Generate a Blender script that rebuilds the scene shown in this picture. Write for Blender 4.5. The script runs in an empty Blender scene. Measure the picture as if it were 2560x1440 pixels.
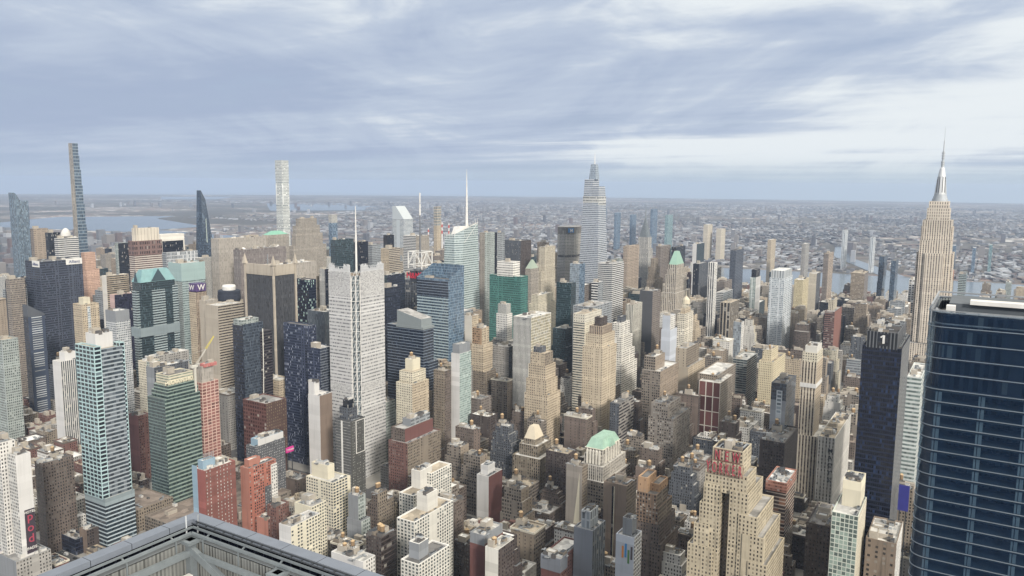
import bpy, bmesh, math, random
from math import radians, sin, cos, pi
from mathutils import Vector, Matrix

# ---------------------------------------------------------------- camera, light, sky
# World frame in metres: +x runs down the cross streets, +y up the avenues, z up.
S = bpy.context.scene
W_ = bpy.data.worlds.new("World"); S.world = W_; W_.use_nodes = True
cam = bpy.data.cameras.new('camera'); camo = bpy.data.objects.new('camera', cam)
S.collection.objects.link(camo); S.camera = camo
yaw, pitch, roll = 1.02455493, -0.130115539, 0.00921448
cam.sensor_width = 36.0; cam.lens = 36.0 * 1979.8 / 2560.0
cam.clip_start = 1.0; cam.clip_end = 200000.0
fw = Vector((sin(yaw) * cos(pitch), cos(yaw) * cos(pitch), sin(pitch)))
rt = Vector((cos(yaw), -sin(yaw), 0)); up = rt.cross(fw)
r2 = rt * cos(roll) + up * sin(roll); u2 = up * cos(roll) - rt * sin(roll)
camo.matrix_world = Matrix(((r2.x, u2.x, -fw.x, -32.3), (r2.y, u2.y, -fw.y, 21.8), (r2.z, u2.z, -fw.z, 352.7), (0, 0, 0, 1)))

SUN_AZ, SUN_EL = radians(217), radians(26)      # azimuth clockwise from +y
sl = bpy.data.lights.new('sun', 'SUN'); sl.energy = 2.8; sl.angle = radians(8); sl.color = (1.0, 0.94, 0.86)
so = bpy.data.objects.new('sun', sl); S.collection.objects.link(so)
sd = Vector((sin(SUN_AZ) * cos(SUN_EL), cos(SUN_AZ) * cos(SUN_EL), sin(SUN_EL)))
so.rotation_euler = sd.to_track_quat('Z', 'Y').to_euler()
S.view_settings.view_transform = 'Standard'; S.view_settings.look = 'None'
S.view_settings.gamma = 1.0; S.view_settings.use_curve_mapping = False
S.view_settings.exposure = 0.78
S.cycles.use_denoising = True
S.cycles.max_bounces = 5; S.cycles.diffuse_bounces = 2; S.cycles.glossy_bounces = 3; S.cycles.volume_bounces = 0
S.cycles.caustics_reflective = False; S.cycles.caustics_refractive = False

def lin(h):
    h = h.lstrip('#')
    return tuple(((c / 12.92) if c <= 0.04045 else ((c + 0.055) / 1.055) ** 2.4) for c in (int(h[i:i + 2], 16) / 255 for i in (0, 2, 4)))

class NT:
    """small helper for wiring node trees"""
    def __init__(s, t): s.t = t; s.n = t.nodes; s.l = t.links
    def put(s, sock, v):
        if v is None: return
        if isinstance(v, bpy.types.NodeSocket): s.l.new(v, sock)
        else:
            if sock.type == 'RGBA' and not isinstance(v, (int, float)) and len(v) == 3: v = (*v, 1)
            sock.default_value = v
    def new(s, typ, **k):
        n = s.n.new(typ)
        for a, b in k.items(): setattr(n, a, b)
        return n
    def m(s, op, a, b=None, c=None, clamp=False):
        n = s.new('ShaderNodeMath', operation=op, use_clamp=clamp)
        for i, v in enumerate((a, b, c)):
            if v is not None: s.put(n.inputs[i], v)
        return n.outputs[0]
    def vm(s, op, a, b=None):
        n = s.new('ShaderNodeVectorMath', operation=op); s.put(n.inputs[0], a)
        if b is not None: s.put(n.inputs[1], b)
        return n.outputs[0]
    def mix(s, f, a, b, blend='MIX'):
        n = s.new('ShaderNodeMix', data_type='RGBA', blend_type=blend)
        s.put(n.inputs[0], f); s.put(n.inputs[6], a); s.put(n.inputs[7], b)
        return n.outputs[2]
    def noise(s, vec, scale, detail=3, rough=.5, dist=0.0):
        n = s.new('ShaderNodeTexNoise'); s.put(n.inputs['Vector'], vec); n.inputs['Scale'].default_value = scale
        n.inputs['Detail'].default_value = detail; n.inputs['Roughness'].default_value = rough; n.inputs['Distortion'].default_value = dist
        return n.outputs['Fac']
    def ramp(s, f, lo, hi):
        n = s.new('ShaderNodeMapRange', interpolation_type='SMOOTHSTEP'); s.put(n.inputs[0], f)
        n.inputs[1].default_value = lo; n.inputs[2].default_value = hi
        return n.outputs[0]
    def xyz(s, v):
        n = s.new('ShaderNodeSeparateXYZ'); s.put(n.inputs[0], v); return n.outputs
    def comb(s, x, y, z=0.0):
        n = s.new('ShaderNodeCombineXYZ'); s.put(n.inputs[0], x); s.put(n.inputs[1], y); s.put(n.inputs[2], z); return n.outputs[0]

def sky():
    t = NT(W_.node_tree); t.n.clear()
    out = t.new('ShaderNodeOutputWorld'); bg = t.new('ShaderNodeBackground'); t.l.new(bg.outputs[0], out.inputs[0])
    st = t.new('ShaderNodeTexSky', sky_type='NISHITA'); st.sun_disc = False
    st.sun_elevation = SUN_EL; st.sun_rotation = SUN_AZ; st.altitude = 300; st.dust_density = 2.5; st.air_density = 1.2
    clear = t.mix(1.0, st.outputs[0], (.082, .088, .098), 'MULTIPLY')      # the clear sky at strength about 0.09
    d = t.vm('NORMALIZE', t.new('ShaderNodeTexCoord').outputs['Generated'])
    x, y, z = t.xyz(d)
    zz = t.m('ADD', t.m('MAXIMUM', z, 0.0), 0.045)
    px, py = t.m('DIVIDE', x, zz), t.m('DIVIDE', y, zz)                    # point on the flat cloud deck overhead
    def streak(ang, sx, sy, off):
        a = radians(ang)
        qx = t.m('ADD', t.m('MULTIPLY', px, cos(a) * sx), t.m('MULTIPLY', py, sin(a) * sx))
        qy = t.m('ADD', t.m('MULTIPLY', px, -sin(a) * sy), t.m('MULTIPLY', py, cos(a) * sy))
        return t.comb(qx, qy, off)
    big = t.noise(streak(98, .11, .40, 3.7), 1.0, 3, .5, .25)
    south = t.m('SUBTRACT', t.m('MULTIPLY', x, .52), t.m('MULTIPLY', y, .854))
    lift = t.m('SUBTRACT', t.m('MULTIPLY', z, 12.5), t.m('MULTIPLY', t.m('ABSOLUTE', t.m('ADD', south, .05)), 1.5))   # banks rise away from the middle
    mid = t.noise(t.comb(t.m('MULTIPLY', south, 4.2), lift, 2.6), 1.0, 7, .58, .5)
    fine = t.noise(streak(92, .5, 2.6, 1.4), 1.0, 7, .60, .4)
    puff = t.noise(streak(110, .75, 1.5, 5.5), 1.0, 6, .62, .3)
    wide = t.m('ADD', t.m('ADD', t.m('MULTIPLY', big, .30), t.m('MULTIPLY', puff, .10)), t.m('ADD', t.m('MULTIPLY', mid, .50), t.m('MULTIPLY', fine, .10)))
    side = t.m('MULTIPLY', south, .14)                                     # thinner, brighter deck towards the south
    bank = t.m('MULTIPLY', t.m('MULTIPLY', t.ramp(z, .018, .042), t.ramp(z, .095, .055)), t.m('MULTIPLY', t.ramp(south, -.25, .12), t.ramp(t.noise(streak(100, .16, .6, 2.2), 1.0, 5, .6, .4), .40, .56)))   # low bright bank
    wide = t.m('ADD', wide, t.m('MULTIPLY', bank, .075))
    lum = t.ramp(t.m('ADD', wide, side), .34, .67)
    dark = (.285, .342, .455); midc = (.365, .42, .515); lite = (.60, .635, .655)
    deck = t.mix(t.ramp(lum, 0, .5), dark, midc)
    deck = t.mix(t.ramp(lum, .42, 1.0), deck, lite)
    cover = t.ramp(t.m('ADD', mid, t.m('MULTIPLY', big, .6)), .42, .70)
    cover = t.m('ADD', t.m('MULTIPLY', cover, .14), .86)
    col = t.mix(cover, clear, deck)
    air = t.mix(t.ramp(south, -.5, .45), (.33, .395, .485), (.385, .455, .49))
    hz = t.ramp(z, 0.042, -0.005)                                          # the deck thins to pale air at the skyline
    col = t.mix(t.m('MULTIPLY', hz, .9), col, air)
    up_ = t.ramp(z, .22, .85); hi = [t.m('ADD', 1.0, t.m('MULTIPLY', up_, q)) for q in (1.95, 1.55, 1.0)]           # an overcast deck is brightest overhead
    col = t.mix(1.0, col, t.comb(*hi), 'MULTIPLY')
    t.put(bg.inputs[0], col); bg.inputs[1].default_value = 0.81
sky()

# ---------------------------------------------------------------- materials
MATS = {}
def principled(name, fn):
    if name in MATS: return MATS[name]
    m = bpy.data.materials.new(name); m.use_nodes = True; t = NT(m.node_tree)
    b = t.n['Principled BSDF']; fn(t, b); MATS[name] = m
    return m

def facade_group():
    g = bpy.data.node_groups.new('facade', 'ShaderNodeTree'); I = g.interface
    for nm, ty in (('Wall', 'NodeSocketColor'), ('Spandrel', 'NodeSocketColor'), ('Glass', 'NodeSocketColor'), ('Blind', 'NodeSocketColor'),
                   ('W', 'NodeSocketFloat'), ('H', 'NodeSocketFloat'), ('BlindShare', 'NodeSocketFloat'), ('GlassIOR', 'NodeSocketFloat'), ('Patch', 'NodeSocketFloat')):
        I.new_socket(nm, in_out='INPUT', socket_type=ty)
    I.new_socket('BSDF', in_out='OUTPUT', socket_type='NodeSocketShader')
    t = NT(g); gi = t.new('NodeGroupInput').outputs; go = t.new('NodeGroupOutput')
    uv = t.new('ShaderNodeUVMap'); uv.uv_map = 'facade'
    x, y, _ = t.xyz(uv.outputs[0]); rnd = t.new('ShaderNodeObjectInfo').outputs['Random']
    inx = t.m('LESS_THAN', t.m('ABSOLUTE', t.m('SUBTRACT', t.m('FRACT', x), .5)), t.m('MULTIPLY', gi['W'], .5))
    iny = t.m('LESS_THAN', t.m('ABSOLUTE', t.m('SUBTRACT', t.m('FRACT', y), .5)), t.m('MULTIPLY', gi['H'], .5))
    cell = t.comb(t.m('FLOOR', x), t.m('FLOOR', y), t.m('MULTIPLY', rnd, 97.0))
    wn = t.new('ShaderNodeTexWhiteNoise', noise_dimensions='3D'); t.put(wn.inputs[0], cell)
    r = wn.outputs['Value']; c3 = t.xyz(wn.outputs['Color'])
    oc = t.new('ShaderNodeTexCoord').outputs['Object']
    st = t.noise(t.vm('MULTIPLY', oc, (.09, .09, .018)), 1.0, 4, .6)
    pt = t.noise(oc, .028, 2, .5)
    tone = t.m('ADD', t.m('MULTIPLY', st, t.m('MULTIPLY', gi['Patch'], .9)), t.m('SUBTRACT', 1.0, t.m('MULTIPLY', gi['Patch'], .45)))
    tone = t.m('MULTIPLY', tone, t.m('ADD', t.m('MULTIPLY', pt, .3), .85))
    fl = t.new('ShaderNodeTexWhiteNoise', noise_dimensions='1D'); t.put(fl.inputs['W'], t.m('ADD', t.m('FLOOR', y), t.m('MULTIPLY', rnd, 31.0)))
    tone = t.m('MULTIPLY', tone, t.m('ADD', t.m('MULTIPLY', fl.outputs['Value'], .10), .95))
    soot = t.ramp(t.noise(t.vm('MULTIPLY', oc, (.35, .35, .022)), 1.0, 5, .65), .50, .72)
    tone = t.m('MULTIPLY', tone, t.m('SUBTRACT', 1.0, t.m('MULTIPLY', soot, t.m('MULTIPLY', gi['Patch'], .8))))
    belt = t.m('GREATER_THAN', fl.outputs['Value'], .91); tone = t.m('MULTIPLY', tone, t.m('ADD', 1.0, t.m('MULTIPLY', belt, .13)))
    wall = t.mix(inx, gi['Wall'], gi['Spandrel'])
    wall = t.mix(1.0, wall, t.comb(tone, tone, tone), 'MULTIPLY')
    gtone = t.m('ADD', t.m('MULTIPLY', c3[0], .9), .5)
    glass = t.mix(1.0, gi['Glass'], t.comb(gtone, gtone, gtone), 'MULTIPLY')
    glass = t.mix(t.m('MULTIPLY', t.m('GREATER_THAN', r, t.m('SUBTRACT', 1.0, gi['BlindShare'])), t.m('ADD', t.m('MULTIPLY', c3[1], .6), .35)), glass, gi['Blind'])
    bayn = t.new('ShaderNodeTexWhiteNoise', noise_dimensions='2D'); t.put(bayn.inputs[0], t.comb(t.m('FLOOR', x), t.m('MULTIPLY', rnd, 53.0)))
    some = t.m('MULTIPLY', t.m('LESS_THAN', gi['W'], .78), t.m('GREATER_THAN', gi['H'], 0.0))     # masonry only: blind bays, blocked windows
    gone = t.m('MAXIMUM', t.m('GREATER_THAN', bayn.outputs['Value'], .90), t.m('GREATER_THAN', c3[2], .955))
    msk = t.m('MULTIPLY', t.m('MULTIPLY', inx, iny), t.m('SUBTRACT', 1.0, t.m('MULTIPLY', some, gone)))
    b = t.new('ShaderNodeBsdfPrincipled')
    t.put(b.inputs['Base Color'], t.mix(msk, wall, glass))
    t.put(b.inputs['Roughness'], t.m('ADD', .82, t.m('MULTIPLY', msk, t.m('ADD', -.72, t.m('MULTIPLY', c3[2], .14)))))
    t.put(b.inputs['IOR'], t.m('ADD', 1.4, t.m('MULTIPLY', msk, t.m('SUBTRACT', gi['GlassIOR'], 1.4))))
    # every pane sits a little differently in its frame
    ge = t.new('ShaderNodeNewGeometry').outputs['Normal']
    jit = t.vm('MULTIPLY', t.vm('SUBTRACT', wn.outputs['Color'], (.5, .5, .5)), t.comb(t.m('MULTIPLY', msk, .05), t.m('MULTIPLY', msk, .05), t.m('MULTIPLY', msk, .05)))
    t.put(b.inputs['Normal'], t.vm('NORMALIZE', t.vm('ADD', ge, jit)))
    t.l.new(b.outputs[0], go.inputs[0])
    return g
FG = facade_group()
ALB = 0.70      # picked picture colours are sunlit, base colours are lower
FAC = {}
def soft(c, d=.28):
    c = lin(c); g = .3 * c[0] + .55 * c[1] + .15 * c[2]
    return tuple((v * (1 - d) + g * d) * ALB for v in c)
def F(key, wall, glass, w, h, bay=3.2, fl=3.6, span=None, blind=.12, ior=1.9, patch=.35, bc='#b9b4a8'):
    """a facade: wall, pane size as a share of one bay and one floor"""
    if .2 < w < .8 and h < .72 and bay > 2.5 and bay < 5.6: bay *= .8; fl *= .9
    m = bpy.data.materials.new('facade ' + key); m.use_nodes = True; t = NT(m.node_tree)
    t.n.remove(t.n['Principled BSDF']); g = t.new('ShaderNodeGroup'); g.node_tree = FG
    k = lambda c: soft(c)
    for nm, v in (('Wall', k(wall)), ('Spandrel', k(span or wall)), ('Glass', k(glass)), ('Blind', k(bc)), ('W', w), ('H', h), ('BlindShare', blind), ('GlassIOR', ior), ('Patch', patch)):
        t.put(g.inputs[nm], v)
    t.l.new(g.outputs[0], t.n['Material Output'].inputs[0]); FAC[key] = (m, bay, fl)

def plain(name, hexc, rough=.8, metal=0.0, patch=.3, scale=.15, alb=None):
    def fn(t, b):
        c = tuple(v * (alb or ALB) for v in lin(hexc))
        n = t.noise(t.new('ShaderNodeTexCoord').outputs['Object'], scale, 4, .6)
        k = t.m('ADD', t.m('MULTIPLY', n, patch * 2), 1 - patch)
        t.put(b.inputs['Base Color'], t.mix(1.0, c, t.comb(k, k, k), 'MULTIPLY'))
        b.inputs['Roughness'].default_value = rough; b.inputs['Metallic'].default_value = metal
    return principled(name, fn)

def roofmat(name, hexc):
    """flat roofing: sheets, ponding stains and patches"""
    def fn(t, b):
        oc = t.new('ShaderNodeTexCoord').outputs['Object']; c = tuple(v * ALB for v in lin(hexc))
        v = t.new('ShaderNodeTexVoronoi'); v.distance = 'CHEBYCHEV'; t.put(v.inputs['Vector'], oc); v.inputs['Scale'].default_value = .13
        p = t.xyz(v.outputs['Color'])[0]
        k = t.m('ADD', t.m('MULTIPLY', p, .7), t.m('ADD', t.m('MULTIPLY', t.noise(oc, .25, 4, .65), .7), .3))
        t.put(b.inputs['Base Color'], t.mix(1.0, c, t.comb(k, k, k), 'MULTIPLY')); b.inputs['Roughness'].default_value = .9
    return principled(name, fn)
ROOF = {k: roofmat('roofing ' + k, h) for k, h in dict(grey='#a9a7a4', dark='#706e6c', pale='#cfcdc8', tan='#b3a794', brown='#877b71', white='#ebeae6', black='#434245').items()}
METAL = plain('galvanised metal', '#b4b8bb', .45, .5); STEEL = plain('painted steel', '#8a9096', .5, .3)
DARKM = plain('dark metal', '#3b3f44', .5, .2); WHITE = plain('white paint', '#eceae4', .7)
WOOD = plain('weathered tank wood', '#8d7558', .9, 0, .4, 1.2); TANKTOP = plain('tank roof', '#c7ac86', .8, 0, .3)
CONC = plain('concrete', '#b9b5ac', .85); BRICK = plain('red brick', '#9a5646', .9)

# ---------------------------------------------------------------- mesh helpers
class MB:
    def __init__(s): s.v = []; s.f = []; s.m = []; s.uv = []
    def face(s, pts, mi=0, uv=None):
        b = len(s.v); s.v += pts; s.f.append(tuple(range(b, b + len(pts)))); s.m.append(mi)
        s.uv += uv if uv else [(.0, .0)] * len(pts)
    def wall(s, a, b, z0, z1, mi, bay, fl, za=None, zb=None):
        """upright wall from a to b, outside on the right hand; za/zb give sloping tops"""
        za = z1 if za is None else za; zb = z1 if zb is None else zb
        L = math.hypot(b[0] - a[0], b[1] - a[1]); n = max(1, round(L / bay)); k = max(1.0, round((z1 - z0) / fl)) / (z1 - z0)
        f0 = round(z0 / fl)
        s.face([(a[0], a[1], z0), (b[0], b[1], z0), (b[0], b[1], zb), (a[0], a[1], za)], mi,
               [(0, f0), (n, f0), (n, f0 + (zb - z0) * k), (0, f0 + (za - z0) * k)])
    def prism(s, poly, z0, z1, mi, bay, fl, mtop=None, mside=None):
        """poly counter-clockwise seen from above; mside(i) picks a slot per side"""
        n = len(poly)
        for i in range(n):
            s.wall(poly[i], poly[(i + 1) % n], z0, z1, mside(i) if mside else mi, bay, fl)
        if mtop is not None: s.face([(p[0], p[1], z1) for p in poly], mtop)
    def tier(s, x0, x1, y0, y1, z0, z1, fw_=(3.2, 3.6), fs=None, par=1.1, rim=.6, slots=(0, 1, 2, 3)):
        """box whose walls rise past its roof as a parapet; slots west/north, south/east, roof, rim"""
        a, b, c, d = (x0, y0), (x1, y0), (x1, y1), (x0, y1); fs = fs or fw_; w_, s_, r_, k_ = slots
        s.wall(a, b, z0, z1, s_, *fs); s.wall(b, c, z0, z1, w_, *fw_); s.wall(c, d, z0, z1, s_, *fs); s.wall(d, a, z0, z1, w_, *fw_)
        rim = min(rim, (x1 - x0) * .2, (y1 - y0) * .2); i = [(x0 + rim, y0 + rim), (x1 - rim, y0 + rim), (x1 - rim, y1 - rim), (x0 + rim, y1 - rim)]
        o = [a, b, c, d]; zr = z1 - par
        for k in range(4):
            j = (k + 1) % 4
            s.face([(*o[k], z1), (*o[j], z1), (*i[j], z1), (*i[k], z1)], k_)
            s.face([(*i[k], z1), (*i[j], z1), (*i[j], zr), (*i[k], zr)], k_)
        s.face([(*p, zr) for p in i], r_)
    def box(s, x0, x1, y0, y1, z0, z1, mi=0, bay=3.2, fl=3.6, bottom=False):
        s.prism([(x0, y0), (x1, y0), (x1, y1), (x0, y1)], z0, z1, mi, bay, fl, mi)
        if bottom: s.face([(x0, y1, z0), (x1, y1, z0), (x1, y0, z0), (x0, y0, z0)], mi)
    def lathe(s, cx, cy, prof, mi=0, n=14, cap=True):
        R = [[(cx + r * cos(2 * pi * k / n), cy + r * sin(2 * pi * k / n), z) for k in range(n)] for r, z in prof]
        for a, b in zip(R, R[1:]):
            for k in range(n):
                j = (k + 1) % n; s.face([a[k], a[j], b[j], b[k]], mi)
        if cap: s.face(R[-1], mi)
    def beam(s, p, q, w, mi=0, h=None):
        p, q = Vector(p), Vector(q); d = (q - p).normalized(); h = h or w
        a = d.cross(Vector((0, 0, 1)));  a = Vector((1, 0, 0)) if a.length < 1e-3 else a.normalized(); b = d.cross(a).normalized()
        c = [(a * sx * w / 2 + b * sy * h / 2) for sx, sy in ((-1, -1), (1, -1), (1, 1), (-1, 1))]
        P = [tuple(p + v) for v in c]; Q = [tuple(q + v) for v in c]
        for k in range(4): s.face([P[k], P[(k + 1) % 4], Q[(k + 1) % 4], Q[k]], mi)
        s.face(P[::-1], mi); s.face(Q, mi)
    def pyramid(s, x0, x1, y0, y1, z0, z1, tx=0.0, ty=0.0, mi=0):
        cx, cy = (x0 + x1) / 2, (y0 + y1) / 2; hx, hy = (x1 - x0) / 2 * tx, (y1 - y0) / 2 * ty
        o = [(x0, y0), (x1, y0), (x1, y1), (x0, y1)]; i = [(cx - hx, cy - hy), (cx + hx, cy - hy), (cx + hx, cy + hy), (cx - hx, cy + hy)]
        for k in range(4):
            j = (k + 1) % 4; s.face([(*o[k], z0), (*o[j], z0), (*i[j], z1), (*i[k], z1)], mi)
        if hx > 0 or hy > 0: s.face([(*p, z1) for p in i], mi)
    def mesh(s, name, mats):
        me = bpy.data.meshes.new(name); me.from_pydata(s.v, [], s.f)
        for m in mats: me.materials.append(m)
        me.polygons.foreach_set('material_index', s.m)
        l = me.uv_layers.new(name='facade'); l.data.foreach_set('uv', [c for p in s.uv for c in p])
        me.update(); return me
    def build(s, name, mats, parent=None):
        if not s.f: return None
        o = bpy.data.objects.new(name, s.mesh(name, mats)); S.collection.objects.link(o)
        if parent: o.parent = parent
        return o

def tag(o, label, cat, group=None, kind=None):
    if label: o['label'] = label
    if cat: o['category'] = cat
    if group: o['group'] = group
    if kind: o['kind'] = kind
    return o
def thing(name, label, cat, loc=(0, 0, 0), group=None):
    o = bpy.data.objects.new(name, None); S.collection.objects.link(o); o.location = loc; o.empty_display_size = 5
    return tag(o, label, cat, group)
def copy(o, loc, parent=None, scale=None, rz=0):
    c = o.copy(); S.collection.objects.link(c); c.location = loc; c.rotation_euler = (0, 0, rz); c.parent = parent
    if scale: c.scale = scale
    return c
def text(name, s, size, mat, parent, loc, face='W', ext=.25, label=None, spacing=1.0, align='CENTER', tilt=0, off=.012, sx=1.0):
    """lettering as solid glyphs standing on a wall that faces west (W) or south (S)"""
    cu = bpy.data.curves.new(name, 'FONT'); cu.body = s; cu.size = size; cu.extrude = ext; cu.align_x = align; cu.space_character = spacing; cu.space_line = .95
    cu.offset = size * off; cu.materials.append(mat); cu.resolution_u = 3
    tmp = bpy.data.objects.new(name, cu); S.collection.objects.link(tmp); bpy.context.view_layer.update()
    me = bpy.data.meshes.new_from_object(tmp.evaluated_get(bpy.context.evaluated_depsgraph_get())); bpy.data.objects.remove(tmp); bpy.data.curves.remove(cu)
    o = bpy.data.objects.new(name, me); S.collection.objects.link(o); o.parent = parent; o.location = loc
    o.scale = (sx, 1, 1)
    o.rotation_euler = (pi / 2, tilt, -pi / 2 if face == 'W' else 0)
    return o

def cyl_mesh(name, prof, mats, n=12):
    b = MB()
    for i, p in enumerate(prof): b.lathe(0, 0, p, i, n)
    return b.mesh(name, mats)
TANK = cyl_mesh('water_tank', [[(.05, 0), (1.7, .01), (1.75, 2.2), (1.7, 4.0)], [(1.9, 4.0), (1.0, 4.7), (.05, 5.3)]], [WOOD, TANKTOP])
_b = MB()
for sx in (-1, 1):
    for sy in (-1, 1): _b.beam((sx * 1.1, sy * 1.1, -2.4), (sx * 1.1, sy * 1.1, 0), .25)
_b.box(-1.6, 1.6, -1.6, 1.6, -.3, 0)
TANKLEG = _b.mesh('tank_frame', [DARKM])
_b = MB(); _b.box(-1.5, 1.5, -1, 1, 0, 1.6); _b.box(-1.1, -.1, -.6, .6, 1.6, 1.9, 1); _b.box(.2, 1.2, -.6, .6, 1.6, 1.9, 1)
HVAC = _b.mesh('hvac_unit', [METAL, DARKM])
_b = MB(); _b.box(-2.2, 2.2, -1.4, 1.4, 0, 2.6); _b.box(-1.9, 1.9, -1.1, 1.1, 2.6, 2.75, 1)
HUT = [None] * 3
for _k, _m in enumerate(('#d9d6cf', '#8f8578', '#6b6764')): HUT[_k] = _b.mesh('roof_hut', [plain('hut ' + _m, _m, .8), DARKM if _k else METAL])
_b = MB(); _b.box(-5, 5, -.5, .5, .3, 1.0); _b.box(-5, -4, -.5, 2.6, .3, 1.0); _b.box(3.2, 4.2, -2.6, .5, .3, 1.0)
DUCT = _b.mesh('duct', [METAL])
_b = MB(); _b.lathe(0, 0, [(.9, 0), (.9, 1.4), (1.1, 1.6)], 0, 10)
FAN = _b.mesh('roof_fan', [METAL])
def inst(name, me, loc, parent, sc=1.0, rz=0):
    o = bpy.data.objects.new(name, me); S.collection.objects.link(o); o.parent = parent; o.location = loc; o.rotation_euler = (0, 0, rz)
    o.scale = (sc, sc, sc) if isinstance(sc, (int, float)) else sc
    return o
def tank(root, x, y, z, sc=1.0):
    t = inst('water_tank', TANK, (x, y, z + 2.4 * sc), root, sc); inst('tank_frame', TANKLEG, (0, 0, 0), t)

def rooftop(root, x0, x1, y0, y1, z, R, tanks=0, bulk=1, units=3, wm=None, roof='grey', rimm=None):
    """bulkheads, tanks, vents and machines standing on one flat roof"""
    w, d = x1 - x0, y1 - y0
    if w < 7 or d < 7: return
    wm = wm or FAC['blank_tan'][0]
    top = []
    for k in range(bulk):
        bw, bd, bh = min(w * .45, R.uniform(5, 11)), min(d * .45, R.uniform(5, 10)), R.uniform(3.2, 7)
        bx, by = R.uniform(x0 + 1, x1 - bw - 1), R.uniform(y0 + 1 + d * .25, y1 - bd - 1)
        b = MB(); b.tier(bx, bx + bw, by, by + bd, z, z + bh, (20, 20), None, .6, .35); b.build('bulkhead', [wm, wm, ROOF[roof], rimm or wm], root)
        top.append((bx, by, bw, bd, z + bh))
    for k in range(tanks):
        if top and R.random() < .6:
            bx, by, bw, bd, bz = top[0]; tank(root, bx + bw * (.3 + .4 * k), by + bd * .5, bz - .5, R.uniform(.85, 1.15))
        else: tank(root, R.uniform(x0 + 3, x1 - 3), R.uniform(y0 + 3, y1 - 3), z, R.uniform(.9, 1.3))
    for k in range(units):
        s = R.uniform(.6, 1.4)
        inst(*R.choice((('hvac_unit', HVAC), ('roof_hut', HUT[0]), ('roof_hut', HUT[1]), ('roof_hut', HUT[2]), ('duct', DUCT), ('roof_fan', FAN))), (R.uniform(x0 + 2, x1 - 2), R.uniform(y0 + 2, y1 - 2), z), root, s, R.choice((0, pi / 2)))

BN = [0]
def B(name, label, cat, box, W, Sf=None, roof='grey', tiers=None, tanks=0, bulk=1, units=4, group=None, rim=None, par=1.1, extra=None, cen=False):
    """one building: box is (x, y, width, depth, height) from its south-west corner; tiers are shares of that box"""
    x, y, w, d, H = box[:5]; BN[0] += 1
    if math.hypot(x, y) < 900 and units: units = int(units * 1.7) + 3
    R = random.Random(BN[0] * 7 + 3)
    root = thing(name, label, cat, (x, y, 0), group)
    tiers = tiers or [('shaft', 0, 1, 0, 1, 0, 1)]
    for i, t in enumerate(tiers):
        nm, a0, a1, b0, b1, c0, c1 = t[:7]; Wk = t[7] if len(t) > 7 and t[7] else W; Sk = t[8] if len(t) > 8 and t[8] else (Wk if len(t) > 7 and t[7] else (Sf or W))
        rf = t[9] if len(t) > 9 else roof
        wm, wb, wf = FAC[Wk]; sm, sb, sf = FAC[Sk]; rm = MATS[rim] if rim else wm
        e = .07 * i      # overlapping pieces never share a plane
        b = MB(); b.tier(a0 * w - e, a1 * w + e, b0 * d - e, b1 * d + e, c0 * H - (par + .1 if c0 > 0 else 0), c1 * H + e * .5, (wb, wf), (sb, sf), par, .7 if not rim else 1.0)
        b.build(nm, [wm, sm, ROOF[rf], rm], root)
    t = tiers[-1]; nm, a0, a1, b0, b1, c0, c1 = t[:7]
    rooftop(root, a0 * w, a1 * w, b0 * d, b1 * d, c1 * H - par, R, tanks, bulk, units, FAC[t[7] if len(t) > 7 and t[7] else W][0] if 0 else MATS['bulk'], roof)
    if len(tiers) > 1 and units:
        t = tiers[0]; nm, a0, a1, b0, b1, c0, c1 = t[:7]
        for k in range(units // 2): inst('hvac_unit', HVAC, (R.uniform(a0 * w + 2, a1 * w - 2), b0 * d + 2.5, c1 * H - par), root, R.uniform(.7, 1.2))
    if extra: extra(root, w, d, H)
    return root
plain('bulk', '#b5ada0', .85, 0, .35)

# ---------------------------------------------------------------- ground, streets, water, air
RE = 6371000.0
CX, CY = -32.3, 21.8
def curv(x, y): return -((x - CX) ** 2 + (y - CY) ** 2) / (2 * RE)
AV = [-480, -200, 75, 350, 625, 905, 1190, 1470, 1610, 1750, 1880, 2030, 2240, 2460, 2640]
def vs(n): return 133 + (n - 34) * 80.4
SHORE = 2668.0
def ground_mat(t, b):
    p = t.new('ShaderNodeNewGeometry').outputs['Position']; x, y, z = t.xyz(p)
    v = t.new('ShaderNodeTexVoronoi'); v.distance = 'CHEBYCHEV'; t.put(v.inputs['Vector'], t.vm('MULTIPLY', p, (.012, .017, 0))); v.inputs['Scale'].default_value = 1
    c = t.xyz(v.outputs['Color']); patch = t.noise(t.vm('MULTIPLY', p, (.0007, .0007, 0)), 1, 4, .6); fine = t.noise(t.vm('MULTIPLY', p, (.006, .006, 0)), 1, 4, .6)
    town = t.mix(c[0], lin('#4c4a48'), lin('#777370')); town = t.mix(t.m('GREATER_THAN', c[1], .88), town, lin('#c9c7c3')); town = t.mix(t.m('MULTIPLY', t.m('GREATER_THAN', c[2], .7), .6), town, lin('#83685c'))
    wood = t.mix(fine, lin('#2b2c2a'), lin('#47443e'))
    far = t.mix(t.ramp(t.m('ADD', patch, t.m('MULTIPLY', fine, .3)), .54, .70), town, wood)
    asph = t.mix(t.noise(p, .08, 4, .6), lin('#48484a'), lin('#5b5a59'))
    t.put(b.inputs['Base Color'], t.mix(t.m('GREATER_THAN', x, SHORE), asph, far)); b.inputs['Roughness'].default_value = .9
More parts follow.
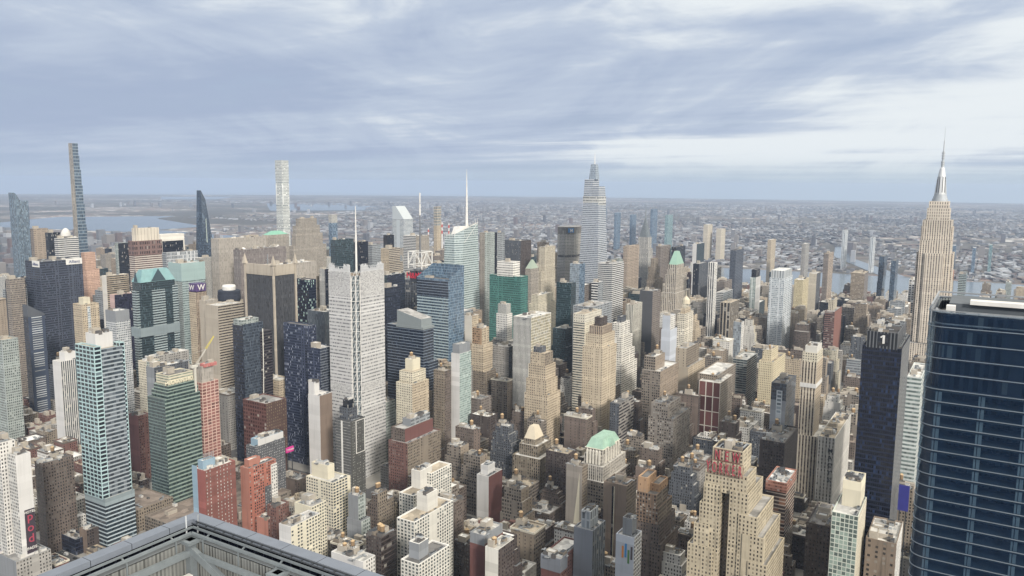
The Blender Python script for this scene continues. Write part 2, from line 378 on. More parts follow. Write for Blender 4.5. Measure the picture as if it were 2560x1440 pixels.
def build_ground():
    b = MB(); N = 96; rs = [0, 300, 700, 1300, 2200, 3500, 5000, 7000, 9500, 12500, 16000, 20000, 24000, 27000]
    for a, c in zip(rs, rs[1:]):
        for k in range(N):
            q = [(CX + r * cos(2 * pi * j / N), CY + r * sin(2 * pi * j / N), -r * r / (2 * RE)) for r, j in ((a, k), (c, k), (c, k + 1), (a, k + 1))]
            b.face(q if a else [q[0], q[1], q[2]])
    o = b.build('ground', [principled('ground cover', ground_mat)]); tag(o, None, None, None, 'structure')
    b = MB()
    for i in range(len(AV) - 1):
        for n in range(26, 70):
            x0, x1, y0, y1 = AV[i] + 11, AV[i + 1] - 11, vs(n) + 6.5 + (4 if n == 34 else 0), vs(n + 1) - 6.5 - (4 if n == 33 else 0)
            z = curv((x0 + x1) / 2, (y0 + y1) / 2)
            if math.hypot(x0, y0) < 3200: b.box(x0, x1, y0, y1, z - 1, z + .45)
    tag(b.build('pavement', [plain('paving', '#a5a29c', .9, 0, .3, .05)]), None, None, None, 'structure')
    b = MB()
    for k in range(160): b.box(360 + k * 9, 363 + k * 9, 132.85, 133.15, .10, .104)
    for k in range(200): b.box(349.9, 350.2, 40 + k * 9, 43 + k * 9, .10, .104); b.box(345, 345.2, 40 + k * 9, 43 + k * 9, .10, .104)
    for n in range(34, 46):
        for k in range(10): b.box(340.5 + k * 2, 341.5 + k * 2, vs(n) - 9, vs(n) - 6.6, .10, .104)
    tag(b.build('road_marking', [plain('road paint', '#d9d8d2', .8)]), None, None, None, 'structure')
    b = MB(); b.box(640, 1460, 125.5, 129, .08, .09); tag(b.build('bus_lane', [plain('lane red', '#8a4a44', .9)]), None, None, None, 'structure')
build_ground()
def water_mat(t, b):
    p = t.new('ShaderNodeNewGeometry').outputs['Position']; n = t.noise(t.vm('MULTIPLY', p, (.03, .03, 0)), 1, 3, .6)
    b.inputs['Base Color'].default_value = (.10, .13, .16, 1); b.inputs['Roughness'].default_value = .22; b.inputs['IOR'].default_value = 1.33
    bp = t.new('ShaderNodeBump'); bp.inputs['Strength'].default_value = .25; bp.inputs['Distance'].default_value = 1.0; t.put(bp.inputs['Height'], n); t.l.new(bp.outputs[0], b.inputs['Normal'])
WATER = principled('water', water_mat)
def water(name, left, right, off=1.2):
    """a channel between two banks given as matching point lists"""
    b = MB()
    for (a, c), (d, e) in zip(zip(left, left[1:]), zip(right, right[1:])):
        n = max(1, int(max(math.hypot(c[0] - a[0], c[1] - a[1]), 1) / 900)); m_ = max(1, int(math.hypot(d[0] - a[0], d[1] - a[1]) / 900))
        P = lambda i, j: (lambda p, q: (p[0] + (q[0] - p[0]) * j / m_, p[1] + (q[1] - p[1]) * j / m_))((a[0] + (c[0] - a[0]) * i / n, a[1] + (c[1] - a[1]) * i / n), (d[0] + (e[0] - d[0]) * i / n, d[1] + (e[1] - d[1]) * i / n))
        for i in range(n):
            for j in range(m_):
                q = [P(i, j), P(i, j + 1), P(i + 1, j + 1), P(i + 1, j)]; f = [(x, y, curv(x, y) + off) for x, y in q]
                ar = sum(f[k][0] * f[(k + 1) % 4][1] - f[(k + 1) % 4][0] * f[k][1] for k in range(4)); b.face(f if ar > 0 else f[::-1])
    tag(b.build(name, [WATER]), None, None, None, 'structure')
water('river', [(2690, -2500), (2690, 800), (2760, 1300)], [(3480, -2500), (3440, 600), (3330, 1300)])
water('river_channel', [(2760, 1300), (2800, 3500), (2900, 5200)], [(3000, 1300), (3020, 3500), (3160, 5200)])
water('river_channel', [(3120, 1300), (3180, 3500), (3260, 5200)], [(3330, 1300), (3420, 3500), (3560, 5200)])
water('creek', [(3450, 300), (4300, 640), (5400, 830)], [(3450, 400), (4300, 720), (5400, 890)])
water('strait', [(3300, 5200), (3000, 6800), (4300, 7900)], [(4100, 5400), (4700, 6900), (5200, 7300)])
water('sound', [(10400, 15000), (12500, 18000)], [(11300, 14400), (14000, 17000)])
water('inlet', [(7000, 7900), (8200, 9300), (9600, 10900)], [(8300, 7000), (9600, 8300), (10700, 10200)])

# ---------------------------------------------------------------- facades
F('dk_grid', '#4a5264', '#161d2e', .70, .62, 1.6, 3.9, blind=.10, bc='#53607a', ior=1.7, patch=.15)
F('bk_slab', '#303848', '#141a28', .9, .9, 1.6, 3.8, blind=.05, ior=1.9, patch=.1)
F('navy', '#27324a', '#141c30', .86, .8, 1.5, 3.9, blind=.10, bc='#56627a', ior=2.0, patch=.15)
F('navy_lit', '#1d2740', '#101a30', .8, .7, 2.2, 4, blind=.22, bc='#c6efe2', ior=1.9, patch=.1)
F('navy_spk', '#3d4864', '#1b2540', .66, .7, 2.0, 3.4, blind=.20, bc='#aab4c8', ior=1.9, patch=.2)
F('navy_lines', '#7d8ea0', '#1c2a40', .97, .82, 1.5, 3.9, span='#8695a6', blind=.05, bc='#46566e', ior=1.9, patch=.1)
F('blue_band', '#b7c9cd', '#3b5468', 1.0, .58, 1.6, 4.1, span='#a9bfc6', blind=.12, bc='#6f8b9c', ior=2.2, patch=.1)
F('blue_glass', '#8ea6b8', '#4a6f8e', .93, .88, 1.7, 4, blind=.25, bc='#7292ab', ior=2.3, patch=.1)
F('pale_glass', '#c6d2d2', '#73898c', 1.0, .46, 1.6, 4.1, span='#b9cac8', blind=.2, bc='#9db0ae', ior=2.1, patch=.12)
F('silver_glass', '#a9b6c2', '#8496a6', .9, .85, 1.6, 4, blind=.3, bc='#9aabb8', ior=2.3, patch=.15)
F('teal', '#3a857a', '#174842', .62, .55, 1.9, 3.9, blind=.1, bc='#4c9a90', ior=1.9, patch=.15)
F('teal_dk', '#3f5862', '#24393f', .88, .85, 1.6, 3.8, blind=.12, bc='#54707a', ior=2.0, patch=.1)
F('teal_band', '#a7b7b9', '#33484e', 1.0, .52, 1.8, 3.9, span='#a1b2b5', blind=.1, bc='#5d757c', ior=1.9, patch=.12)
F('teal_blank', '#8b9da3', '#8b9da3', 0.0, 0, 3, 4, patch=.15)
F('green_band', '#a3b5a8', '#3a504e', 1.0, .60, 2.0, 4.4, span='#8ba396', blind=.15, bc='#48605d', ior=1.7, patch=.3)
F('green_dk', '#738a86', '#2c4248', .82, .7, 2.2, 3.6, blind=.1, bc='#48605d', ior=1.8, patch=.3)
F('aqua_grid', '#b0d6d9', '#25343f', .79, .66, 5.6, 4.0, blind=.12, bc='#7e9aa5', ior=1.8, patch=.1)
F('balcony', '#93a3ac', '#46545f', 1.0, .62, 3.0, 3.9, span='#a6b4bc', blind=.3, bc='#7d8790', ior=1.7, patch=.15)
F('aqua_low', '#9fb4be', '#2c3f4a', 1.0, .66, 2.6, 3.9, span='#b4c6cf', blind=.1, bc='#5c707c', ior=1.9, patch=.1)
F('nyt', '#cfcecb', '#85878c', .82, .40, 1.7, 4.2, blind=.45, bc='#c4c2be', ior=1.5, patch=.08)
F('nyt_blank', '#cbcac7', '#bab9b7', 1.0, .5, 1.7, 1.4, blind=0, patch=.1, ior=1.4)
F('nyt_glass', '#a9b6bb', '#6d7d86', .9, .8, 2.2, 4.2, blind=.35, bc='#a7b5b9', ior=1.9)
F('bw_rib', '#d9d8d2', '#3b4047', .5, 1.0, 2.6, 3.8, span='#4e545b', blind=.1, ior=1.6)
F('bw_band', '#dcdad3', '#414750', 1.0, .48, 1.6, 3.8, span='#d5d4cf', blind=.08, bc='#7d838b', ior=1.7, patch=.12)
F('ov_band', '#c9ced3', '#6b7787', 1.0, .55, 1.6, 4.4, span='#c6ccd2', blind=.1, bc='#909cab', ior=2.0, patch=.08)
F('met_band', '#c9c4b9', '#696965', .75, .5, 1.7, 3.9, span='#9d9a92', blind=.1, bc='#85837d', ior=1.5, patch=.15)
F('white_grid', '#dfe2dc', '#5e6c70', .62, .62, 3.1, 4.4, blind=.2, bc='#94a1a0', ior=1.9, patch=.08)
F('pale_grid', '#cfd6da', '#8497a2', .7, .62, 2.4, 3.6, blind=.3, bc='#b2c0c8', ior=1.9, patch=.1)
F('white_pun', '#e4e1d9', '#4a4a4c', .46, .52, 3.2, 3.6, blind=.2, bc='#9a9690', patch=.2)
F('white_frame', '#dcdad2', '#38414e', .80, .74, 5.0, 4.4, blind=.15, bc='#6c7480')
F('cream_pun', '#ddd2b4', '#5b5a55', .46, .50, 3.4, 3.3, blind=.25, bc='#a8a08c', patch=.2)
F('cream_grid', '#e2d9bb', '#545a5e', .60, .52, 3.8, 3.2, blind=.2, bc='#8d8f8a', patch=.15)
F('ny_cream', '#c9b996', '#4d453b', .42, .54, 3.4, 3.5, blind=.28, bc='#b5a684', patch=.5)
F('esb', '#e0d0b8', '#5d564f', .44, .62, 4.4, 3.7, span='#a89b8b', blind=.15, bc='#9c958a', ior=1.5, patch=.12)
F('esb_crown', '#dccdb6', '#4f4b48', .34, .6, 4.2, 6, blind=.1, ior=1.5, patch=.2)
F('lime_pier', '#bdb2a0', '#57524e', .48, .7, 2.6, 3.7, span='#857d73', blind=.15, bc='#9a9286', patch=.2)
F('tan_pier', '#c4ae92', '#4d4138', .50, .66, 3.0, 3.7, span='#6f5f52', blind=.12, bc='#a3937c', patch=.2)
F('tan_pun', '#c8b493', '#4b443d', .40, .50, 3.2, 3.6, blind=.2, bc='#a89a83', patch=.3)
F('tan_dk', '#938470', '#3f3a35', .46, .55, 3.2, 3.6, blind=.2, bc='#8d8069', patch=.4)
F('orange_pun', '#b48e63', '#3f352d', .55, .55, 3.6, 3.6, blind=.2, bc='#b09a7d', patch=.4)
F('brown_pun', '#75665b', '#37312f', .44, .52, 3.1, 3.5, blind=.25, bc='#8f857a', patch=.4)
F('dkbrown', '#564a45', '#2a2829', .46, .52, 3.2, 3.5, blind=.2, bc='#827a73', patch=.35)
F('loft_grid', '#8f8375', '#44403c', .64, .58, 3.6, 3.8, blind=.25, bc='#8f877b', patch=.4)
F('brick_dot', '#8a4f43', '#cfcac2', .26, .42, 4.9, 3.6, blind=.3, bc='#4c4446', patch=.2, ior=1.4)
F('brick_pun', '#82574c', '#3a3131', .42, .5, 3.2, 3.4, blind=.25, bc='#a39c92', patch=.3)
F('brick_patch', '#b8654a', '#3f3b3f', .52, .55, 3.2, 3.2, blind=.25, bc='#c9c0b5', patch=.4)
F('pink_grid', '#dcb4a0', '#a2655a', .82, .72, 6.0, 3.6, blind=.2, bc='#8f554c', patch=.1, ior=1.4)
F('slate', '#5c6169', '#33383f', .5, .6, 3, 3.4, blind=.1, patch=.2)
F('charcoal', '#54544f', '#c9c8c0', .36, .4, 2.8, 3.3, blind=.5, bc='#3a3b3a', patch=.2, ior=1.4)
F('charcoal_line', '#57585a', '#c6c5bf', 1.0, .10, 3, 3.2, blind=0, ior=1.4, span='#5d5d5c', patch=.2)
F('astor', '#55565a', '#3d3f45', .6, 1.0, 1.5, 3.9, span='#46484e', blind=.05, bc='#5a5c62', ior=1.6, patch=.15)
F('beige_blank', '#c0b29c', '#c0b29c', 0, 0, 6, 6, patch=.3)
F('blank_tan', '#a8947c', '#a8947c', 0, 0, 6, 6, patch=.4)
F('blank_brown', '#8a7462', '#8a7462', 0, 0, 6, 6, patch=.4)
F('blank_white', '#dcdad6', '#dcdad6', 0, 0, 6, 6, patch=.15)
F('blank_grey', '#8f9499', '#8f9499', 0, 0, 6, 6, patch=.25)
F('blank_blue', '#8fb3c9', '#8fb3c9', 0, 0, 6, 6, patch=.15)
F('blank_red', '#a8564a', '#a8564a', 0, 0, 6, 6, patch=.2)
F('blank_cream', '#e2d8b8', '#e2d8b8', 0, 0, 6, 6, patch=.15)
F('bluewhite', '#c2cad6', '#c2cad6', 0, 0, 6, 6, patch=.1)
F('beige_band', '#bfb29c', '#4a4541', 1.0, .42, 1.6, 3.7, span='#b9ac97', blind=.08, bc='#7d7468', patch=.2)
F('brown_band', '#d9d1c4', '#6e4f45', 1.0, .52, 1.6, 3.8, span='#d6cdc0', blind=.05, bc='#8a6a5e', patch=.1, ior=1.5)
F('brown_office', '#8d8178', '#5c544e', .6, .5, 1.6, 3.8, span='#857a70', blind=.1, bc='#a0958b', patch=.2)
F('mauve_office', '#8f8480', '#7a716d', .5, .9, 1.6, 3.9, blind=.1, patch=.2, ior=1.5)
F('concrete', '#b3aa9d', '#a89f92', .4, .9, 1.6, 3.9, blind=.05, patch=.2, ior=1.4)
F('grey_office', '#9aa0a4', '#4f575e', .7, .5, 1.6, 3.8, blind=.2, bc='#7c858b', ior=1.7, patch=.2)
F('grey_pun', '#a5a19a', '#4c4a48', .44, .5, 3.2, 3.5, blind=.2, bc='#8d8983', patch=.3)
F('greygreen', '#a8b2ad', '#566460', .6, .6, 2.4, 3.5, blind=.3, bc='#8b9993', ior=1.7, patch=.2)
F('pink_pun', '#d6a98c', '#7a5c4c', .4, .55, 3, 3.6, blind=.2, bc='#b58f76', patch=.2)
F('gold_reflection_glass', '#dcd6bd', '#c0b48e', .96, .8, 1.6, 3.9, blind=.3, bc='#b9bdc0', ior=2.6, patch=.15)  # reflected gold put into the wall and pane colours
F('stripe_white', '#dedcd3', '#4c4f50', .46, 1.0, 1.9, 3.8, span='#4c4f50', blind=.08, bc='#8c8d8a', patch=.1, ior=1.5)
F('green_lit', '#d3dccb', '#71877f', .82, .8, 3.0, 3.4, blind=.45, bc='#a5bfae', ior=1.7, patch=.15)
F('steel_slab', '#9aa4ac', '#8d98a1', .92, .9, 3, 4, blind=.2, bc='#a2adb5', ior=1.7, patch=.1)
F('lic_blue', '#6f8aa4', '#55748f', .9, .85, 3, 4, blind=.3, bc='#88a2b8', ior=2, patch=.1)
F('lic_teal', '#86aaae', '#6d959b', .9, .85, 3, 4, blind=.3, bc='#9bbcc0', ior=2, patch=.1)
F('whiterib', '#dbe0e2', '#7d8b94', .45, 1.0, 5.0, 4, span='#7d8b94', blind=.1, ior=1.7, patch=.1)
F('fence_steel', '#888a86', '#70726f', .5, 1.0, .45, 20, span='#70726f', blind=0, ior=1.4, patch=.5)
F('core_fit', '#222d3c', '#0f1622', .55, .8, 1.5, 4.75, blind=.14, bc='#9aa39f', ior=1.4, patch=.3)
F('crown_cream', '#e0d6b4', '#8f9a88', 1.0, .4, 3, 3.2, span='#ddd3b0', blind=0, ior=1.4)
F('net_red', '#d97a70', '#c0564e', .6, .6, 1.5, 1.5, ior=1.4)
F('navy_balc', '#3c4a62', '#c3c9cc', .62, .34, 40, 3.3, blind=0, span='#36455c', ior=1.4)
F('grid_strip', '#d8d6ce', '#8b8d8e', .7, .62, 3, 3.2, blind=.3, patch=.15)
F('blank_maroon', '#7c4a44', '#7c4a44', 0, 0, 6, 6, patch=.25)
F('blank_orange', '#c47a60', '#c47a60', 0, 0, 6, 6, patch=.3)
F('slate_pun', '#5b5d62', '#c8c9c8', .4, .45, 3, 3.2, blind=.4, bc='#3c3f45', ior=1.4)
F('cream_win', '#e6dcbc', '#4a525c', .74, .6, 4.6, 3.2, blind=.2, bc='#8a9096')
F('loftband', '#d2ccc0', '#3c3532', 1.0, .66, 3, 3.8, span='#4d4340', blind=.1)
F('cream_win2', '#dfdbcd', '#515b5e', .56, .6, 4.2, 3.1, blind=.25, bc='#8f9896', patch=.15)
F('bulk_white', '#dcd8cc', '#dcd8cc', 0, 0, 4, 4, patch=.15)
F('dkwing', '#4c464a', '#2f2c33', 1.0, .5, 2, 3.6, span='#4a4448', ior=1.7, patch=.2)
F('slate_glass', '#5a6674', '#3e4a58', .9, .86, 1.6, 3.6, blind=.1, bc='#66727f', ior=2.0, patch=.15)
F('rust', '#75483f', '#5c3a34', .7, .6, 5, 5, blind=.1, patch=.3, ior=1.4)
F('rust_dia', '#5e4138', '#a08d6c', .35, .5, 4, 4, blind=.3, bc='#3e2f2b', patch=.3, ior=1.4)
F('navy_lines2', '#8f979f', '#3a4254', .95, .75, 2, 3.4, span='#868f99', blind=.2, bc='#5e6878', ior=1.8)
F('grey_rib', '#7d8892', '#525e6a', .6, 1.0, 1.6, 4, span='#525e6a', blind=.2, bc='#7a8894', ior=1.9)
F('teal_band2', '#a8bcbb', '#5e767d', .8, .5, 2, 4, blind=.3, bc='#8aa3a6', ior=2)
F('aqua_blank', '#9fbfbd', '#9fbfbd', 0, 0, 5, 5, patch=.12)
F('brown_arc', '#8a6a62', '#4f3c3a', .6, .6, 4.5, 9, patch=.1)
F('cream_louv', '#e3d7c0', '#b29f8d', .12, 1.0, 7, 12, span='#b29f8d', ior=1.4)
F('cream_fr', '#e6e0d2', '#e6e0d2', 0, 0, 5, 5, patch=.08)
F('white_frame2', '#cfd3d6', '#5d6872', .62, .82, 2.6, 6, blind=.2, bc='#8d979f', ior=1.8)
F('grey_pier', '#7d828a', '#39424e', .78, .8, 3.4, 4, span='#454d58', blind=.1, ior=1.8)
F('louvre_white', '#e6e2d8', '#8d8a84', 1.0, .3, 3, 4, blind=0, ior=1.4)
F('mint', '#b9cbc6', '#7fa099', .7, .7, 2.6, 3.2, blind=.4, bc='#a6beb8', ior=1.8)
F('stein_tan', '#aca496', '#948c80', .6, 1.0, 2.4, 4, span='#aea492', blind=.1, ior=1.5, patch=.1)
F('stein_glass', '#8394a0', '#445e74', 1.0, .72, 2, 8, blind=.1, bc='#7793a8', ior=2, patch=.1)
F('blade', '#4d6074', '#2c4055', .9, .9, 2, 4, blind=.12, bc='#5a7288', ior=2.0, patch=.1)
F('one57', '#93a3ad', '#3b5a74', .7, 1.0, 2.7, 4, span='#456580', blind=.25, bc='#7d99ad', ior=2.1, patch=.1)
F('citi', '#d3d9dc', '#66747f', 1.0, .45, 3, 3.9, span='#cfd6d9', blind=.1, ior=1.8, patch=.06)
F('tan_frame', '#c6b69a', '#7e8c94', .74, .7, 4.2, 9, blind=.2, bc='#a3adb0')
F('met_dark', '#5b5854', '#4c4a48', .7, .9, 2, 6, patch=.1)
F('met_dark2', '#86827a', '#77736c', .6, 1.0, 2, 9, span='#5c5a57', patch=.1, ior=1.4)
F('white_frame3', '#dcdcd6', '#525a5f', .72, .6, 2.4, 6.8, blind=.2, bc='#a8a89c')
F('chry', '#c8c5bd', '#5b5b5b', .5, .8, 2.8, 3.7, span='#918f8a', blind=.1, patch=.15)
F('cream_pier', '#d6c9ac', '#5c554b', .40, .66, 3.4, 3.7, span='#a3967f', blind=.15, bc='#aaa087', patch=.2)
F('bw_band2', '#e3e1dc', '#2e3138', 1.0, .55, 3, 4.6, span='#e3e1dc', blind=.05)
F('cream_band', '#dcd4bd', '#4d5356', 1.0, .45, 2, 3.7, span='#d6ceb8', blind=.15, bc='#8b8c84', patch=.2)
F('cream_hole', '#ddd5bf', '#55534e', .3, .4, 5, 5.5, patch=.15)
F('beige_tall', '#d0bd9c', '#5f5243', .36, .52, 3.1, 3.6, blind=.2, bc='#ab9a7e', patch=.2)
F('white_cake', '#e5e0d3', '#5a5a58', .66, .5, 3.2, 3.6, blind=.2, bc='#9a968d', patch=.15)
F('stripe_cream', '#e2ddcb', '#55524b', .46, 1.0, 2.6, 3.8, span='#6b665c', blind=.1)
F('blank_char', '#55565a', '#55565a', 0, 0, 6, 6, patch=.1)
F('tan_office', '#b09d87', '#857362', .6, .5, 2.4, 3.8, blind=.2, bc='#a08d78', patch=.2)
F('lime_pier2', '#c9bda9', '#4e4743', .42, .8, 4.2, 3.8, span='#8d7f70', blind=.1, patch=.2)
F('bold_stripe', '#e6e3dc', '#3a3c3f', .45, 1.0, 4.4, 3.6, span='#46484a', blind=.1)
F('slate_glass2', '#5b6371', '#3b4454', .8, .6, 1.6, 3.8, blind=.15, bc='#667082', ior=1.8)
F('dpier', '#bcae98', '#393634', .66, .86, 6, 4, span='#4a4540', blind=.1)
F('mint2', '#d5dfd9', '#5f8478', .6, .7, 4, 3.3, blind=.2)
F('cream_grid2', '#dfd5bd', '#5d5a55', .62, .52, 3.6, 3.4, blind=.2, bc='#a29c8e', patch=.15)
F('strip_tan', '#b8a88e', '#3a3531', .10, .5, 9, 3.6, patch=.3)
F('crown_louv', '#c9d0d2', '#7c858a', .4, 1.0, 5, 12, span='#7c858a', ior=1.4)
F('yellow_pun', '#ddcb98', '#6d6449', .6, .5, 3.4, 3.2, blind=.2, bc='#b9a97f')
F('blank_cream2', '#cbbfa6', '#c0b49b', .3, .5, 4, 3.4, patch=.15)
F('tan_band', '#b8a68a', '#6a5d50', 1.0, .5, 3, 3.4, span='#b3a186', blind=.2)
F('copper_glass', '#5f7180', '#34506a', .86, .9, 4, 3.6, blind=.1, bc='#6d8496', ior=2)
F('bwgrid', '#e2e2de', '#2f3338', .72, .74, 5.5, 5.5, blind=.1)
F('net_orange', '#d28a5e', '#b06f47', .5, 1, 6, 20, span='#b06f47', ior=1.4)
F('teal_river', '#7d98a3', '#4c6b7c', 1.0, .6, 3, 4, span='#86a0aa', blind=.1, ior=2)
F('penn', '#131f3c', '#0a1528', .84, .66, 1.6, 3.75, span='#131f3c', blind=.16, bc='#24406e', ior=1.6, patch=.15)
F('penn_side', '#6a6d70', '#5d6165', .6, .6, 1.6, 3.75, blind=.2, bc='#6f7377', ior=1.5, patch=.1)
F('penn_louv', '#6c7075', '#26292f', .62, 1.0, 2.4, 14, span='#26292f', blind=0, ior=1.4)
F('site_floor', '#c3a78f', '#5b4a40', 1.0, .66, 6, 3.4, span='#cfb8a2', blind=.2, bc='#b8794f', ior=1.4, patch=.4)
F('mesh_orange', '#c98468', '#a86a52', .9, .5, 2, 3.4, ior=1.4, patch=.3)
F('brown_oran', '#8e7156', '#3a332e', .58, .5, 3.4, 3.5, span='#7b6552', blind=.3, bc='#c9c2b6', patch=.4)
F('orange_blank', '#c79a68', '#8f6b47', .2, .4, 4, 4, patch=.3)
F('white_frame4', '#e4e4e0', '#4b4f52', .62, .6, 3.6, 3.4, blind=.2)
F('blank_slateb', '#878e99', '#878e99', 0, 0, 6, 6, patch=.12)
F('slate_stripe', '#7d848d', '#4d6066', .4, 1.0, 4, 3.3, span='#56666c', blind=.2)
F('lantern_room', '#b8c0c6', '#8d979f', .55, .8, 3.5, 9, ior=1.5)
F('blank_slit', '#96816c', '#96816c', 0, 0, 6, 6, patch=.3)
F('blank_tang', '#a1978a', '#a1978a', 0, 0, 6, 6, patch=.25)
F('gothic', '#d6cfc0', '#5a544d', .52, .66, 3.0, 3.6, span='#9d9488', blind=.25, bc='#a59d92', patch=.3)
F('gothic_dk', '#94866f', '#3f3a34', .5, .6, 3.2, 3.6, span='#7d705c', blind=.25, bc='#b3a893', patch=.4)
F('nelson', '#cdbfa6', '#4d4034', .46, .66, 4.4, 3.6, span='#67564a', blind=.25, bc='#a49883', patch=.15)
F('nelson2', '#c0ab8c', '#5b4d3f', .4, .55, 3.4, 3.6, blind=.3, bc='#b4a285', patch=.15)
F('blank_grey2', '#9a9ea3', '#9a9ea3', 0, 0, 6, 6, patch=.1)
F('store', '#d8d4ca', '#5a5753', .34, .62, 4.6, 4.4, span='#b3aea4', blind=.2)
F('squeeze', '#d8dfdb', '#7d918c', 1.0, .5, 2, 4, span='#d0d9d5', blind=.2, bc='#9fb0ab')
F('cream_rough', '#d8cdb0', '#b9ad92', .3, .3, 3, 3.2, blind=.4, patch=.3)
F('loft_stain', '#8d7a66', '#47413c', .36, .5, 6, 3.8, blind=.35, bc='#a59c90', patch=.6)
F('brick_band', '#7b5850', '#43363a', 1.0, .42, 3, 3.5, span='#7b5850', blind=.2)
F('blank_red2', '#99604f', '#99604f', 0, 0, 6, 6, patch=.12)
F('yellow2', '#dccb9f', '#5e5441', .36, .46, 3.2, 3.6, blind=.2, bc='#aea081', patch=.15)
F('maroon_fr', '#ddd6c8', '#7a4740', .86, .94, 11, 22, span='#dcd5c6', blind=.2, bc='#6d443f', ior=1.4)
F('lineglass', '#8f9694', '#3d4a4e', .94, .72, 5, 3.4, span='#a5aba8', blind=.1)
F('loft_lit', '#94897c', '#423e3b', .6, .5, 3.4, 3.6, blind=.4, bc='#cfcac0', patch=.35)
F('loftband2', '#a59e94', '#46464a', 1.0, .5, 4, 4, span='#99928a', blind=.2)
F('brown_grid', '#9a8d7f', '#4d4a48', .62, .55, 2.6, 3.7, blind=.1, bc='#7d746a')
F('grey_wh', '#c5c8c9', '#6d7880', .7, .55, 3, 3.3, blind=.3, bc='#9aa3a8')
F('brown_louv', '#b7a588', '#5e5349', 1.0, .55, 3, 3.5, span='#b0a085', blind=.05)
F('pink_edge', '#cda8a0', '#cda8a0', 0, 0, 6, 6)
F('purple', '#33334b', '#292a42', .9, .9, 2, 4, blind=.03, ior=1.6)

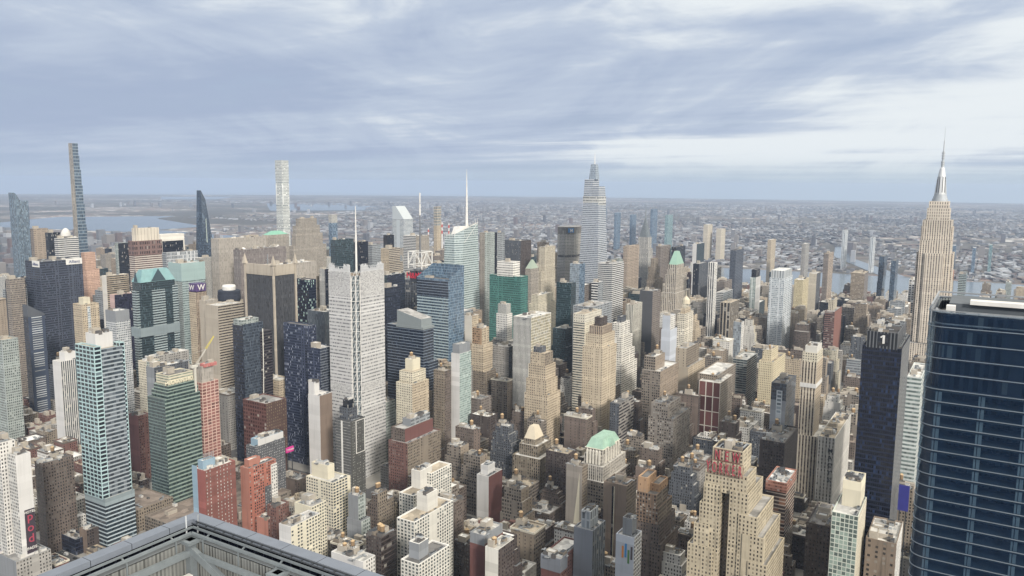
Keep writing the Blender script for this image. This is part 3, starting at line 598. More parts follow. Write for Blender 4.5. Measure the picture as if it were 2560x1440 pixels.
# ---------------------------------------------------------------- special builders
def manhattan_glass(box):
    x, y, w, d, H = box
    root = thing('glass_office_tower', 'huge dark blue glass tower with rounded corner and white floor bands at the right edge', 'tower', (x, y, 0))
    def ring(inset, n=7, r=5.5):
        r = max(1.0, r - inset * .6); P = []
        for cx, cy, a0 in ((inset + r, inset + r, 180), (w - inset - r, inset + r, 270), (w - inset - r, d - inset - r, 0), (inset + r, d - inset - r, 90)):
            P += [(cx + r * cos(radians(a0 + 90 * k / n)), cy + r * sin(radians(a0 + 90 * k / n))) for k in range(n + 1)]
        return P
    def glass(t, b):
        oc = t.new('ShaderNodeTexCoord').outputs['Object']; x_, y_, z_ = t.xyz(oc)
        wn = t.new('ShaderNodeTexWhiteNoise', noise_dimensions='3D')
        t.put(wn.inputs[0], t.comb(t.m('FLOOR', t.m('MULTIPLY', x_, .62)), t.m('FLOOR', t.m('MULTIPLY', y_, .62)), t.m('FLOOR', t.m('MULTIPLY', z_, .21))))
        b.inputs['Base Color'].default_value = (*[v * .5 for v in lin('#2c4768')], 1); b.inputs['Roughness'].default_value = .06; b.inputs['IOR'].default_value = 1.75
        t.put(b.inputs['Normal'], t.vm('NORMALIZE', t.vm('ADD', t.new('ShaderNodeNewGeometry').outputs['Normal'], t.vm('MULTIPLY', t.vm('SUBTRACT', wn.outputs['Color'], (.5, .5, .5)), (.03, .03, .03)))))
        tr = t.new('ShaderNodeBsdfTransparent'); tr.inputs[0].default_value = (.58, .70, .80, 1)
        ms = t.new('ShaderNodeMixShader'); k = t.m('ADD', t.m('MULTIPLY', wn.outputs['Value'], .14), .32)
        t.put(ms.inputs[0], k); t.l.new(tr.outputs[0], ms.inputs[1]); t.l.new(b.outputs[0], ms.inputs[2]); t.l.new(ms.outputs[0], t.n['Material Output'].inputs[0])
    gm = principled('tower glass', glass)
    b = MB(); b.prism(ring(0), 0, H, 0, 3, 4); b.build('curtain_wall', [gm], root)
    top = [H - 5.9 * k for k in range(1, 6)]; zs = top + [top[-1] - 4.75 * k for k in range(1, 56)]
    b = MB(); R0, R1 = ring(-.22), ring(.0)
    for z in [H - .4] + [z for z in zs if z > 4]:
        n = len(R0); h = .28
        for i in range(n):
            j = (i + 1) % n
            b.face([(*R0[i], z), (*R0[j], z), (*R0[j], z + h), (*R0[i], z + h)]); b.face([(*R0[i], z + h), (*R0[j], z + h), (*R1[j], z + h), (*R1[i], z + h)]); b.face([(*R1[i], z), (*R1[j], z), (*R0[j], z), (*R0[i], z)])
    b.build('floor_band', [plain('anodised band', '#9fabb5', .35, .4, .1)], root)
    b = MB(); I = ring(.6)
    for z in zs[4:]:
        if z > 4: b.prism(I, z - .9, z + .1, 0, 3, 4, 0); b.face([(*p, z - .9) for p in I[::-1]], 0)
    b.build('floor_slab', [plain('slab', '#46525a', .8)], root)
    b = MB(); I = ring(9.0, 3, 9.5); b.prism(I, 0, H - 30, 0, 3, 4.75); I = ring(2.2, 5); b.prism(I, H - 29.5, H - 1, 0, 3, 6); b.build('core', [FAC['core_fit'][0]], root)
    cm = plain('column cladding', '#aab2b2', .7)
    for yy in (d - 6, d - 20, d - 34, d - 48):
        if yy > 2: b = MB(); b.box(1.0, 2.1, yy - .55, yy + .55, 0, H - 30); b.box(1.0, 2.1, yy + .85, yy + 1.5, 0, H - 30); b.build('column', [cm], root)
    # open crown: steel frame, plant and screens behind the glass edge
    b = MB(); b.prism(ring(1.2), H - 5.0, H - 4.6, 0, 3, 4, 0); b.build('roof', [ROOF['grey']], root)
    b = MB()
    for z in (H + .2, H + 2.2): b.beam((1, d - 1, z), (w - 1, d - 1, z), .6); b.beam((1, 0, z), (1, d - 1, z), .4) if z < H + 1 else None; b.beam((w - 1, 0, z), (w - 1, d - 1, z), .6)
    for k in range(6): b.beam((1 + k * 7, d - 1, H - 4.6), (1 + k * 7, d - 1, H + 2.2), .4)
    for k in range(4): b.beam((2, d - 2 - k * 2.6, H + .1), (9, d - 10, H - 3.4), .45); b.beam((2 + k * 2.4, d - 2, H + .1), (11, d - 9, H - 3.4), .4)
    b.build('roof_frame', [METAL], root)
    b = MB(); b.box(5.5, 9.5, d - 8.5, d - 5.5, H - 4.6, H + 1.6); b.build('hatch_house', [WHITE], root)
    b = MB(); b.box(16, w - 3, 4, d - 6, H - 4.6, H + 1.4); b.build('plant_screen', [plain('screen', '#5a6167', .6)], root)
    b = MB(); b.box(14, 20, 2, d - 13, H + 1.5, H + 3.0); b.build('roof_duct', [WHITE], root)
    for k in range(6):
        inst('cooling_fan', FAN, (7 + k * .4, d - 14 - k * 4.6, H - 4.6), root, 2.2)
        b = MB(); b.box(9.5, 11.5, d - 15.5 - k * 4.6, d - 13.5 - k * 4.6, H - 4.6, H - 2.4); b.build('pump_unit', [plain('pump red', '#a8524a', .6) if k % 2 else METAL], root)
def terrace():
    """roof edge of the near building below the viewpoint"""
    Z = 312.0; x1, y1 = 27.7, 104.0; x0, y0 = -30.0, -30.0
    root = thing('roof_deck', 'grey metal roof edge meeting in a corner, nearest the camera, bottom left', 'rooftop', (x1, y1, 0))
    cop = plain('coping panels', '#868d98', .55, .2, .18, .6); g = plain('steel frame', '#8f979b', .5, .3, .25, .8)
    L, D = x0 - x1, y0 - y1; cw = 1.55
    b = MB()      # coping: two mitred runs with panel joints
    for a in range(12):
        p, q = L * a / 12, L * (a + 1) / 12 + .06 * (a < 11); p = min(p, -.0)
        b.face([(q, -cw if a < 11 else -cw, Z), (p if a else -cw, -cw, Z), (p, 0, Z), (q, 0, Z)]); b.face([(p if a else -cw, -cw, Z), (q, -cw, Z), (q, -cw, Z - .7), (p if a else -cw, -cw, Z - .7)])
        p, q = D * a / 24, D * (a + 1) / 24 + .06 * (a < 23)
    for a in range(24):
        p, q = D * a / 24, D * (a + 1) / 24 + .06 * (a < 23)
        b.face([(-cw, p if a else -cw, Z), (-cw, q, Z), (0, q, Z), (0, p, Z)]); b.face([(-cw, q, Z), (-cw, p if a else -cw, Z), (-cw, p if a else -cw, Z - .7), (-cw, q, Z - .7)])
    b.build('coping', [cop], root)
    b = MB(); b.wall((L, 0), (0, 0), Z - 14, Z - .05, 0, 3, 4); b.wall((0, D), (0, 0), 0, Z - .05, 0, 3, 4)
    b.v = []; b.f = []; b.m = []; b.uv = []
    b.wall((0, D), (0, 0), 0, Z - .02, 0, 1.5, 4); b.wall((0, 0), (L, 0), 0, Z - .02, 0, 1.5, 4); b.wall((L, 0), (L, D), 0, Z - 20, 0, 1.5, 4); b.wall((L, D), (0, D), 0, Z - 20, 0, 1.5, 4)
    b.build('facade', [FAC['navy'][0]], root)
    b = MB()      # ribbed screen walls behind the gutter
    s = -cw - 1.1
    b.wall((s, s), (L, s), Z - 6.9, Z - 1.8, 0, .5, 20); b.wall((s, D), (s, s), Z - 6.9, Z - 1.8, 0, .5, 20)
    b.f = [f[::-1] for f in b.f]; uv = []
    for i in range(0, len(b.uv), 4): uv += b.uv[i:i + 4][::-1]
    b.uv = uv; b.build('screen_wall', [FAC['fence_steel'][0]], root)
    b = MB(); b.box(L, s, D, s, Z - 7.2, Z - 6.9); b.build('deck', [plain('deck membrane', '#c2c3bf', .85, 0, .12)], root)
    b = MB(); b.box(L, -cw, s, -cw, Z - 1.9, Z - 1.7); b.box(s, -cw, D, s, Z - 1.9, Z - 1.7); b.build('gutter', [plain('gutter metal', '#8d9295', .6, .3)], root)
    b = MB()      # upper and lower tubes running along the inside
    for off, z, w in ((-cw - .35, Z - .8, .22), (-cw - 1.05, Z - 1.15, .3), (s - .4, Z - 3.4, .42), (s - .3, Z - 6.4, .4)):
        b.beam((off, off, z), (L, off, z), w); b.beam((off, off, z), (off, D, z), w)
    for k in range(9):
        q = s - 2.2 - k * 6.2
        if q > L: b.beam((q, -cw - .2, Z - 1.0), (q, s + .1, Z - 1.5), .16); b.beam((q, s - .1, Z - 1.35), (q, s - .1, Z - 3.0), .14)
        b.beam((-cw - .2, q, Z - 1.0), (s + .1, q, Z - 1.5), .16); b.beam((s - .1, q, Z - 1.35), (s - .1, q, Z - 3.0), .14)
    b.build('rail', [g], root)
    for k, (px, py) in enumerate(((s - .6, s - .6), (s - 13.5, s - .7), (s - 27, s - .7), (s - .7, s - 15.5), (s - .7, s - 31))):
        b = MB(); b.box(px - .45, px + .45, py - .45, py + .45, Z - 6.9, Z - 1.5); b.box(px - .9, px + .9, py - .9, py + .9, Z - 1.9, Z - 1.5)
        b.build('post', [g], root)
    for p, q in (((s - .8, s - 1, Z - 2.6), (s - .9, s - 10.5, Z - 6.5)), ((s - .8, s - 15.5, Z - 2.6), (s - .9, s - 24, Z - 6.5))):
        b = MB(); b.beam(p, q, .55, 0, .9); b.build('brace', [g], root)
    b = MB(); b.beam((s - .8, s - .8, Z - 3.0), (s - .8, D, Z - 3.0), .35, 0, .6); b.beam((s - .8, s - .8, Z - 3.0), (L, s - .8, Z - 3.0), .45, 0, .8); b.build('girder', [g], root)
    b = MB(); b.box(s - 2.3, s - 1.4, s - 1.9, s - 1.1, Z - 6.9, Z - 5.3); b.build('electric_box', [WHITE], root)
    b = MB()      # cleaning-cradle rail on the south-east run
    b.beam((-cw - .35, -cw - 1, Z + .05), (-cw - .35, D, Z + .05), .12); b.beam((-cw - .9, -cw - 1, Z + .05), (-cw - .9, D, Z + .05), .12)
    for k in range(60):
        if -cw - 1.5 - k * 1.6 > D: b.beam((-cw - .35, -cw - 1.5 - k * 1.6, Z), (-cw - .9, -cw - 1.5 - k * 1.6, Z), .1)
    b.build('cradle_track', [DARKM], root)
    b = MB(); b.beam((-cw - .2, -cw - 1.1, Z - 1.4), (-cw + .1, -cw - .9, Z + .7), .16); b.beam((-cw - 1.1, -cw - .2, Z - 1.4), (-cw - .9, -cw + .1, Z + .7), .16); b.build('corner_strut', [METAL], root)
def aqua_extra(root, w, d, H): pass
def hill_sign(root, w, d, H):
    text('sign', 'McGRAW HILL', 5.6, plain('sign cream', '#e9e2c8', .6), root, (w * .50, d * .13, H * 1.115), 'S', .5)
def crane(p):
    x, y, z = p
    root = thing('tower_crane', 'yellow and white luffing crane rising over the pink framed site', 'crane', (x, y, 0)); Y = plain('crane yellow', '#e0cf4e', .6); Wt = plain('crane white', '#d8d5ca', .6)
    b = MB(); b.box(-1, 1, -1, 1, 0, z); b.build('mast', [Wt], root)
    b = MB(); b.box(-4, 3, -1.4, 1.4, z, z + 2.4); b.build('machine_deck', [Wt], root)
    def boom(a, c, mat, nm):
        b = MB(); A, C = Vector(a), Vector(c)
        for s in (-1, 1):
            o = Vector((0, s * .9, 0)); b.beam(A + o, C + o * .4, .32); b.beam(A + o + Vector((-.9, 0, .9)), C + o * .3 + Vector((-.3, 0, .3)), .25)
        for k in range(12): q = A + (C - A) * (k / 12); q2 = A + (C - A) * ((k + 1) / 12); b.beam(q + Vector((0, -.8, 0)), q2 + Vector((-.7, .6, .8)), .18)
        b.build(nm, [mat], root)
    e = Vector((16, -14, z + 34)); s0 = Vector((2, 0, z + 2)); m_ = s0 + (e - s0) * .55
    boom(s0, m_, Wt, 'lower_boom'); boom(m_, e, Y, 'upper_boom')
    b = MB(); b.beam((-3, 0, z + 2), (-5, 1, z + 15), .35); b.beam((-5, 1, z + 15), m_, .16); b.build('back_mast', [Wt], root)
def slant(root, w, d, H):
    b = MB(); z0, z1, z2 = H - .5, H + 18, H + 2
    b.face([(0, 0, z0), (w, 0, z0), (w, 0, z2), (0, 0, z1)], 0); b.face([(0, d, z0), (0, 0, z0), (0, 0, z1), (0, d, z1)], 0); b.face([(w, 0, z0), (w, d, z0), (w, d, z2), (w, 0, z2)], 0); b.face([(w, d, z0), (0, d, z0), (0, d, z1), (w, d, z2)], 0)
    b.face([(0, 0, z1), (w, 0, z2), (w, d, z2), (0, d, z1)], 1); b.build('slanted_crown', [FAC['slate'][0], WHITE], root)
def pod(root, w, d, H):
    b = MB(); b.box(w * .32, w * .98, -.35, 0, H * .32, H * .62); b.build('banner', [plain('banner dark', '#3d343d', .7)], root)
    red = plain('banner red', '#b0475a', .6)
    for k, ch in enumerate('pod'): text('banner_letter', ch, 10, red, root, (w * .65, -.5, H * (.545 - .075 * k)), 'S', .08)
    text('banner_letter', 'HOTEL', 3.0, WHITE, root, (w * .65, -.5, H * .595), 'S', .08); text('banner_letter', 'PADS', 3.4, WHITE, root, (w * .65, -.5, H * .345), 'S', .08)
def blue_strip(root, w, d, H):
    b = MB(); b.box(-.4, 0, d * .62, d + .3, 0, H + 2.5); b.build('edge_strip', [FAC['blank_blue'][0]], root)
    b = MB(); b.tier(w * .1, w * .5, d * .4, d * .8, H - 1, H + 7, (20, 20)); b.build('penthouse', [FAC['blank_blue'][0]] * 2 + [ROOF['pale'], FAC['blank_blue'][0]], root)
    b = MB()
    for k in range(7): q = w * (.15 + .05 * k); b.beam((q, d * .42, H + 7), (q, d * .42, H + 13), .3)
    for k in range(4): b.beam((w * .12, d * .42, H + 8 + k * 1.6), (w * .48, d * .42, H + 8 + k * 1.6), .3)
    b.build('tank_cage', [METAL], root)
def outline(root, w, d, H):
    b = MB(); z1, z2 = H * .62, H - 2
    b.box(w * .35, w * .39, -.3, 0, z1, z2); b.box(w * .94, w * .98, -.3, 0, z1, z2); b.box(w * .35, w * .98, -.3, 0, z2, z2 + .6); b.box(w * .35, w * .98, -.3, 0, z1 - .6, z1)
    b.box(-.3, 0, d * .52, d * .62, 0, H - 1); b.build('white_outline', [WHITE], root)
def westin_beam(root, w, d, H):
    b = MB(); pts = [(w * .56 + 5.5 * (k / 14) ** 2 * -1 + 5.5, H * (.95 - .80 * k / 14)) for k in range(15)]
    for (xa, za), (xb, zb) in zip(pts, pts[1:]): b.beam((xa, -.6, za), (xb, -.6, zb), .9)
    b.build('light_beam', [plain('curved fin', '#f3f0e6', .5)], root)
    b = MB(); b.box(w * .6, w * 1.02, -.5, d, 0, H * .93); b.build('copper_wing', [FAC['dkwing'][0]], root)
def nyt(p):
    x, y, w, d, H = p
    root = thing('lattice_tower', 'pale grey latticed skyscraper with open comb top and tall white mast', 'skyscraper', (x, y, 0))
    A, Bk, G = 'nyt', 'nyt_blank', 'nyt_glass'
    c = .16
    b = MB(); b.tier(w * c * .55, w * (1 - c * .5), d * c * .55, d * (1 - c * .5), 0, H, (FAC[G][1], 4.2), None, 4, 1); b.build('core', [FAC[G][0]] * 2 + [ROOF['dark'], METAL], root)
    b = MB(); b.tier(-2, w * .3 - 2, d * .36, d, 0, H, (FAC[A][1], 4.2), None, 4, .5)
    b.v = []; b.f = []; b.m = []; b.uv = []
    for nm, (a0, a1, b0, b1) in dict(west_screen=(-1.5, 0, d * .17, d), south_screen=(w * .17, w, -1.5, 0)).items():
        for z0, z1, k in ((0, H * .44, A), (H * .44, H * .475, Bk), (H * .475, H * .90, A), (H * .90, H * 1.02, Bk)):
            b = MB(); b.box(a0, a1, b0, b1, z0, z1, 0, FAC[k][1], FAC[k][2]); b.build('ceramic_screen', [FAC[k][0]], root)
        b = MB(); L = (b1 - b0) if nm[0] == 'w' else (a1 - a0); n = int(L / .9); R = random.Random(5)
        for i in range(n):
            q = (b0 if nm[0] == 'w' else a0) + (i + .5) * L / n; t = H * 1.02 + 8 + R.uniform(-1.6, 1.6) - (4 if .3 < i / n < .7 else 0)
            b.box(a0 + .4 if nm[0] == 'w' else q - .22, a1 - .4 if nm[0] == 'w' else q + .22, q - .14 if nm[0] == 'w' else b0 + .4, q + .14 if nm[0] == 'w' else b1 - .4, H * 1.02, t)
        for z in (3, 6): b.box(a0 + .5, a1 - .5, b0, b1, H * 1.02 + z - .25, H * 1.02 + z)
        b.build('comb_parapet', [plain('ceramic rods', '#d9dadb', .7)], root)
    for bx in (0, 1):
        b = MB()      # steel lattice in the recessed corner
        for z in range(0, int(H), 12):
            for (p1, p2) in (((0, d * .16), (w * .08, d * .08)), ((w * .08, d * .08), (w * .16, 0))):
                b.beam((*p1, z), (*p2, z), .5); 
                if bx: b.beam((*p1, z), (*p2, z + 12), .35)
        for q in ((0.2, d * .165), (w * .08, d * .08), (w * .165, 0.2)): b.beam((*q, 0), (*q, H), .9)
        if bx: b.build('corner_lattice', [WHITE], root)
    b = MB(); b.lathe(w * .5, d * .5, [(1.3, H - 3), (1.1, H + 40), (.8, H + 52), (.4, H + 79), (.1, H + 81)], 0, 8); b.build('mast', [WHITE], root)
    R = random.Random(2); rooftop(root, w * .2, w * .8, d * .2, d * .8, H - 4, R, 0, 2, 6, None)
def astor_fins(root, w, d, H):
    m_ = FAC['beige_blank'][0]
    b = MB()
    for (x0, x1, y0, y1) in ((-1, w + 1, -1, 2), (-1, 2, -1, d + 1)):
        b.box(x0, x1, y0, y1, H, H + 14, 0)
    b.build('crown', [m_], root)
    for px, py, s in ((-1, -1, 1), (w * .98, -1, 1), (-1, d * .98, 1)):
        b = MB(); b.box(px - 1, px + 1.4, py - 1, py + 1.4, 0, H + 14); b.pyramid(px - 2.5, px + 3, py - 2.5, py + 3, H + 14, H + 27, .1, .1); b.build('corner_fin', [m_], root)
    b = MB(); b.beam((w * .4, d * .5, H), (w * .4, d * .5, H + 26), .8); b.beam((w * .4 - 3, d * .5, H + 14), (w * .4 + 3, d * .5, H + 14), .6); b.beam((w * .4, d * .5 - 2, H + 19), (w * .4, d * .5 + 2, H + 19), .6); b.build('antenna', [METAL], root)
def disc(root, w, d, H):
    b = MB(); b.lathe(w * .5, d * .5, [(15, H - 1), (16, H + 2), (16, H + 8), (15.5, H + 8.5), (15.5, H + 14), (14, H + 15)], 0, 28); b.build('revolving_floor', [FAC['bk_slab'][0]], root)
    b = MB(); b.lathe(w * .5, d * .5, [(9, H + 15), (9.5, H + 20), (8.5, H + 22)], 0, 20); b.build('white_drum', [WHITE], root)
def wsign(root, w, d, H):
    pm = plain('purple sign', '#5d4a78', .5)
    b = MB(); b.box(-.6, 0, d * .1, d * .9, H - 1, H + 11); b.box(0, w * .95, -.6, 0, H - 1, H + 11); b.box(0, w * .9, 0, d * .9, H - 2, H + 10.5); b.build('sign_board', [pm], root)
    text('sign_letter', 'W', 11, WHITE, root, (-.8, d * .5, H + 1.2), 'W', .1); text('sign_letter', 'W', 12, WHITE, root, (w * .5, -.8, H + 1), 'S', .1)
def gable(root, w, d, H):
    b = MB(); z0, z1 = H, H + 17
    i = .14
    b.pyramid(-1, w + 1, -1, d + 1, z0 - 1.2, z1, .72, .35, 0); b.build('glass_roof', [plain('teal roof glass', '#87aeb0', .3)], root)
    g = MB(); g.face([(w * .28, -1.4, z0 - .5), (w * .72, -1.4, z0 - .5), (w * .5, -1.4, z1 + 1)], 0); g.face([(w * .28, -1.4, z0 - .5), (w * .5, -1.4, z1 + 1), (w * .5, d * .4, z1 + 1)], 1); g.face([(w * .72, -1.4, z0 - .5), (w * .5, d * .4, z1 + 1), (w * .5, -1.4, z1 + 1)], 1)
    g.face([(-1.4, d * .28, z0 - .5), (-1.4, d * .5, z1 + 1), (-1.4, d * .72, z0 - .5)], 0); g.build('gable', [FAC['teal_dk'][0], plain('teal roof glass', '#87aeb0', .3)], root)
def dishes(root, w, d, H):
    for k in range(6):
        b = MB(); b.lathe(0, 0, [(.2, 0), (.2, 1.6), (.3, 1.7), (3.0, 3.2)], 0, 12, False); o = b.build('satellite_dish', [WHITE], root); o.location = (w * (.12 + .15 * k), d * .4, H - 1); o.rotation_euler = (.5, 0, k)
def copper(root, w, d, H, t=0.0, h=None, nm='copper_roof', hexc='#86bda6'):
    b = MB(); b.pyramid(0, w, 0, d, H - .9, H + (h or w * .3), t, t); b.build(nm, [plain('copper green ' + hexc, hexc, .6, 0, .15)], root)
def hm(root, w, d, H):
    dm = plain('sign backing', '#3a3f46', .6); red = plain('sign red', '#d8344a', .5)
    b = MB(); b.lathe(w * .42, d * .62, [(11, H - 1), (11, H + 17), (10, H + 17.5)], 0, 24); b.build('drum', [plain('drum panels', '#8b8d8f', .5, .4)], root)
    for nm, (x0, x1, y0, y1) in dict(a=(-1, w * .5, -1, 1), b=(-1, 1, -1, d * .5), c=(w * .75, w + 6, -1, 1)).items():
        b = MB(); b.box(x0, x1, y0, y1, H - 2, H + 16); b.build('sign_board', [dm], root)
    text('sign', 'H&M', 13, red, root, (-1.6, d * .24, H + 4), 'W', .3); text('sign', 'H&M', 13, red, root, (w * .2, -1.6, H + 4), 'S', .3); text('sign', 'H&M', 12, red, root, (w + .5, -1.6, H + 7), 'S', .3)
    b = MB(); s = 14; cx, cy, z0, z1 = w * .42, d * .62, H + 17, H + 45
    C = [(cx - s, cy - s), (cx + s, cy - s), (cx + s, cy + s), (cx - s, cy + s)]
    for k in range(4):
        p, q = C[k], C[(k + 1) % 4]; m_ = ((p[0] + q[0]) / 2, (p[1] + q[1]) / 2)
        b.beam((*p, z0), (*p, z1), 1.5); b.beam((*p, z1), (*q, z1), 1.5); b.beam((*p, z0 + 6), (*q, z0 + 6), 1.2); b.beam((*p, z0 + 6), (*m_, z1), 1.0); b.beam((*q, z0 + 6), (*m_, z1), 1.0); b.beam((*m_, z0), (*m_, z1), 1.0)
    b.build('truss_cube', [WHITE], root)
    b = MB(); b.lathe(cx, cy, [(1.8, z1 - 10), (1.4, z1 + 4), (1.2, z1 + 34), (1.0, z1 + 35), (.8, z1 + 60)], 0, 8); b.build('mast', [plain('mast grey', '#7f8184', .5, .3)], root)
    b = MB(); b.lathe(cx, cy, [(1.3, z1 + 60), (1.3, z1 + 79)], 0, 8); b.lathe(cx, cy, [(1.1, z1 + 80), (1.1, z1 + 97)], 0, 8); b.build('antenna', [WHITE], root)
def wedge(root, w, d, H):
    b = MB(); b.prism([(w * .02, d * .02), (w * .98, d * .02), (w * .98, d * .98), (w * .02, d * .98)], H - 2, H + 1, 0, 3, 4)
    z = lambda x, y: H + 3 + 17 * (x / w)
    for p, q in (((0, 0), (w, 0)), ((w, 0), (w, d)), ((w, d), (0, d)), ((0, d), (0, 0))): b.wall(p, q, H - .5, z(*p), 0, 1.7, 4, z(*p), z(*q))
    b.build('sloping_screen', [FAC['blue_glass'][0]], root)
def slope_roof(root, w, d, H):
    g = FAC['teal_blank'][0]; x0, x1, y0, y1 = w * .0, w, d * .05, d * .72; b = MB(); zw, ze = H + 16, H + 11
    for p, q in (((x0, y0), (x1, y0)), ((x1, y0), (x1, y1)), ((x1, y1), (x0, y1)), ((x0, y1), (x0, y0))):
        f = lambda r: H + 11 + 9 * (r[1] - y0) / (y1 - y0); b.wall(p, q, H - 1, f(p), 0, 5, 4, f(p), f(q))
    b.face([(x0, y0, H + 11), (x1, y0, H + 11), (x1, y1, H + 20), (x0, y1, H + 20)], 1); b.build('plant_house', [plain('zinc panels', '#9ba3a4', .5, .2, .1), ROOF['grey']], root)
    b = MB(); b.box(-.6, w + .6, -.6, d * .74, H * .985, H + .6); b.build('cornice_band', [plain('zinc panels', '#9ba3a4', .5, .2, .1)], root)
def boa(p):
    x, y, w, d, H = p
    root = thing('crystal_tower', 'faceted pale green glass skyscraper with peaked crown and tall white spire', 'skyscraper', (x, y, 0))
    g = FAC['pale_glass'][0]; b = MB(); c = .30
    base = [(0, d * .1), (w * .12, 0), (w, 0), (w, d), (0, d)]
    top = [(w * .10, d * .30, H), (w * .34, d * .02, H + 8), (w * .92, d * .05, H + 18), (w * .9, d * .93, H + 10), (w * .08, d * .92, H - 4)]
    n = 5; zb = H * .36
    b.prism(base, 0, zb, 0, 1.6, 4.1)
    for i in range(n):
        j = (i + 1) % n; L = max(2, round(math.hypot(base[j][0] - base[i][0], base[j][1] - base[i][1]) / 1.6))
        b.face([(*base[i], zb), (*base[j], zb), top[j], top[i]], 0, [(0, round(zb / 4.1)), (L, round(zb / 4.1)), (L, top[j][2] / 4.1), (0, top[i][2] / 4.1)])
    b.face([(q[0], q[1], min(t[2] for t in top) - 3) for q in top], 1); b.build('shaft', [g, ROOF['pale']], root)
    b = MB()
    for k in range(7):
        f = k / 6; a, e = Vector(top[1]), Vector(top[2]); q = a + (e - a) * f; b.beam(q - Vector((0, 0, 14 + 6 * f)), q + Vector((0, 1, 3 + 5 * f)), .5)
        a, e = Vector(top[0]), Vector(top[4]); q = a + (e - a) * f; b.beam(q - Vector((0, 0, 12)), q + Vector((0, 0, 5)), .5)
    b.beam(top[1], top[2], .8); b.beam(top[2], top[3], .8); b.beam(top[0], top[1], .8); b.beam((w * .34, d * .02, H - 16), (w * .92, d * .05, H + 18), .6)
    b.build('crown_frame', [WHITE], root)
    b = MB(); b.pyramid(w * .22, w * .74, d * .2, d * .75, H - 4, H + 12, .7, .7, 0); b.build('white_crown', [WHITE], root)
    b = MB(); b.lathe(w * .60, d * .30, [(2.6, H), (2.4, H + 26), (1.5, H + 66), (.8, H + 95), (.2, H + 114)], 0, 8); b.build('spire', [WHITE], root)
def park432(x, y):
    root = thing('needle_tower', 'very tall slim white gridded square tower, tallest near the left centre', 'skyscraper', (x, y, 0)); m, bw, fl = FAC['white_grid']
    for k in range(6):
        b = MB(); z0, z1 = 71 * k, 71 * (k + 1) - 6; b.tier(0, 28.5, 0, 28.5, z0, z1, (4.75, 4.75), None, .8, .4); b.build('drum', [m, m, ROOF['pale'], m], root)
        if k < 5: b = MB(); b.tier(.5, 28, .5, 28, z1 - .9, z1 + 6, (4.75, 6), None, .2, .2); b.build('open_floor', [m] * 2 + [ROOF['pale'], m], root)
def steinway(x, y):
    root = thing('needle_tower', 'extremely thin tower with tan side and stepped blue glass face, tallest on the left', 'skyscraper', (x, y, 0)); t, g = FAC['stein_tan'], FAC['stein_glass']
    for k, z1 in enumerate((90, 175, 240, 292, 340, 380, 416, 447)):
        z0 = (0, 90, 175, 240, 292, 340, 380, 416)[k]; b = MB(); b.tier(0, 27 - k * 1.75, k * .5, 21, z0, z1, (t[1], t[2]), (g[1], g[2]), .3, .3); b.build('shaft', [t[0], g[0], ROOF['tan'], t[0]], root)
def wedge_tower(x, y):
    root = thing('tapering_tower', 'dark blue glass tower tapering to a thin slanted blade, left of the white needle tower', 'skyscraper', (x, y, 0)); g = FAC['blade'][0]
    b = MB(); w, d = 36, 30; base = [(0, 0), (w, 0), (w, d), (0, d)]; mid = [(1, 1), (w - 5, 1), (w - 4, d), (1, d)]; top = [(7, 11, 331), (16, 7, 309), (19, d - 2, 318), (8, d - 2, 331)]
    for lo, hi, z0, z1 in ((base, mid, 0, 190),):
        for i in range(4): j = (i + 1) % 4; b.face([(*lo[i], z0), (*lo[j], z0), (*hi[j], z1), (*hi[i], z1)], 0, [(0, 0), (10, 0), (10, 48), (0, 48)])
    for i in range(4): j = (i + 1) % 4; b.face([(*mid[i], 190), (*mid[j], 190), top[j], top[i]], 0, [(0, 48), (10, 48), (6, 80), (4, 80)])
    b.face(top, 0); b.build('shaft', [g], root)
    b = MB(); b.face([(-.3, 9, 60), (-.3, 13, 60), (4, 15, 250), (4, 12, 255)], 0); b.face([(10, 0, 100), (15, 0, 100), (13, 2.6, 262), (11, 2.8, 262)], 0); b.face([(26, -.3, 40), (31, -.3, 40), (26, 1.6, 215), (24, 1.6, 215)], 0)
    b.build('light_fin', [plain('pale fin', '#aab5b0', .5)], root)
def one57(x, y):
    root = thing('curved_top_tower', 'blue silver striped glass tower with a curved waterfall top, far left', 'skyscraper', (x, y, 0)); m, bw, fl = FAC['one57']
    b = MB(); pts = [(0, 322), (3, 321), (6, 318), (9, 312), (12, 305.5), (14, 303), (32, 303)]; d = 24
    for (xa, za), (xb, zb) in zip(pts, pts[1:]):
        n = max(1, round((xb - xa) / bw)); k = .25
        b.face([(xa, 0, 0), (xb, 0, 0), (xb, 0, zb), (xa, 0, za)], 0, [(xa / bw, 0), (xb / bw, 0), (xb / bw, zb * k), (xa / bw, za * k)])
        b.face([(xb, d, 0), (xa, d, 0), (xa, d, za), (xb, d, zb)], 0, [(xa / bw, 0), (xb / bw, 0), (xb / bw, zb * k), (xa / bw, za * k)]); b.face([(xa, 0, za), (xb, 0, zb), (xb, d, zb), (xa, d, za)], 1)
    b.wall((0, d), (0, 0), 0, 322, 0, bw, fl); b.wall((32, 0), (32, d), 0, 303, 0, bw, fl); b.build('shaft', [m, plain('top glass', '#8296a5', .25)], root)
    b = MB(); b.tier(14, 40, -6, 14, 0, 232, (bw, fl)); b.build('lower_wing', [m, m, ROOF['pale'], m], root)
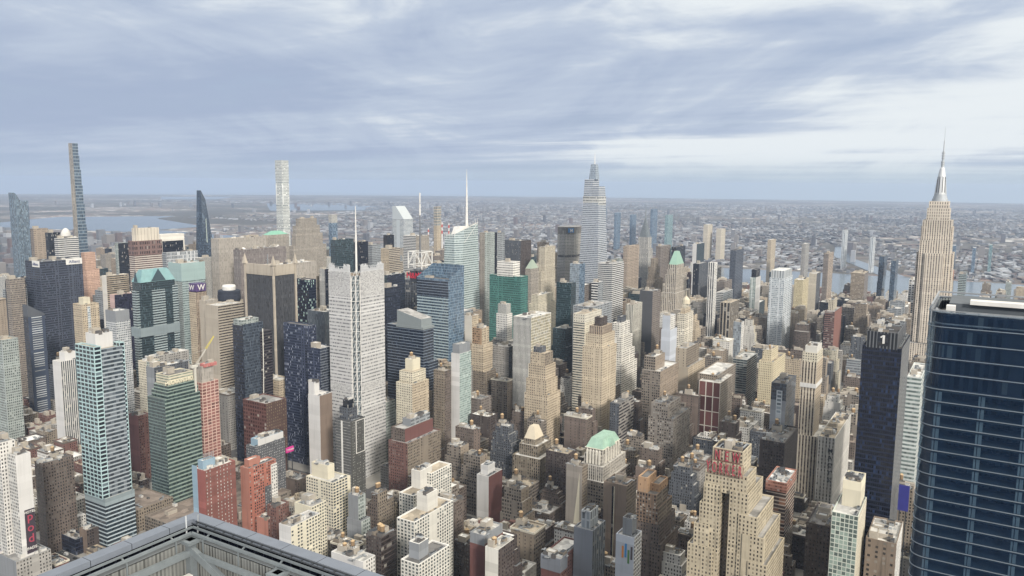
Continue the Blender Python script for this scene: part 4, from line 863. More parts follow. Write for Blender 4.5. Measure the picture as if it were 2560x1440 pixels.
def citi(x, y):
    root = thing('slant_roof_tower', 'white striped tower with a steep slanted roof, left of the striped mast', 'skyscraper', (x, y, 0)); m, bw, fl = FAC['citi']; w = 47
    b = MB(); b.wall((0, 0), (w, 0), 0, 238, 0, 3, fl); b.wall((w, 0), (w, w), 0, 238, 0, 3, fl, 238, 238); b.wall((w, w), (0, w), 0, 238, 0, 3, fl); b.wall((0, w), (0, 0), 0, 238, 0, 3, fl); b.build('shaft', [m], root)
    b = MB(); y1 = 33
    b.face([(0, 0, 238), (w, 0, 238), (w, y1, 279), (0, y1, 279)]); b.face([(0, y1, 279), (w, y1, 279), (w, w, 279), (0, w, 279)]); b.face([(0, w, 238), (0, 0, 238), (0, y1, 279), (0, w, 279)]); b.face([(w, 0, 238), (w, w, 238), (w, w, 279), (w, y1, 279)]); b.face([(w, w, 238), (0, w, 238), (0, w, 279), (w, w, 279)])
    b.build('slanted_crown', [plain('aluminium crown', '#ccd3d6', .45, .2, .06, .02)], root)
    b = MB(); b.box(-.4, 0, 17, 30, 0, 236); b.build('core_strip', [plain('aluminium crown', '#ccd3d6', .45, .2, .06, .02)], root)
def met(x, y):
    root = thing('octagonal_slab', 'broad grey beige octagonal slab tower with blue corner sign', 'skyscraper', (x, y, 0)); m, bw, fl = FAC['met_band']
    P8 = [(-47, -11), (-24, -24), (24, -24), (47, -11), (47, 11), (24, 24), (-24, 24), (-47, 11)]
    for nm, z0, z1, k, i in (('shaft', 0, 168, 'met_band', 0), ('dark_belt', 168, 174, 'met_dark', 1.5), ('upper_shaft', 174, 228, 'met_band', 0), ('crown', 228, 246, 'met_dark2', 0)):
        b = MB(); f = 1 - i / 40; b.prism([(p[0] * f, p[1] * f) for p in P8], z0, z1, 0, FAC[k][1], FAC[k][2], 1); b.build(nm, [FAC[k][0], ROOF['grey']], root)
    b = MB(); b.box(-44, -30, -19.8, -18, 232, 243)
    b.v = [(v[0] + 0, v[1] - (v[0] + 44) * .565 + 1.2, v[2]) for v in b.v]; b.build('sign_panel', [plain('sign blue', '#3f7fb8', .5)], root)
    o = text('sign', 'M', 11, WHITE, root, (-37.5, -20.4 - 3.0, 233.5), 'S', .15); o.rotation_euler = (pi / 2, 0, -math.atan(13 / 23))
def vanderbilt(x, y):
    root = thing('tapered_skyscraper', 'tall tapered skyscraper with white bands, slit crown and thin spire, right of centre', 'skyscraper', (x, y, 0)); m, bw, fl = FAC['ov_band']
    def frus(nm, a, c, z0, z1, mm=None, tz=None):
        b = MB(); mm = mm or m; lo = [(a[0], a[2]), (a[1], a[2]), (a[1], a[3]), (a[0], a[3])]; hi = [(c[0], c[2]), (c[1], c[2]), (c[1], c[3]), (c[0], c[3])]
        for i in range(4):
            j = (i + 1) % 4; L = math.hypot(lo[j][0] - lo[i][0], lo[j][1] - lo[i][1]) / bw; b.face([(*lo[i], z0), (*lo[j], z0), (*hi[j], z1), (*hi[i], z1)], 0, [(0, z0 / fl), (L, z0 / fl), (L, z1 / fl), (0, z1 / fl)])
        b.face([(*p, z1 - 1.0) for p in hi], 1); b.build(nm, [mm, ROOF['grey']], root)
    frus('base', (-33, 33, -29, 29), (-32, 32, -28, 28), 0, 120)
    frus('shaft', (-29, 29, -26, 26), (-20, 20, -19, 20), 120, 327)
    frus('shoulder', (-20, 20, -19, -3.2), (-18, 18, -18, -3.2), 327, 350); frus('upper_shaft', (-20, 18, -3, 20), (-18, 16, -3, 18.5), 327, 366)
    frus('crown', (-12, 9, -7, 11), (-8, 6, -4, 8), 366, 402, FAC['silver_glass'][0])
    b = MB(); b.box(-20, 20, -19.4, 20.2, 306, 326.5, 0, 2.4, 6.8); b.v = [(v[0] * 1.035, v[1] * 1.035, v[2]) for v in b.v]; b.build('observation_floors', [FAC['white_frame3'][0]], root)
    b = MB(); b.lathe(-1, 1.5, [(1.6, 399), (1.0, 412), (.3, 430)], 0, 8); b.build('spire', [WHITE], root)
def chrysler(x, y):
    root = thing('spired_tower', 'grey white tower with tiered arched steel crown and needle spire', 'skyscraper', (x, y, -22)); m, bw, fl = FAC['chry']
    for nm, h, z0, z1 in (('base', 24, 0, 120), ('shaft', 17, 120, 205), ('neck', 14, 205, 236)):
        b = MB(); b.tier(-h, h, -h, h, z0, z1, (bw, fl)); b.build(nm, [m, m, ROOF['grey'], m], root)
    b = MB(); st = plain('crown steel', '#9aa1a4', .4, .5, .2, .3)
    for k in range(7):
        h, z0 = 12.6 - k * 1.75, 234 + k * 7.2
        for (sx, sy) in ((1, 0), (0, 1)):
            pts = [(h * .82 * cos(a), 12 * sin(a)) for a in [pi * i / 10 for i in range(11)]]
            for s in (-1, 1):
                q = [((p, s * h, z0 + zz) if sx else (s * h, p, z0 + zz)) for p, zz in pts]; b.face(q if (s > 0) == bool(sx) else q[::-1])
            for (p0, q0), (p1, q1) in zip(pts, pts[1:]): b.face([((p0, -h, z0 + q0) if sx else (-h, p0, z0 + q0)), ((p1, -h, z0 + q1) if sx else (-h, p1, z0 + q1)), ((p1, h, z0 + q1) if sx else (h, p1, z0 + q1)), ((p0, h, z0 + q0) if sx else (h, p0, z0 + q0))])
    b.build('arched_crown', [st], root)
    b = MB(); b.lathe(0, 0, [(2.6, 284), (1.6, 296), (.8, 312), (.15, 322)], 0, 8); b.build('spire', [st], root)
def esb(x, y):
    root = thing('spired_skyscraper', 'great limestone skyscraper with vertical window stripes, steel mast and antenna', 'skyscraper', (x, y, 0)); m, bw, fl = FAC['esb']
    def T(nm, ex, ny, z0, z1, k='esb', roof='grey', ox=0, oy=0):
        b = MB(); f = FAC[k]; b.tier(ox - ex, ox + ex, oy - ny, oy + ny, z0, z1, (f[1], f[2]), None, 1, .6); b.build(nm, [f[0], f[0], ROOF[roof], f[0]], root)
    T('base', 64, 28, 0, 28); T('lower_setback', 56, 28, 28, 76); T('upper_setback', 46, 27.5, 76, 105)
    T('shaft', 33, 22, 105, 270); T('wing', 36.5, 13, 105, 250); T('side_wing', 24, 26, 105, 250)
    T('shoulder', 28, 20.5, 270, 302); T('front_bay', 20, 22.5, 250, 292)
    T('crown', 21, 16, 302, 321, 'esb_crown'); T('deck', 17, 14, 321, 332, 'esb_crown')
    b = MB(); b.lathe(0, 0, [(11.5, 332), (11.5, 336), (10.2, 336), (10.2, 340), (9.0, 340), (9.0, 343)], 0, 24); b.build('mast_base', [plain('mast grey steel', '#c3c8cb', .5, .1)], root)
    sm = plain('mast aluminium', '#e2e4e4', .45, .15, .08, .1)
    b = MB(); b.lathe(0, 0, [(6.2, 343), (5.6, 372), (4.6, 378), (3.6, 384), (1.6, 387)], 0, 20)
    for k in range(4):
        a = k * pi / 2; dx, dy = cos(a), sin(a); px, py = -dy, dx
        P = lambda r, t, z: (dx * r + px * t, dy * r + py * t, z)
        for s in (-1, 1): b.face([P(8.8, s * 1.7, 343), P(6.2, s * 1.4, 368), P(4, s * 1.4, 368), P(4, s * 1.7, 343)][::s])
        b.face([P(8.8, -1.7, 343), P(8.8, 1.7, 343), P(6.2, 1.4, 368), P(6.2, -1.4, 368)]); b.face([P(6.2, -1.4, 368), P(6.2, 1.4, 368), P(4, 1.4, 369), P(4, -1.4, 369)])
    b.build('mooring_mast', [sm], root)
    b = MB()
    for k in range(8): a = pi / 8 + k * pi / 4; b.beam((cos(a) * 6.3, sin(a) * 6.3, 346), (cos(a) * 5.7, sin(a) * 5.7, 371), .7)
    b.build('mast_window', [DARKM], root)
    b = MB(); b.lathe(0, 0, [(2.4, 385), (2.2, 396), (1.5, 396.2), (1.5, 412), (.9, 412.2), (.8, 428), (.35, 428.2), (.2, 449)], 0, 8)
    for z in (390, 394, 400, 404, 408): b.lathe(0, 0, [(2.9, z), (2.9, z + 1.2)], 0, 10)
    b.build('antenna', [plain('mast grey steel', '#b9bec2', .5, .1)], root)
def stack(x, y, h, label):
    root = thing('smokestack', label, 'chimney', (x, y, 0), 'striped smokestacks'); b = MB(); b.lathe(0, 0, [(5, 0), (3.6, h * .72)], 0, 12, False); b.build('shaft', [plain('stack white', '#d9d6d0', .8)], root)
    b = MB(); b.lathe(0, 0, [(3.62, h * .72), (3.45, h * .80)], 0, 12, False); b.lathe(0, 0, [(3.35, h * .88), (3.2, h * .95)], 0, 12, False); b.build('red_band', [plain('stack red', '#c9574a', .8)], root)
    b = MB(); b.lathe(0, 0, [(3.45, h * .80), (3.35, h * .88)], 0, 12, False); b.lathe(0, 0, [(3.2, h * .95), (3.1, h)], 0, 12); b.build('white_band', [plain('stack white', '#d9d6d0', .8)], root)
def lantern(root, w, d, H):
    b = MB(); b.lathe(w * .5, d * .5, [(w * .16, H * 1.10 - 1), (w * .14, H * 1.14), (w * .08, H * 1.16), (.6, H * 1.18), (.3, H * 1.24)], 0, 10); b.build('cupola', [plain('cupola stone', '#d8cdb4', .8)], root)
def penn_one(root, w, d, H):
    b = MB(); b.box(-.5, 0, d * .36, d * .62, H * .99, H * 1.033); b.build('sign_panel', [FAC['bk_slab'][0]], root)
    b = MB(); y0, z0, z1 = d * .47, H * .998, H * 1.027
    b.box(-1.1, -.5, y0 - .8, y0 + .8, z0, z1); b.beam((-.8, y0 + .6, z1 - .5), (-.8, y0 + 2.3, z1 - 1.8), .6, 0, 1.0); b.build('sign_numeral', [plain('sign white', '#f2f0ea', .6)], root)
def ny_sign(root, w, d, H):
    red = plain('sign letters red', '#c04a5c', .6)
    b = MB(); 
    for z in (H - .5, H + 9.4): b.beam((-1.2, d * .08, z), (-1.2, d * .95, z), .35)
    for k in range(12): b.beam((-1.2, d * (.08 + .079 * k), H - 1), (-1.2, d * (.08 + .079 * k), H + 9.4), .22); b.beam((-1.2, d * (.08 + .079 * k), H + 9), (3, d * (.08 + .079 * k), H - .5), .2)
    for z in (H + 8.6, H + 17): b.beam((3.1, d * .2, z), (3.1, d * .84, z), .35)
    for k in range(8): b.beam((3.1, d * (.2 + .0914 * k), H + 8.2), (3.1, d * (.2 + .0914 * k), H + 17), .16)
    b.build('sign_frame', [plain('sign rust frame', '#7b5348', .7)], root)
    L = d * .82 / 6
    for k, ch in enumerate('YORKER'): text('sign_letter', ch, 11.6, red, root, (-1.7, d * 1.01 - L * 1.15 * (k + .5), H + .4), 'W', .3, off=-.010, sx=.42)
    for k, ch in enumerate('NEW'): text('sign_letter', ch, 11, red, root, (2.7, d * (.75 - .23 * k), H + 8.9), 'W', .3, off=-.010, sx=.50)
def stripes(root, w, d, H):
    for k, (c, z0, z1) in enumerate((('#d98f4a', .80, .905), ('#3f8fce', .81, .93), ('#5a8a50', .76, .88), ('#544c50', .80, .915))):
        b = MB(); y0 = d * (.66 - .16 * k); b.box(-.25, 0, y0 - d * .10, y0, H * z0, H * z1); b.build('emblem_stripe', [plain('stripe ' + c, c, .6)], root)
def slit(root, w, d, H):
    b = MB(); b.box(-.3, 0, d * .55, d * .63, 0, H * .96); b.build('window_slit', [FAC['bk_slab'][0]], root); b = MB(); b.box(-.35, 0, d * .52, d * .55, 0, H * .96); b.build('stone_strip', [FAC['blank_cream'][0]], root)
def lightwedge(root, w, d, H):
    b = MB(); b.face([(-.25, d * .62, 0), (-.25, d * .10, 0), (-.25, d * .16, H * .93)]); b.face([(0, d * .10, 0), (0, d * .62, 0), (0, d * .16, H * .93)]); b.face([(-.25, d * .62, 0), (-.25, d * .16, H * .93), (0, d * .16, H * .93), (0, d * .62, 0)]); b.build('painted_sun_patch', [FAC['blank_cream'][0]], root)  # patch of sunlight on the west wall, built as a pale cream triangle
def nelson_roof(root, w, d, H):
    b = MB(); z = H - .9; b.pyramid(-1, w + 1, -1, d + 1, z, z + 9.5, .72, .66, 0)
    b.pyramid(w * .30, w * .62, -3.5, d * .5, z, z + 7.5, .25, .8, 0); b.build('copper_roof', [plain('mint copper', '#a0c0ad', .8, 0, .4)], root)
    b = MB(); b.box(-2, w + 2, -2, d + 2, z - .3, z + .3); b.build('cornice', [plain('cornice stone', '#d8d2c2', .8)], root)
    for k in range(6):
        b = MB(); q = w * (.1 + .16 * k); b.box(q - .8, q + .8, -d * .12 - .8, -d * .12 + .8, H * .8, H * .97); b.pyramid(q - .8, q + .8, -d * .12 - .8, -d * .12 + .8, H * .97, H * 1.0); b.build('pinnacle', [plain('pinnacle white', '#e0dbce', .8)], root)
    for k in range(5):
        b = MB(); q = d * (.05 + .2 * k); b.box(-w * .12 - .8, -w * .12 + .8, q - .8, q + .8, H * .8, H * .97); b.pyramid(-w * .12 - .8, -w * .12 + .8, q - .8, q + .8, H * .97, H * 1.0); b.build('pinnacle', [plain('pinnacle white', '#e0dbce', .8)], root)
def cream_pyr(root, w, d, H):
    b = MB(); b.pyramid(0, w, 0, d, H - .9, H + 13, .5, .45, 0); b.build('pyramid_roof', [plain('cream roof', '#dcd0b8', .7, 0, .15)], root)
def lightstrip(root, w, d, H):
    b = MB(); b.box(-.4, 0, d * .25, d * .62, 0, H * .99, 0, 4, 4); b.build('window_strip', [FAC['pale_grid'][0]], root)
def macys(root, w, d, H):
    for k, ch in enumerate('MACYS'): text('sign_letter', ch, 6.5, DARKM, root, (-.4, d * .24, H * .80 - 8.2 * k), 'W', .2)
def panels(root, w, d, H):
    b = MB(); b.box(w * .60, w * .99, -.8, 0, H - 8, H + 2); b.build('sign_panel', [WHITE], root); text('sign', 'Allianz', 7.0, plain('sign ink', '#46527a', .6), root, (w * .80, -1.0, H - 5.6), 'S', .1)
    b = MB(); b.box(-.8, 0, d * .05, d * .5, H - 9, H + 1); b.build('sign_panel', [WHITE], root); text('sign', 'Allianz', 6.4, plain('sign ink', '#46527a', .6), root, (-1.0, d * .28, H - 6.5), 'W', .1)
def dome(root, w, d, H):
    b = MB(); b.lathe(w * .5, d * .5, [(w * .42, H - 1), (w * .40, H + 5), (w * .32, H + 10), (w * .18, H + 14), (.5, H + 16)], 0, 16); b.build('dome', [FAC['white_pun'][0]], root)
def billboard(name, label, p, w, hgt, face, col, words, wc):
    x, y, z = p; root = thing(name, label, 'billboard', (x, y, 0)); b = MB()
    if face == 'S': b.box(0, w, 0, 1.2, z - hgt / 2, z + hgt / 2)
    else: b.box(0, 1.2, 0, w, z - hgt / 2, z + hgt / 2)
    b.build('panel', [plain('billboard ' + col, col, .4)], root)
    b = MB(); [b.box(q - .4, q + .4, .3, 1.0, 0, z - hgt / 2) if face == 'S' else b.box(.3, 1.0, q - .4, q + .4, 0, z - hgt / 2) for q in (w * .2, w * .8)]; b.build('post', [DARKM], root)
    if words: text('lettering', words, hgt * .5, wc, root, (w / 2, -.2, z - hgt * .15) if face == 'S' else (-.2, w / 2, z - hgt * .15), face, .1)

# ---------------------------------------------------------------- buildings
manhattan_glass((298, -21, 46, 61.7, 307.5))
terrace()
B('apartment_tower', 'tall slim apartment tower with aqua window grid and grey glass balconies', 'tower', (380.5, 724.5, 30.0, 29.8, 200.0), 'aqua_grid', 'balcony', 'tan',
  [('base', 0, 1, -.12, 1, 0, .24, 'aqua_low', 'aqua_low'), ('podium_band', 0, 1, -.13, 1, .24, .27, 'teal_blank'), ('shaft', 0, .93, 0, .93, .27, .985, 'balcony', 'balcony', 'tan'),
   ('corner_bay', 0, .22, .0, 1, .27, 1.0, 'aqua_grid', 'aqua_grid'), ('end_bay', .85, 1, .01, .3, .27, 1.0, 'aqua_grid', 'aqua_grid'), ('crown', .25, .8, .3, .8, .985, 1.05, 'blank_white', 'blank_white', 'white')], units=6)
B('office_tower', 'green banded art deco tower with stepped crown and sign letters at its top', 'tower', (480.4, 767.6, 44.2, 30.6, 120.2), 'green_dk', 'green_band', 'dark',
  [('shaft', 0, 1, 0, 1, 0, 1), ('setback', .10, .97, .05, .95, 1, 1.06, 'green_band'), ('upper_setback', .15, .93, .09, .9, 1.06, 1.11, 'green_band'), ('crown', .2, .88, .15, .85, 1.11, 1.20, 'crown_cream')], units=4, extra=hill_sign)
B('building_site', 'pink framed tower under construction with red netting round its top', 'building site', (526.0, 765.6, 22.0, 13.1, 129.2), 'pink_grid', None, 'pale',
  [('frame', 0, 1, 0, 1, 0, 1), ('core', .1, .8, .2, .8, 1, 1.14, 'concrete'), ('netting', .2, .95, .05, .6, 1.14, 1.16, 'net_red')], units=3)
crane((520.6, 769.6, 148.0))
B('office_slab', 'small pale green topped block behind the art deco sign tower', 'office block', (525.1, 864.1, 17.9, 16.2, 141.1), 'cream_pun', 'greygreen', 'tan', units=3)
B('plant_block', 'dark blue block with pale rooftop machinery behind the art deco crown', 'office block', (503.7, 818.3, 44.1, 14.6, 144.1), 'blank_grey', 'slate', 'pale', units=14, bulk=2)
B('hotel', 'white topped grey hotel row under the gabled green glass tower', 'hotel', (558.1, 902.1, 52.7, 14.5, 136.2), 'white_pun', 'grey_pun', 'pale', units=12, bulk=3)
B('apartment_slab', 'white slab tower with thin dark window stripes left of the aqua tower', 'tower', (507.1, 1014.7, 23.0, 18.2, 125.6), 'blank_white', 'bw_rib', 'pale', [('shaft', 0, 1, 0, 1, 0, 1), ('penthouse', .35, .95, .2, .9, 1, 1.08, 'blank_white')])
B('glass_tower', 'slender dark blue tower with white balconies and a slanted white edged top', 'tower', (570.0, 1207.6, 23.8, 13.0, 155.6), 'navy', 'navy_balc', 'dark', extra=slant, units=0, bulk=0)
B('apartment_tower', 'grey green glass apartment tower cut by the left edge, above low roofs', 'tower', (492.5, 1123.2, 20.0, 25.4, 144.1), 'greygreen', None, 'tan', units=5)
B('hotel', 'white concrete hotel slab carrying a dark banner with red letters', 'hotel', (292.2, 695.7, 12.0, 13.2, 127.5), 'grid_strip', 'blank_white', 'grey', units=4,
  extra=lambda r, w, d, H: pod(r, w, d, H))
B('hotel', 'white hotel slab with glazed rooftop frame, cut by the left edge', 'hotel', (288.0, 711.0, 12.0, 18.0, 136.8), 'grid_strip', 'white_pun', 'grey', units=3)
B('apartment_block', 'brown brick apartment block between the banner hotel and the aqua tower', 'apartment block', (348.6, 764.8, 29.1, 13.8, 89.8), 'brown_pun', 'brown_pun', 'dark', units=8, bulk=2, tanks=1)
B('podium', 'low concrete podium with dark glazing at the foot of the banner hotel', 'low building', (284.3, 690.8, 28.3, 65.3, 40.0), 'blank_grey', 'grey_pun', 'grey', units=10)
B('garage', 'low dark blue glazed shed with pale roof beside the street', 'low building', (361.3, 741.2, 12.0, 37.4, 16.0), 'navy', 'navy', 'grey', units=5, bulk=0)
B('garage', 'low brown cube with big dark doorway left of the roof corner', 'low building', (368.6, 734.3, 29.7, 12.0, 24.0), 'blank_brown', 'dkbrown', 'brown', units=8, bulk=0)
B('bus_terminal', 'long low terminal with broad brown flat roof behind the roof corner', 'terminal', (425, 655, 125, 74, 20), 'loft_grid', None, 'brown', units=7, bulk=1)
B('bus_terminal', 'long low grey roofed depot under the aqua and green banded towers', 'terminal', (412, 738, 52, 75, 24), 'tan_dk', None, 'brown', units=8, bulk=1)
B('apartment_block', 'maroon blank walled block behind the aqua tower', 'apartment block', (509.6, 862.2, 14.4, 17.8, 79.7), 'blank_maroon', 'brick_pun', 'grey', units=5)
B('hotel', 'red brick hotel with rows of white windows and a pale blue edge strip', 'hotel', (408.3, 610.1, 33.4, 17.2, 95.3), 'blank_red', 'brick_dot', 'pale', units=12, bulk=2,
  extra=lambda r, w, d, H: blue_strip(r, w, d, H))
B('hotel', 'orange and charcoal patchwork hotel block right of the red brick hotel', 'hotel', (453.6, 606.1, 33.2, 12.0, 84.2), 'blank_orange', 'brick_patch', 'pale',
  [('shaft', 0, 1, 0, 1, 0, 1), ('grey_panel', .55, 1.01, -.015, .3, 0, .72, 'slate_pun'), ('white_panel', .8, 1.02, -.02, .2, .30, .95, 'white_pun'), ('penthouse', .1, .5, .3, .8, 1, 1.08, 'blank_orange')], units=10)
B('hotel', 'grey and red hotel with pale blue roof box behind the patchwork hotel', 'hotel', (517.3, 670.2, 39.8, 15.5, 75.2), 'slate_pun', 'slate_pun', 'pale',
  [('shaft', 0, 1, 0, 1, 0, 1), ('penthouse', .1, .98, .1, .8, 1, 1.09, 'blank_blue', 'blank_white')], units=10)
B('brick_house', 'small orange brick house with cage on its roof by the parapet', 'low building', (444.7, 571.8, 12.0, 15.5, 45.0), 'blank_orange', 'brick_pun', 'pale', units=4)
B('apartment_block', 'dark red brick block with scaffold cage on its roof', 'apartment block', (447.7, 564.0, 15.4, 12.0, 58.0), 'brick_pun', 'brick_pun', 'grey', units=4)
B('apartment_tower', 'cream apartment tower with tall blank bulkhead above the parapet', 'tower', (481.8, 525.9, 23.4, 34.4, 77.7), 'cream_grid', 'cream_win', 'pale',
  [('shaft', 0, 1, 0, 1, 0, 1), ('bulkhead', .25, .62, .35, .95, 1, 1.16, 'blank_cream')], units=5, bulk=0)
B('apartment_block', 'cream slab with a wide blank end wall left of the cream bulkhead tower', 'apartment block', (427.6, 497.9, 17.4, 20.4, 80.2), 'blank_cream', 'cream_grid', 'grey', units=6, bulk=1)
B('apartment_block', 'cream gridded block in front of the blank cream slab, by the parapet', 'apartment block', (388.0, 480.3, 31.9, 13.5, 81.8), 'blank_white', 'cream_grid', 'grey', units=5, bulk=1)
B('loft_building', 'white loft with stepped white bulkheads and two wooden tanks near the parapet', 'loft building', (400.1, 415.8, 13.8, 33.3, 64.8), 'blank_white', 'white_pun', 'pale', tanks=2, bulk=3, units=4)
B('loft_building', 'dark brown loft with white window bands and a pair of wooden tanks', 'loft building', (420.6, 415.3, 19.0, 15.7, 76.2), 'dkbrown', 'loftband', 'brown', tanks=2, units=3)
B('apartment_block', 'silver grey stepped block with a round pale tank top', 'apartment block', (476.9, 487.4, 12.0, 17.2, 73.7), 'blank_grey', 'greygreen', 'pale', [('base', 0, 1, 0, 1, 0, .7), ('shaft', .1, .9, .25, .95, .7, 1)], tanks=1)
B('loft_building', 'brown brick loft with two pale topped tanks on its high corner', 'loft building', (498.1, 486.3, 24.4, 12.5, 70.0), 'brown_pun', 'tan_dk', 'grey', [('base', 0, 1, 0, 1, 0, .86), ('shaft', 0, .55, 0, .6, .86, 1)], tanks=2)
B('apartment_tower', 'white apartment block in front of its twins, with grey bulkhead and dark roof', 'tower', (396.0, 358.8, 37.9, 16.6, 79.7), 'cream_win2', 'cream_win2', 'dark', [('shaft', 0, 1, 0, 1, 0, 1), ('bulkhead', .2, .5, .35, .9, 1, 1.14, 'blank_grey')], units=5, bulk=0, rim='white paint')
B('apartment_tower', 'long white apartment block with corner glass bays, middle of three white twins', 'tower', (446.6, 402.8, 53.5, 18.2, 82.3), 'cream_win2', 'cream_win2', 'tan', [('shaft', 0, 1, 0, 1, 0, 1), ('bulkhead', .45, .72, .3, .9, 1, 1.17, 'bulk_white')], units=6, bulk=0, rim='white paint')
B('apartment_tower', 'white apartment block with two tall roof boxes, rearmost of three white twins', 'tower', (507.3, 451.8, 60.6, 16.7, 72.9), 'cream_win2', 'cream_win2', 'tan', [('shaft', 0, .48, 0, 1, 0, 1), ('tall_wing', .48, 1, .1, 1, 0, 1.16), ('bulkhead', .3, .6, .4, 1, 1, 1.22, 'bulk_white')], units=4, bulk=0, rim='white paint')
B('hotel', 'narrow white and maroon striped hotel with grey penthouse', 'hotel', (605.7, 434.8, 25.6, 14.4, 62.9), 'blank_white', 'blank_maroon', 'grey', [('shaft', 0, 1, 0, 1, 0, 1), ('penthouse', .2, .7, .3, .9, 1, 1.14, 'blank_white')], units=4, bulk=0)
B('apartment_block', 'red brick block with slanted grey roof wall at the bottom edge', 'apartment block', (469.8, 350.3, 27.7, 14.3, 74.9), 'blank_maroon', 'brick_pun', 'pale', [('shaft', 0, 1, 0, 1, 0, .9), ('roof_wall', .0, .98, .02, .98, .9, 1, 'blank_grey')], units=8)
B('hotel', 'narrow cream slab with a dark windowed side at the bottom edge', 'hotel', (454.5, 327.8, 23.6, 12.0, 75.2), 'bulk_white', 'dkbrown', 'pale', units=4, tanks=1)
B('hotel', 'tall white slab hotel with blank front wall and brown side', 'hotel', (605.0, 664.4, 19.8, 18.3, 111.6), 'blank_white', 'blank_brown', 'pale',
  [('shaft', 0, 1, 0, 1, 0, 1), ('stair_tower', .05, .45, .5, 1, 1, 1.13, 'blank_white')], units=4, bulk=0)
B('hotel', 'charcoal hotel with white outline frame, dotted windows and black roof drum', 'hotel', (581.1, 595.7, 22.7, 22.0, 99.2), 'charcoal_line', 'charcoal', 'black',
  [('shaft', 0, 1, 0, 1, 0, 1), ('penthouse', .25, .8, .3, .95, 1, 1.12, 'slate'), ('drum', .35, .7, .45, .8, 1.12, 1.2, 'bk_slab')], units=5, bulk=0, extra=outline)
B('hotel', 'dark slate hotel tower with a curved white fin down its face', 'hotel', (606.3, 791.3, 42.9, 18.8, 181.0), 'navy', 'slate_glass', 'pale', [('shaft', 0, .72, 0, 1, 0, 1), ('crown', 0, .6, .1, .9, 1, 1.03, 'greygreen', None, 'pale')], units=4, bulk=0, extra=westin_beam)
B('hotel', 'low rust brown faceted block at the foot of the curved fin hotel', 'hotel', (578.5, 723.1, 30.8, 39.3, 99.4), 'rust', 'rust_dia', 'grey', units=6)
B('office_tower', 'dark navy glass tower with scattered pale panes left of the white latticed tower', 'tower', (653.5, 728.8, 12.1, 44.4, 178.8), 'navy_spk', 'navy_spk', 'dark', [('shaft', 0, 1, 0, 1, 0, 1), ('podium', 0, 1.4, -.5, .2, 0, .12, 'navy')], units=10, bulk=1)
B('office_tower', 'navy glass block stepping down in front of the white latticed tower', 'tower', (644.9, 702.2, 23.6, 21.3, 155.0), 'navy_spk', 'navy_lines2', 'pale', units=4)
B('office_tower', 'grey ribbed glass tower just behind the navy speckled tower', 'tower', (734.8, 782.1, 29.0, 32.8, 180.4), 'grey_rib', 'grey_rib', 'pale', units=4)
nyt((648.8, 647.7, 49.1, 40.8, 245.3))
B('office_tower', 'dark slab tower with cream pointed corner fins and antenna', 'tower', (691.4, 830.2, 37.9, 55.1, 229.9), 'astor', 'astor', 'tan', extra=astor_fins, units=6)
B('office_tower', 'navy tower with bright mint window blocks beside the cream finned tower', 'tower', (797.4, 874.9, 14.5, 30.5, 211.0), 'navy_lit', 'navy_lit', 'pale', units=4)
B('hotel', 'beige hotel slab with dark horizontal louvres left of the cream finned tower', 'hotel', (665.3, 910.8, 43.5, 27.3, 186.0), 'beige_blank', 'beige_band', 'pale', units=4)
B('hotel', 'dark hotel block crowned by a round dark floor and white drum', 'hotel', (705.7, 948.9, 33.7, 18.9, 183.3), 'beige_blank', 'beige_blank', 'grey', extra=disc, units=0, bulk=0)
B('hotel', 'slim tan hotel with purple sign boxes lettered in white on its top', 'hotel', (709.4, 1015.5, 18.7, 15.5, 193.2), 'tan_pun', 'tan_pier', 'grey', extra=wsign, units=0, bulk=0)
B('office_tower', 'beige slab with thin shafts between the purple sign hotel and the louvred hotel', 'tower', (682.7, 960.5, 22.2, 12.0, 186.8), 'beige_blank', 'concrete', 'pale', units=2)
B('office_tower', 'dark teal tower with white banded bays and gabled green glass roof', 'tower', (678.0, 1098.7, 56.6, 21.5, 203.9), 'teal_dk', 'teal_dk', 'grey',
  [('shaft', 0, 1, 0, 1, 0, 1, 'teal_dk'), ('banded_bay', .30, .68, -.07, .2, 0, .93, 'teal_band'), ('side_bay', -.09, .2, .25, .7, 0, .93, 'teal_band'), ('corner_bay', .92, 1.08, -.04, .8, 0, .95, 'teal_band'), ('belt', -.09, 1.08, -.08, 1, .60, .66, 'teal_blank')], units=0, bulk=0, extra=gable)
B('office_tower', 'glass tower with huge plain aqua top box right of the gabled tower', 'tower', (789.0, 1155.6, 44.1, 32.3, 190.7), 'greygreen', 'teal_band2', 'pale',
  [('shaft', 0, 1, 0, 1, 0, 1), ('aqua_crown', -.02, 1.02, -.02, 1.02, 1, 1.15, 'aqua_blank')], units=5)
B('office_tower', 'brown and white banded tower with cream louvred crown and small arch', 'tower', (820.3, 1328.2, 54.8, 16.5, 246.3), 'brown_band', 'brown_band', 'tan',
  [('shaft', 0, 1, 0, 1, 0, .90), ('arcade', -.01, 1.01, -.01, 1.01, .90, 1.0, 'brown_arc'), ('crown', .12, .95, .15, .9, 1.0, 1.09, 'cream_louv')], units=2)
B('office_tower', 'navy slab framed by a thick cream border behind the brown banded tower', 'tower', (964.8, 1460.0, 54.7, 19.5, 249.3), 'cream_fr', 'bk_slab', 'white', [('frame', 0, 1, 0, 1, 0, .985, 'cream_fr', 'cream_fr'), ('dark_panel', .06, .94, -.02, .5, .3, .93, 'bk_slab')], bulk=0, units=0)
B('office_tower', 'white gridded office slab right of the brown banded tower', 'tower', (828.9, 1249.9, 63.4, 12.2, 229.1), 'grey_office', 'white_frame2', 'grey', units=5)
B('office_tower', 'silver striped slab right of the white gridded slab', 'tower', (859.5, 1202.9, 26.5, 12.0, 220.4), 'stripe_white', 'stripe_white', 'pale', units=2)
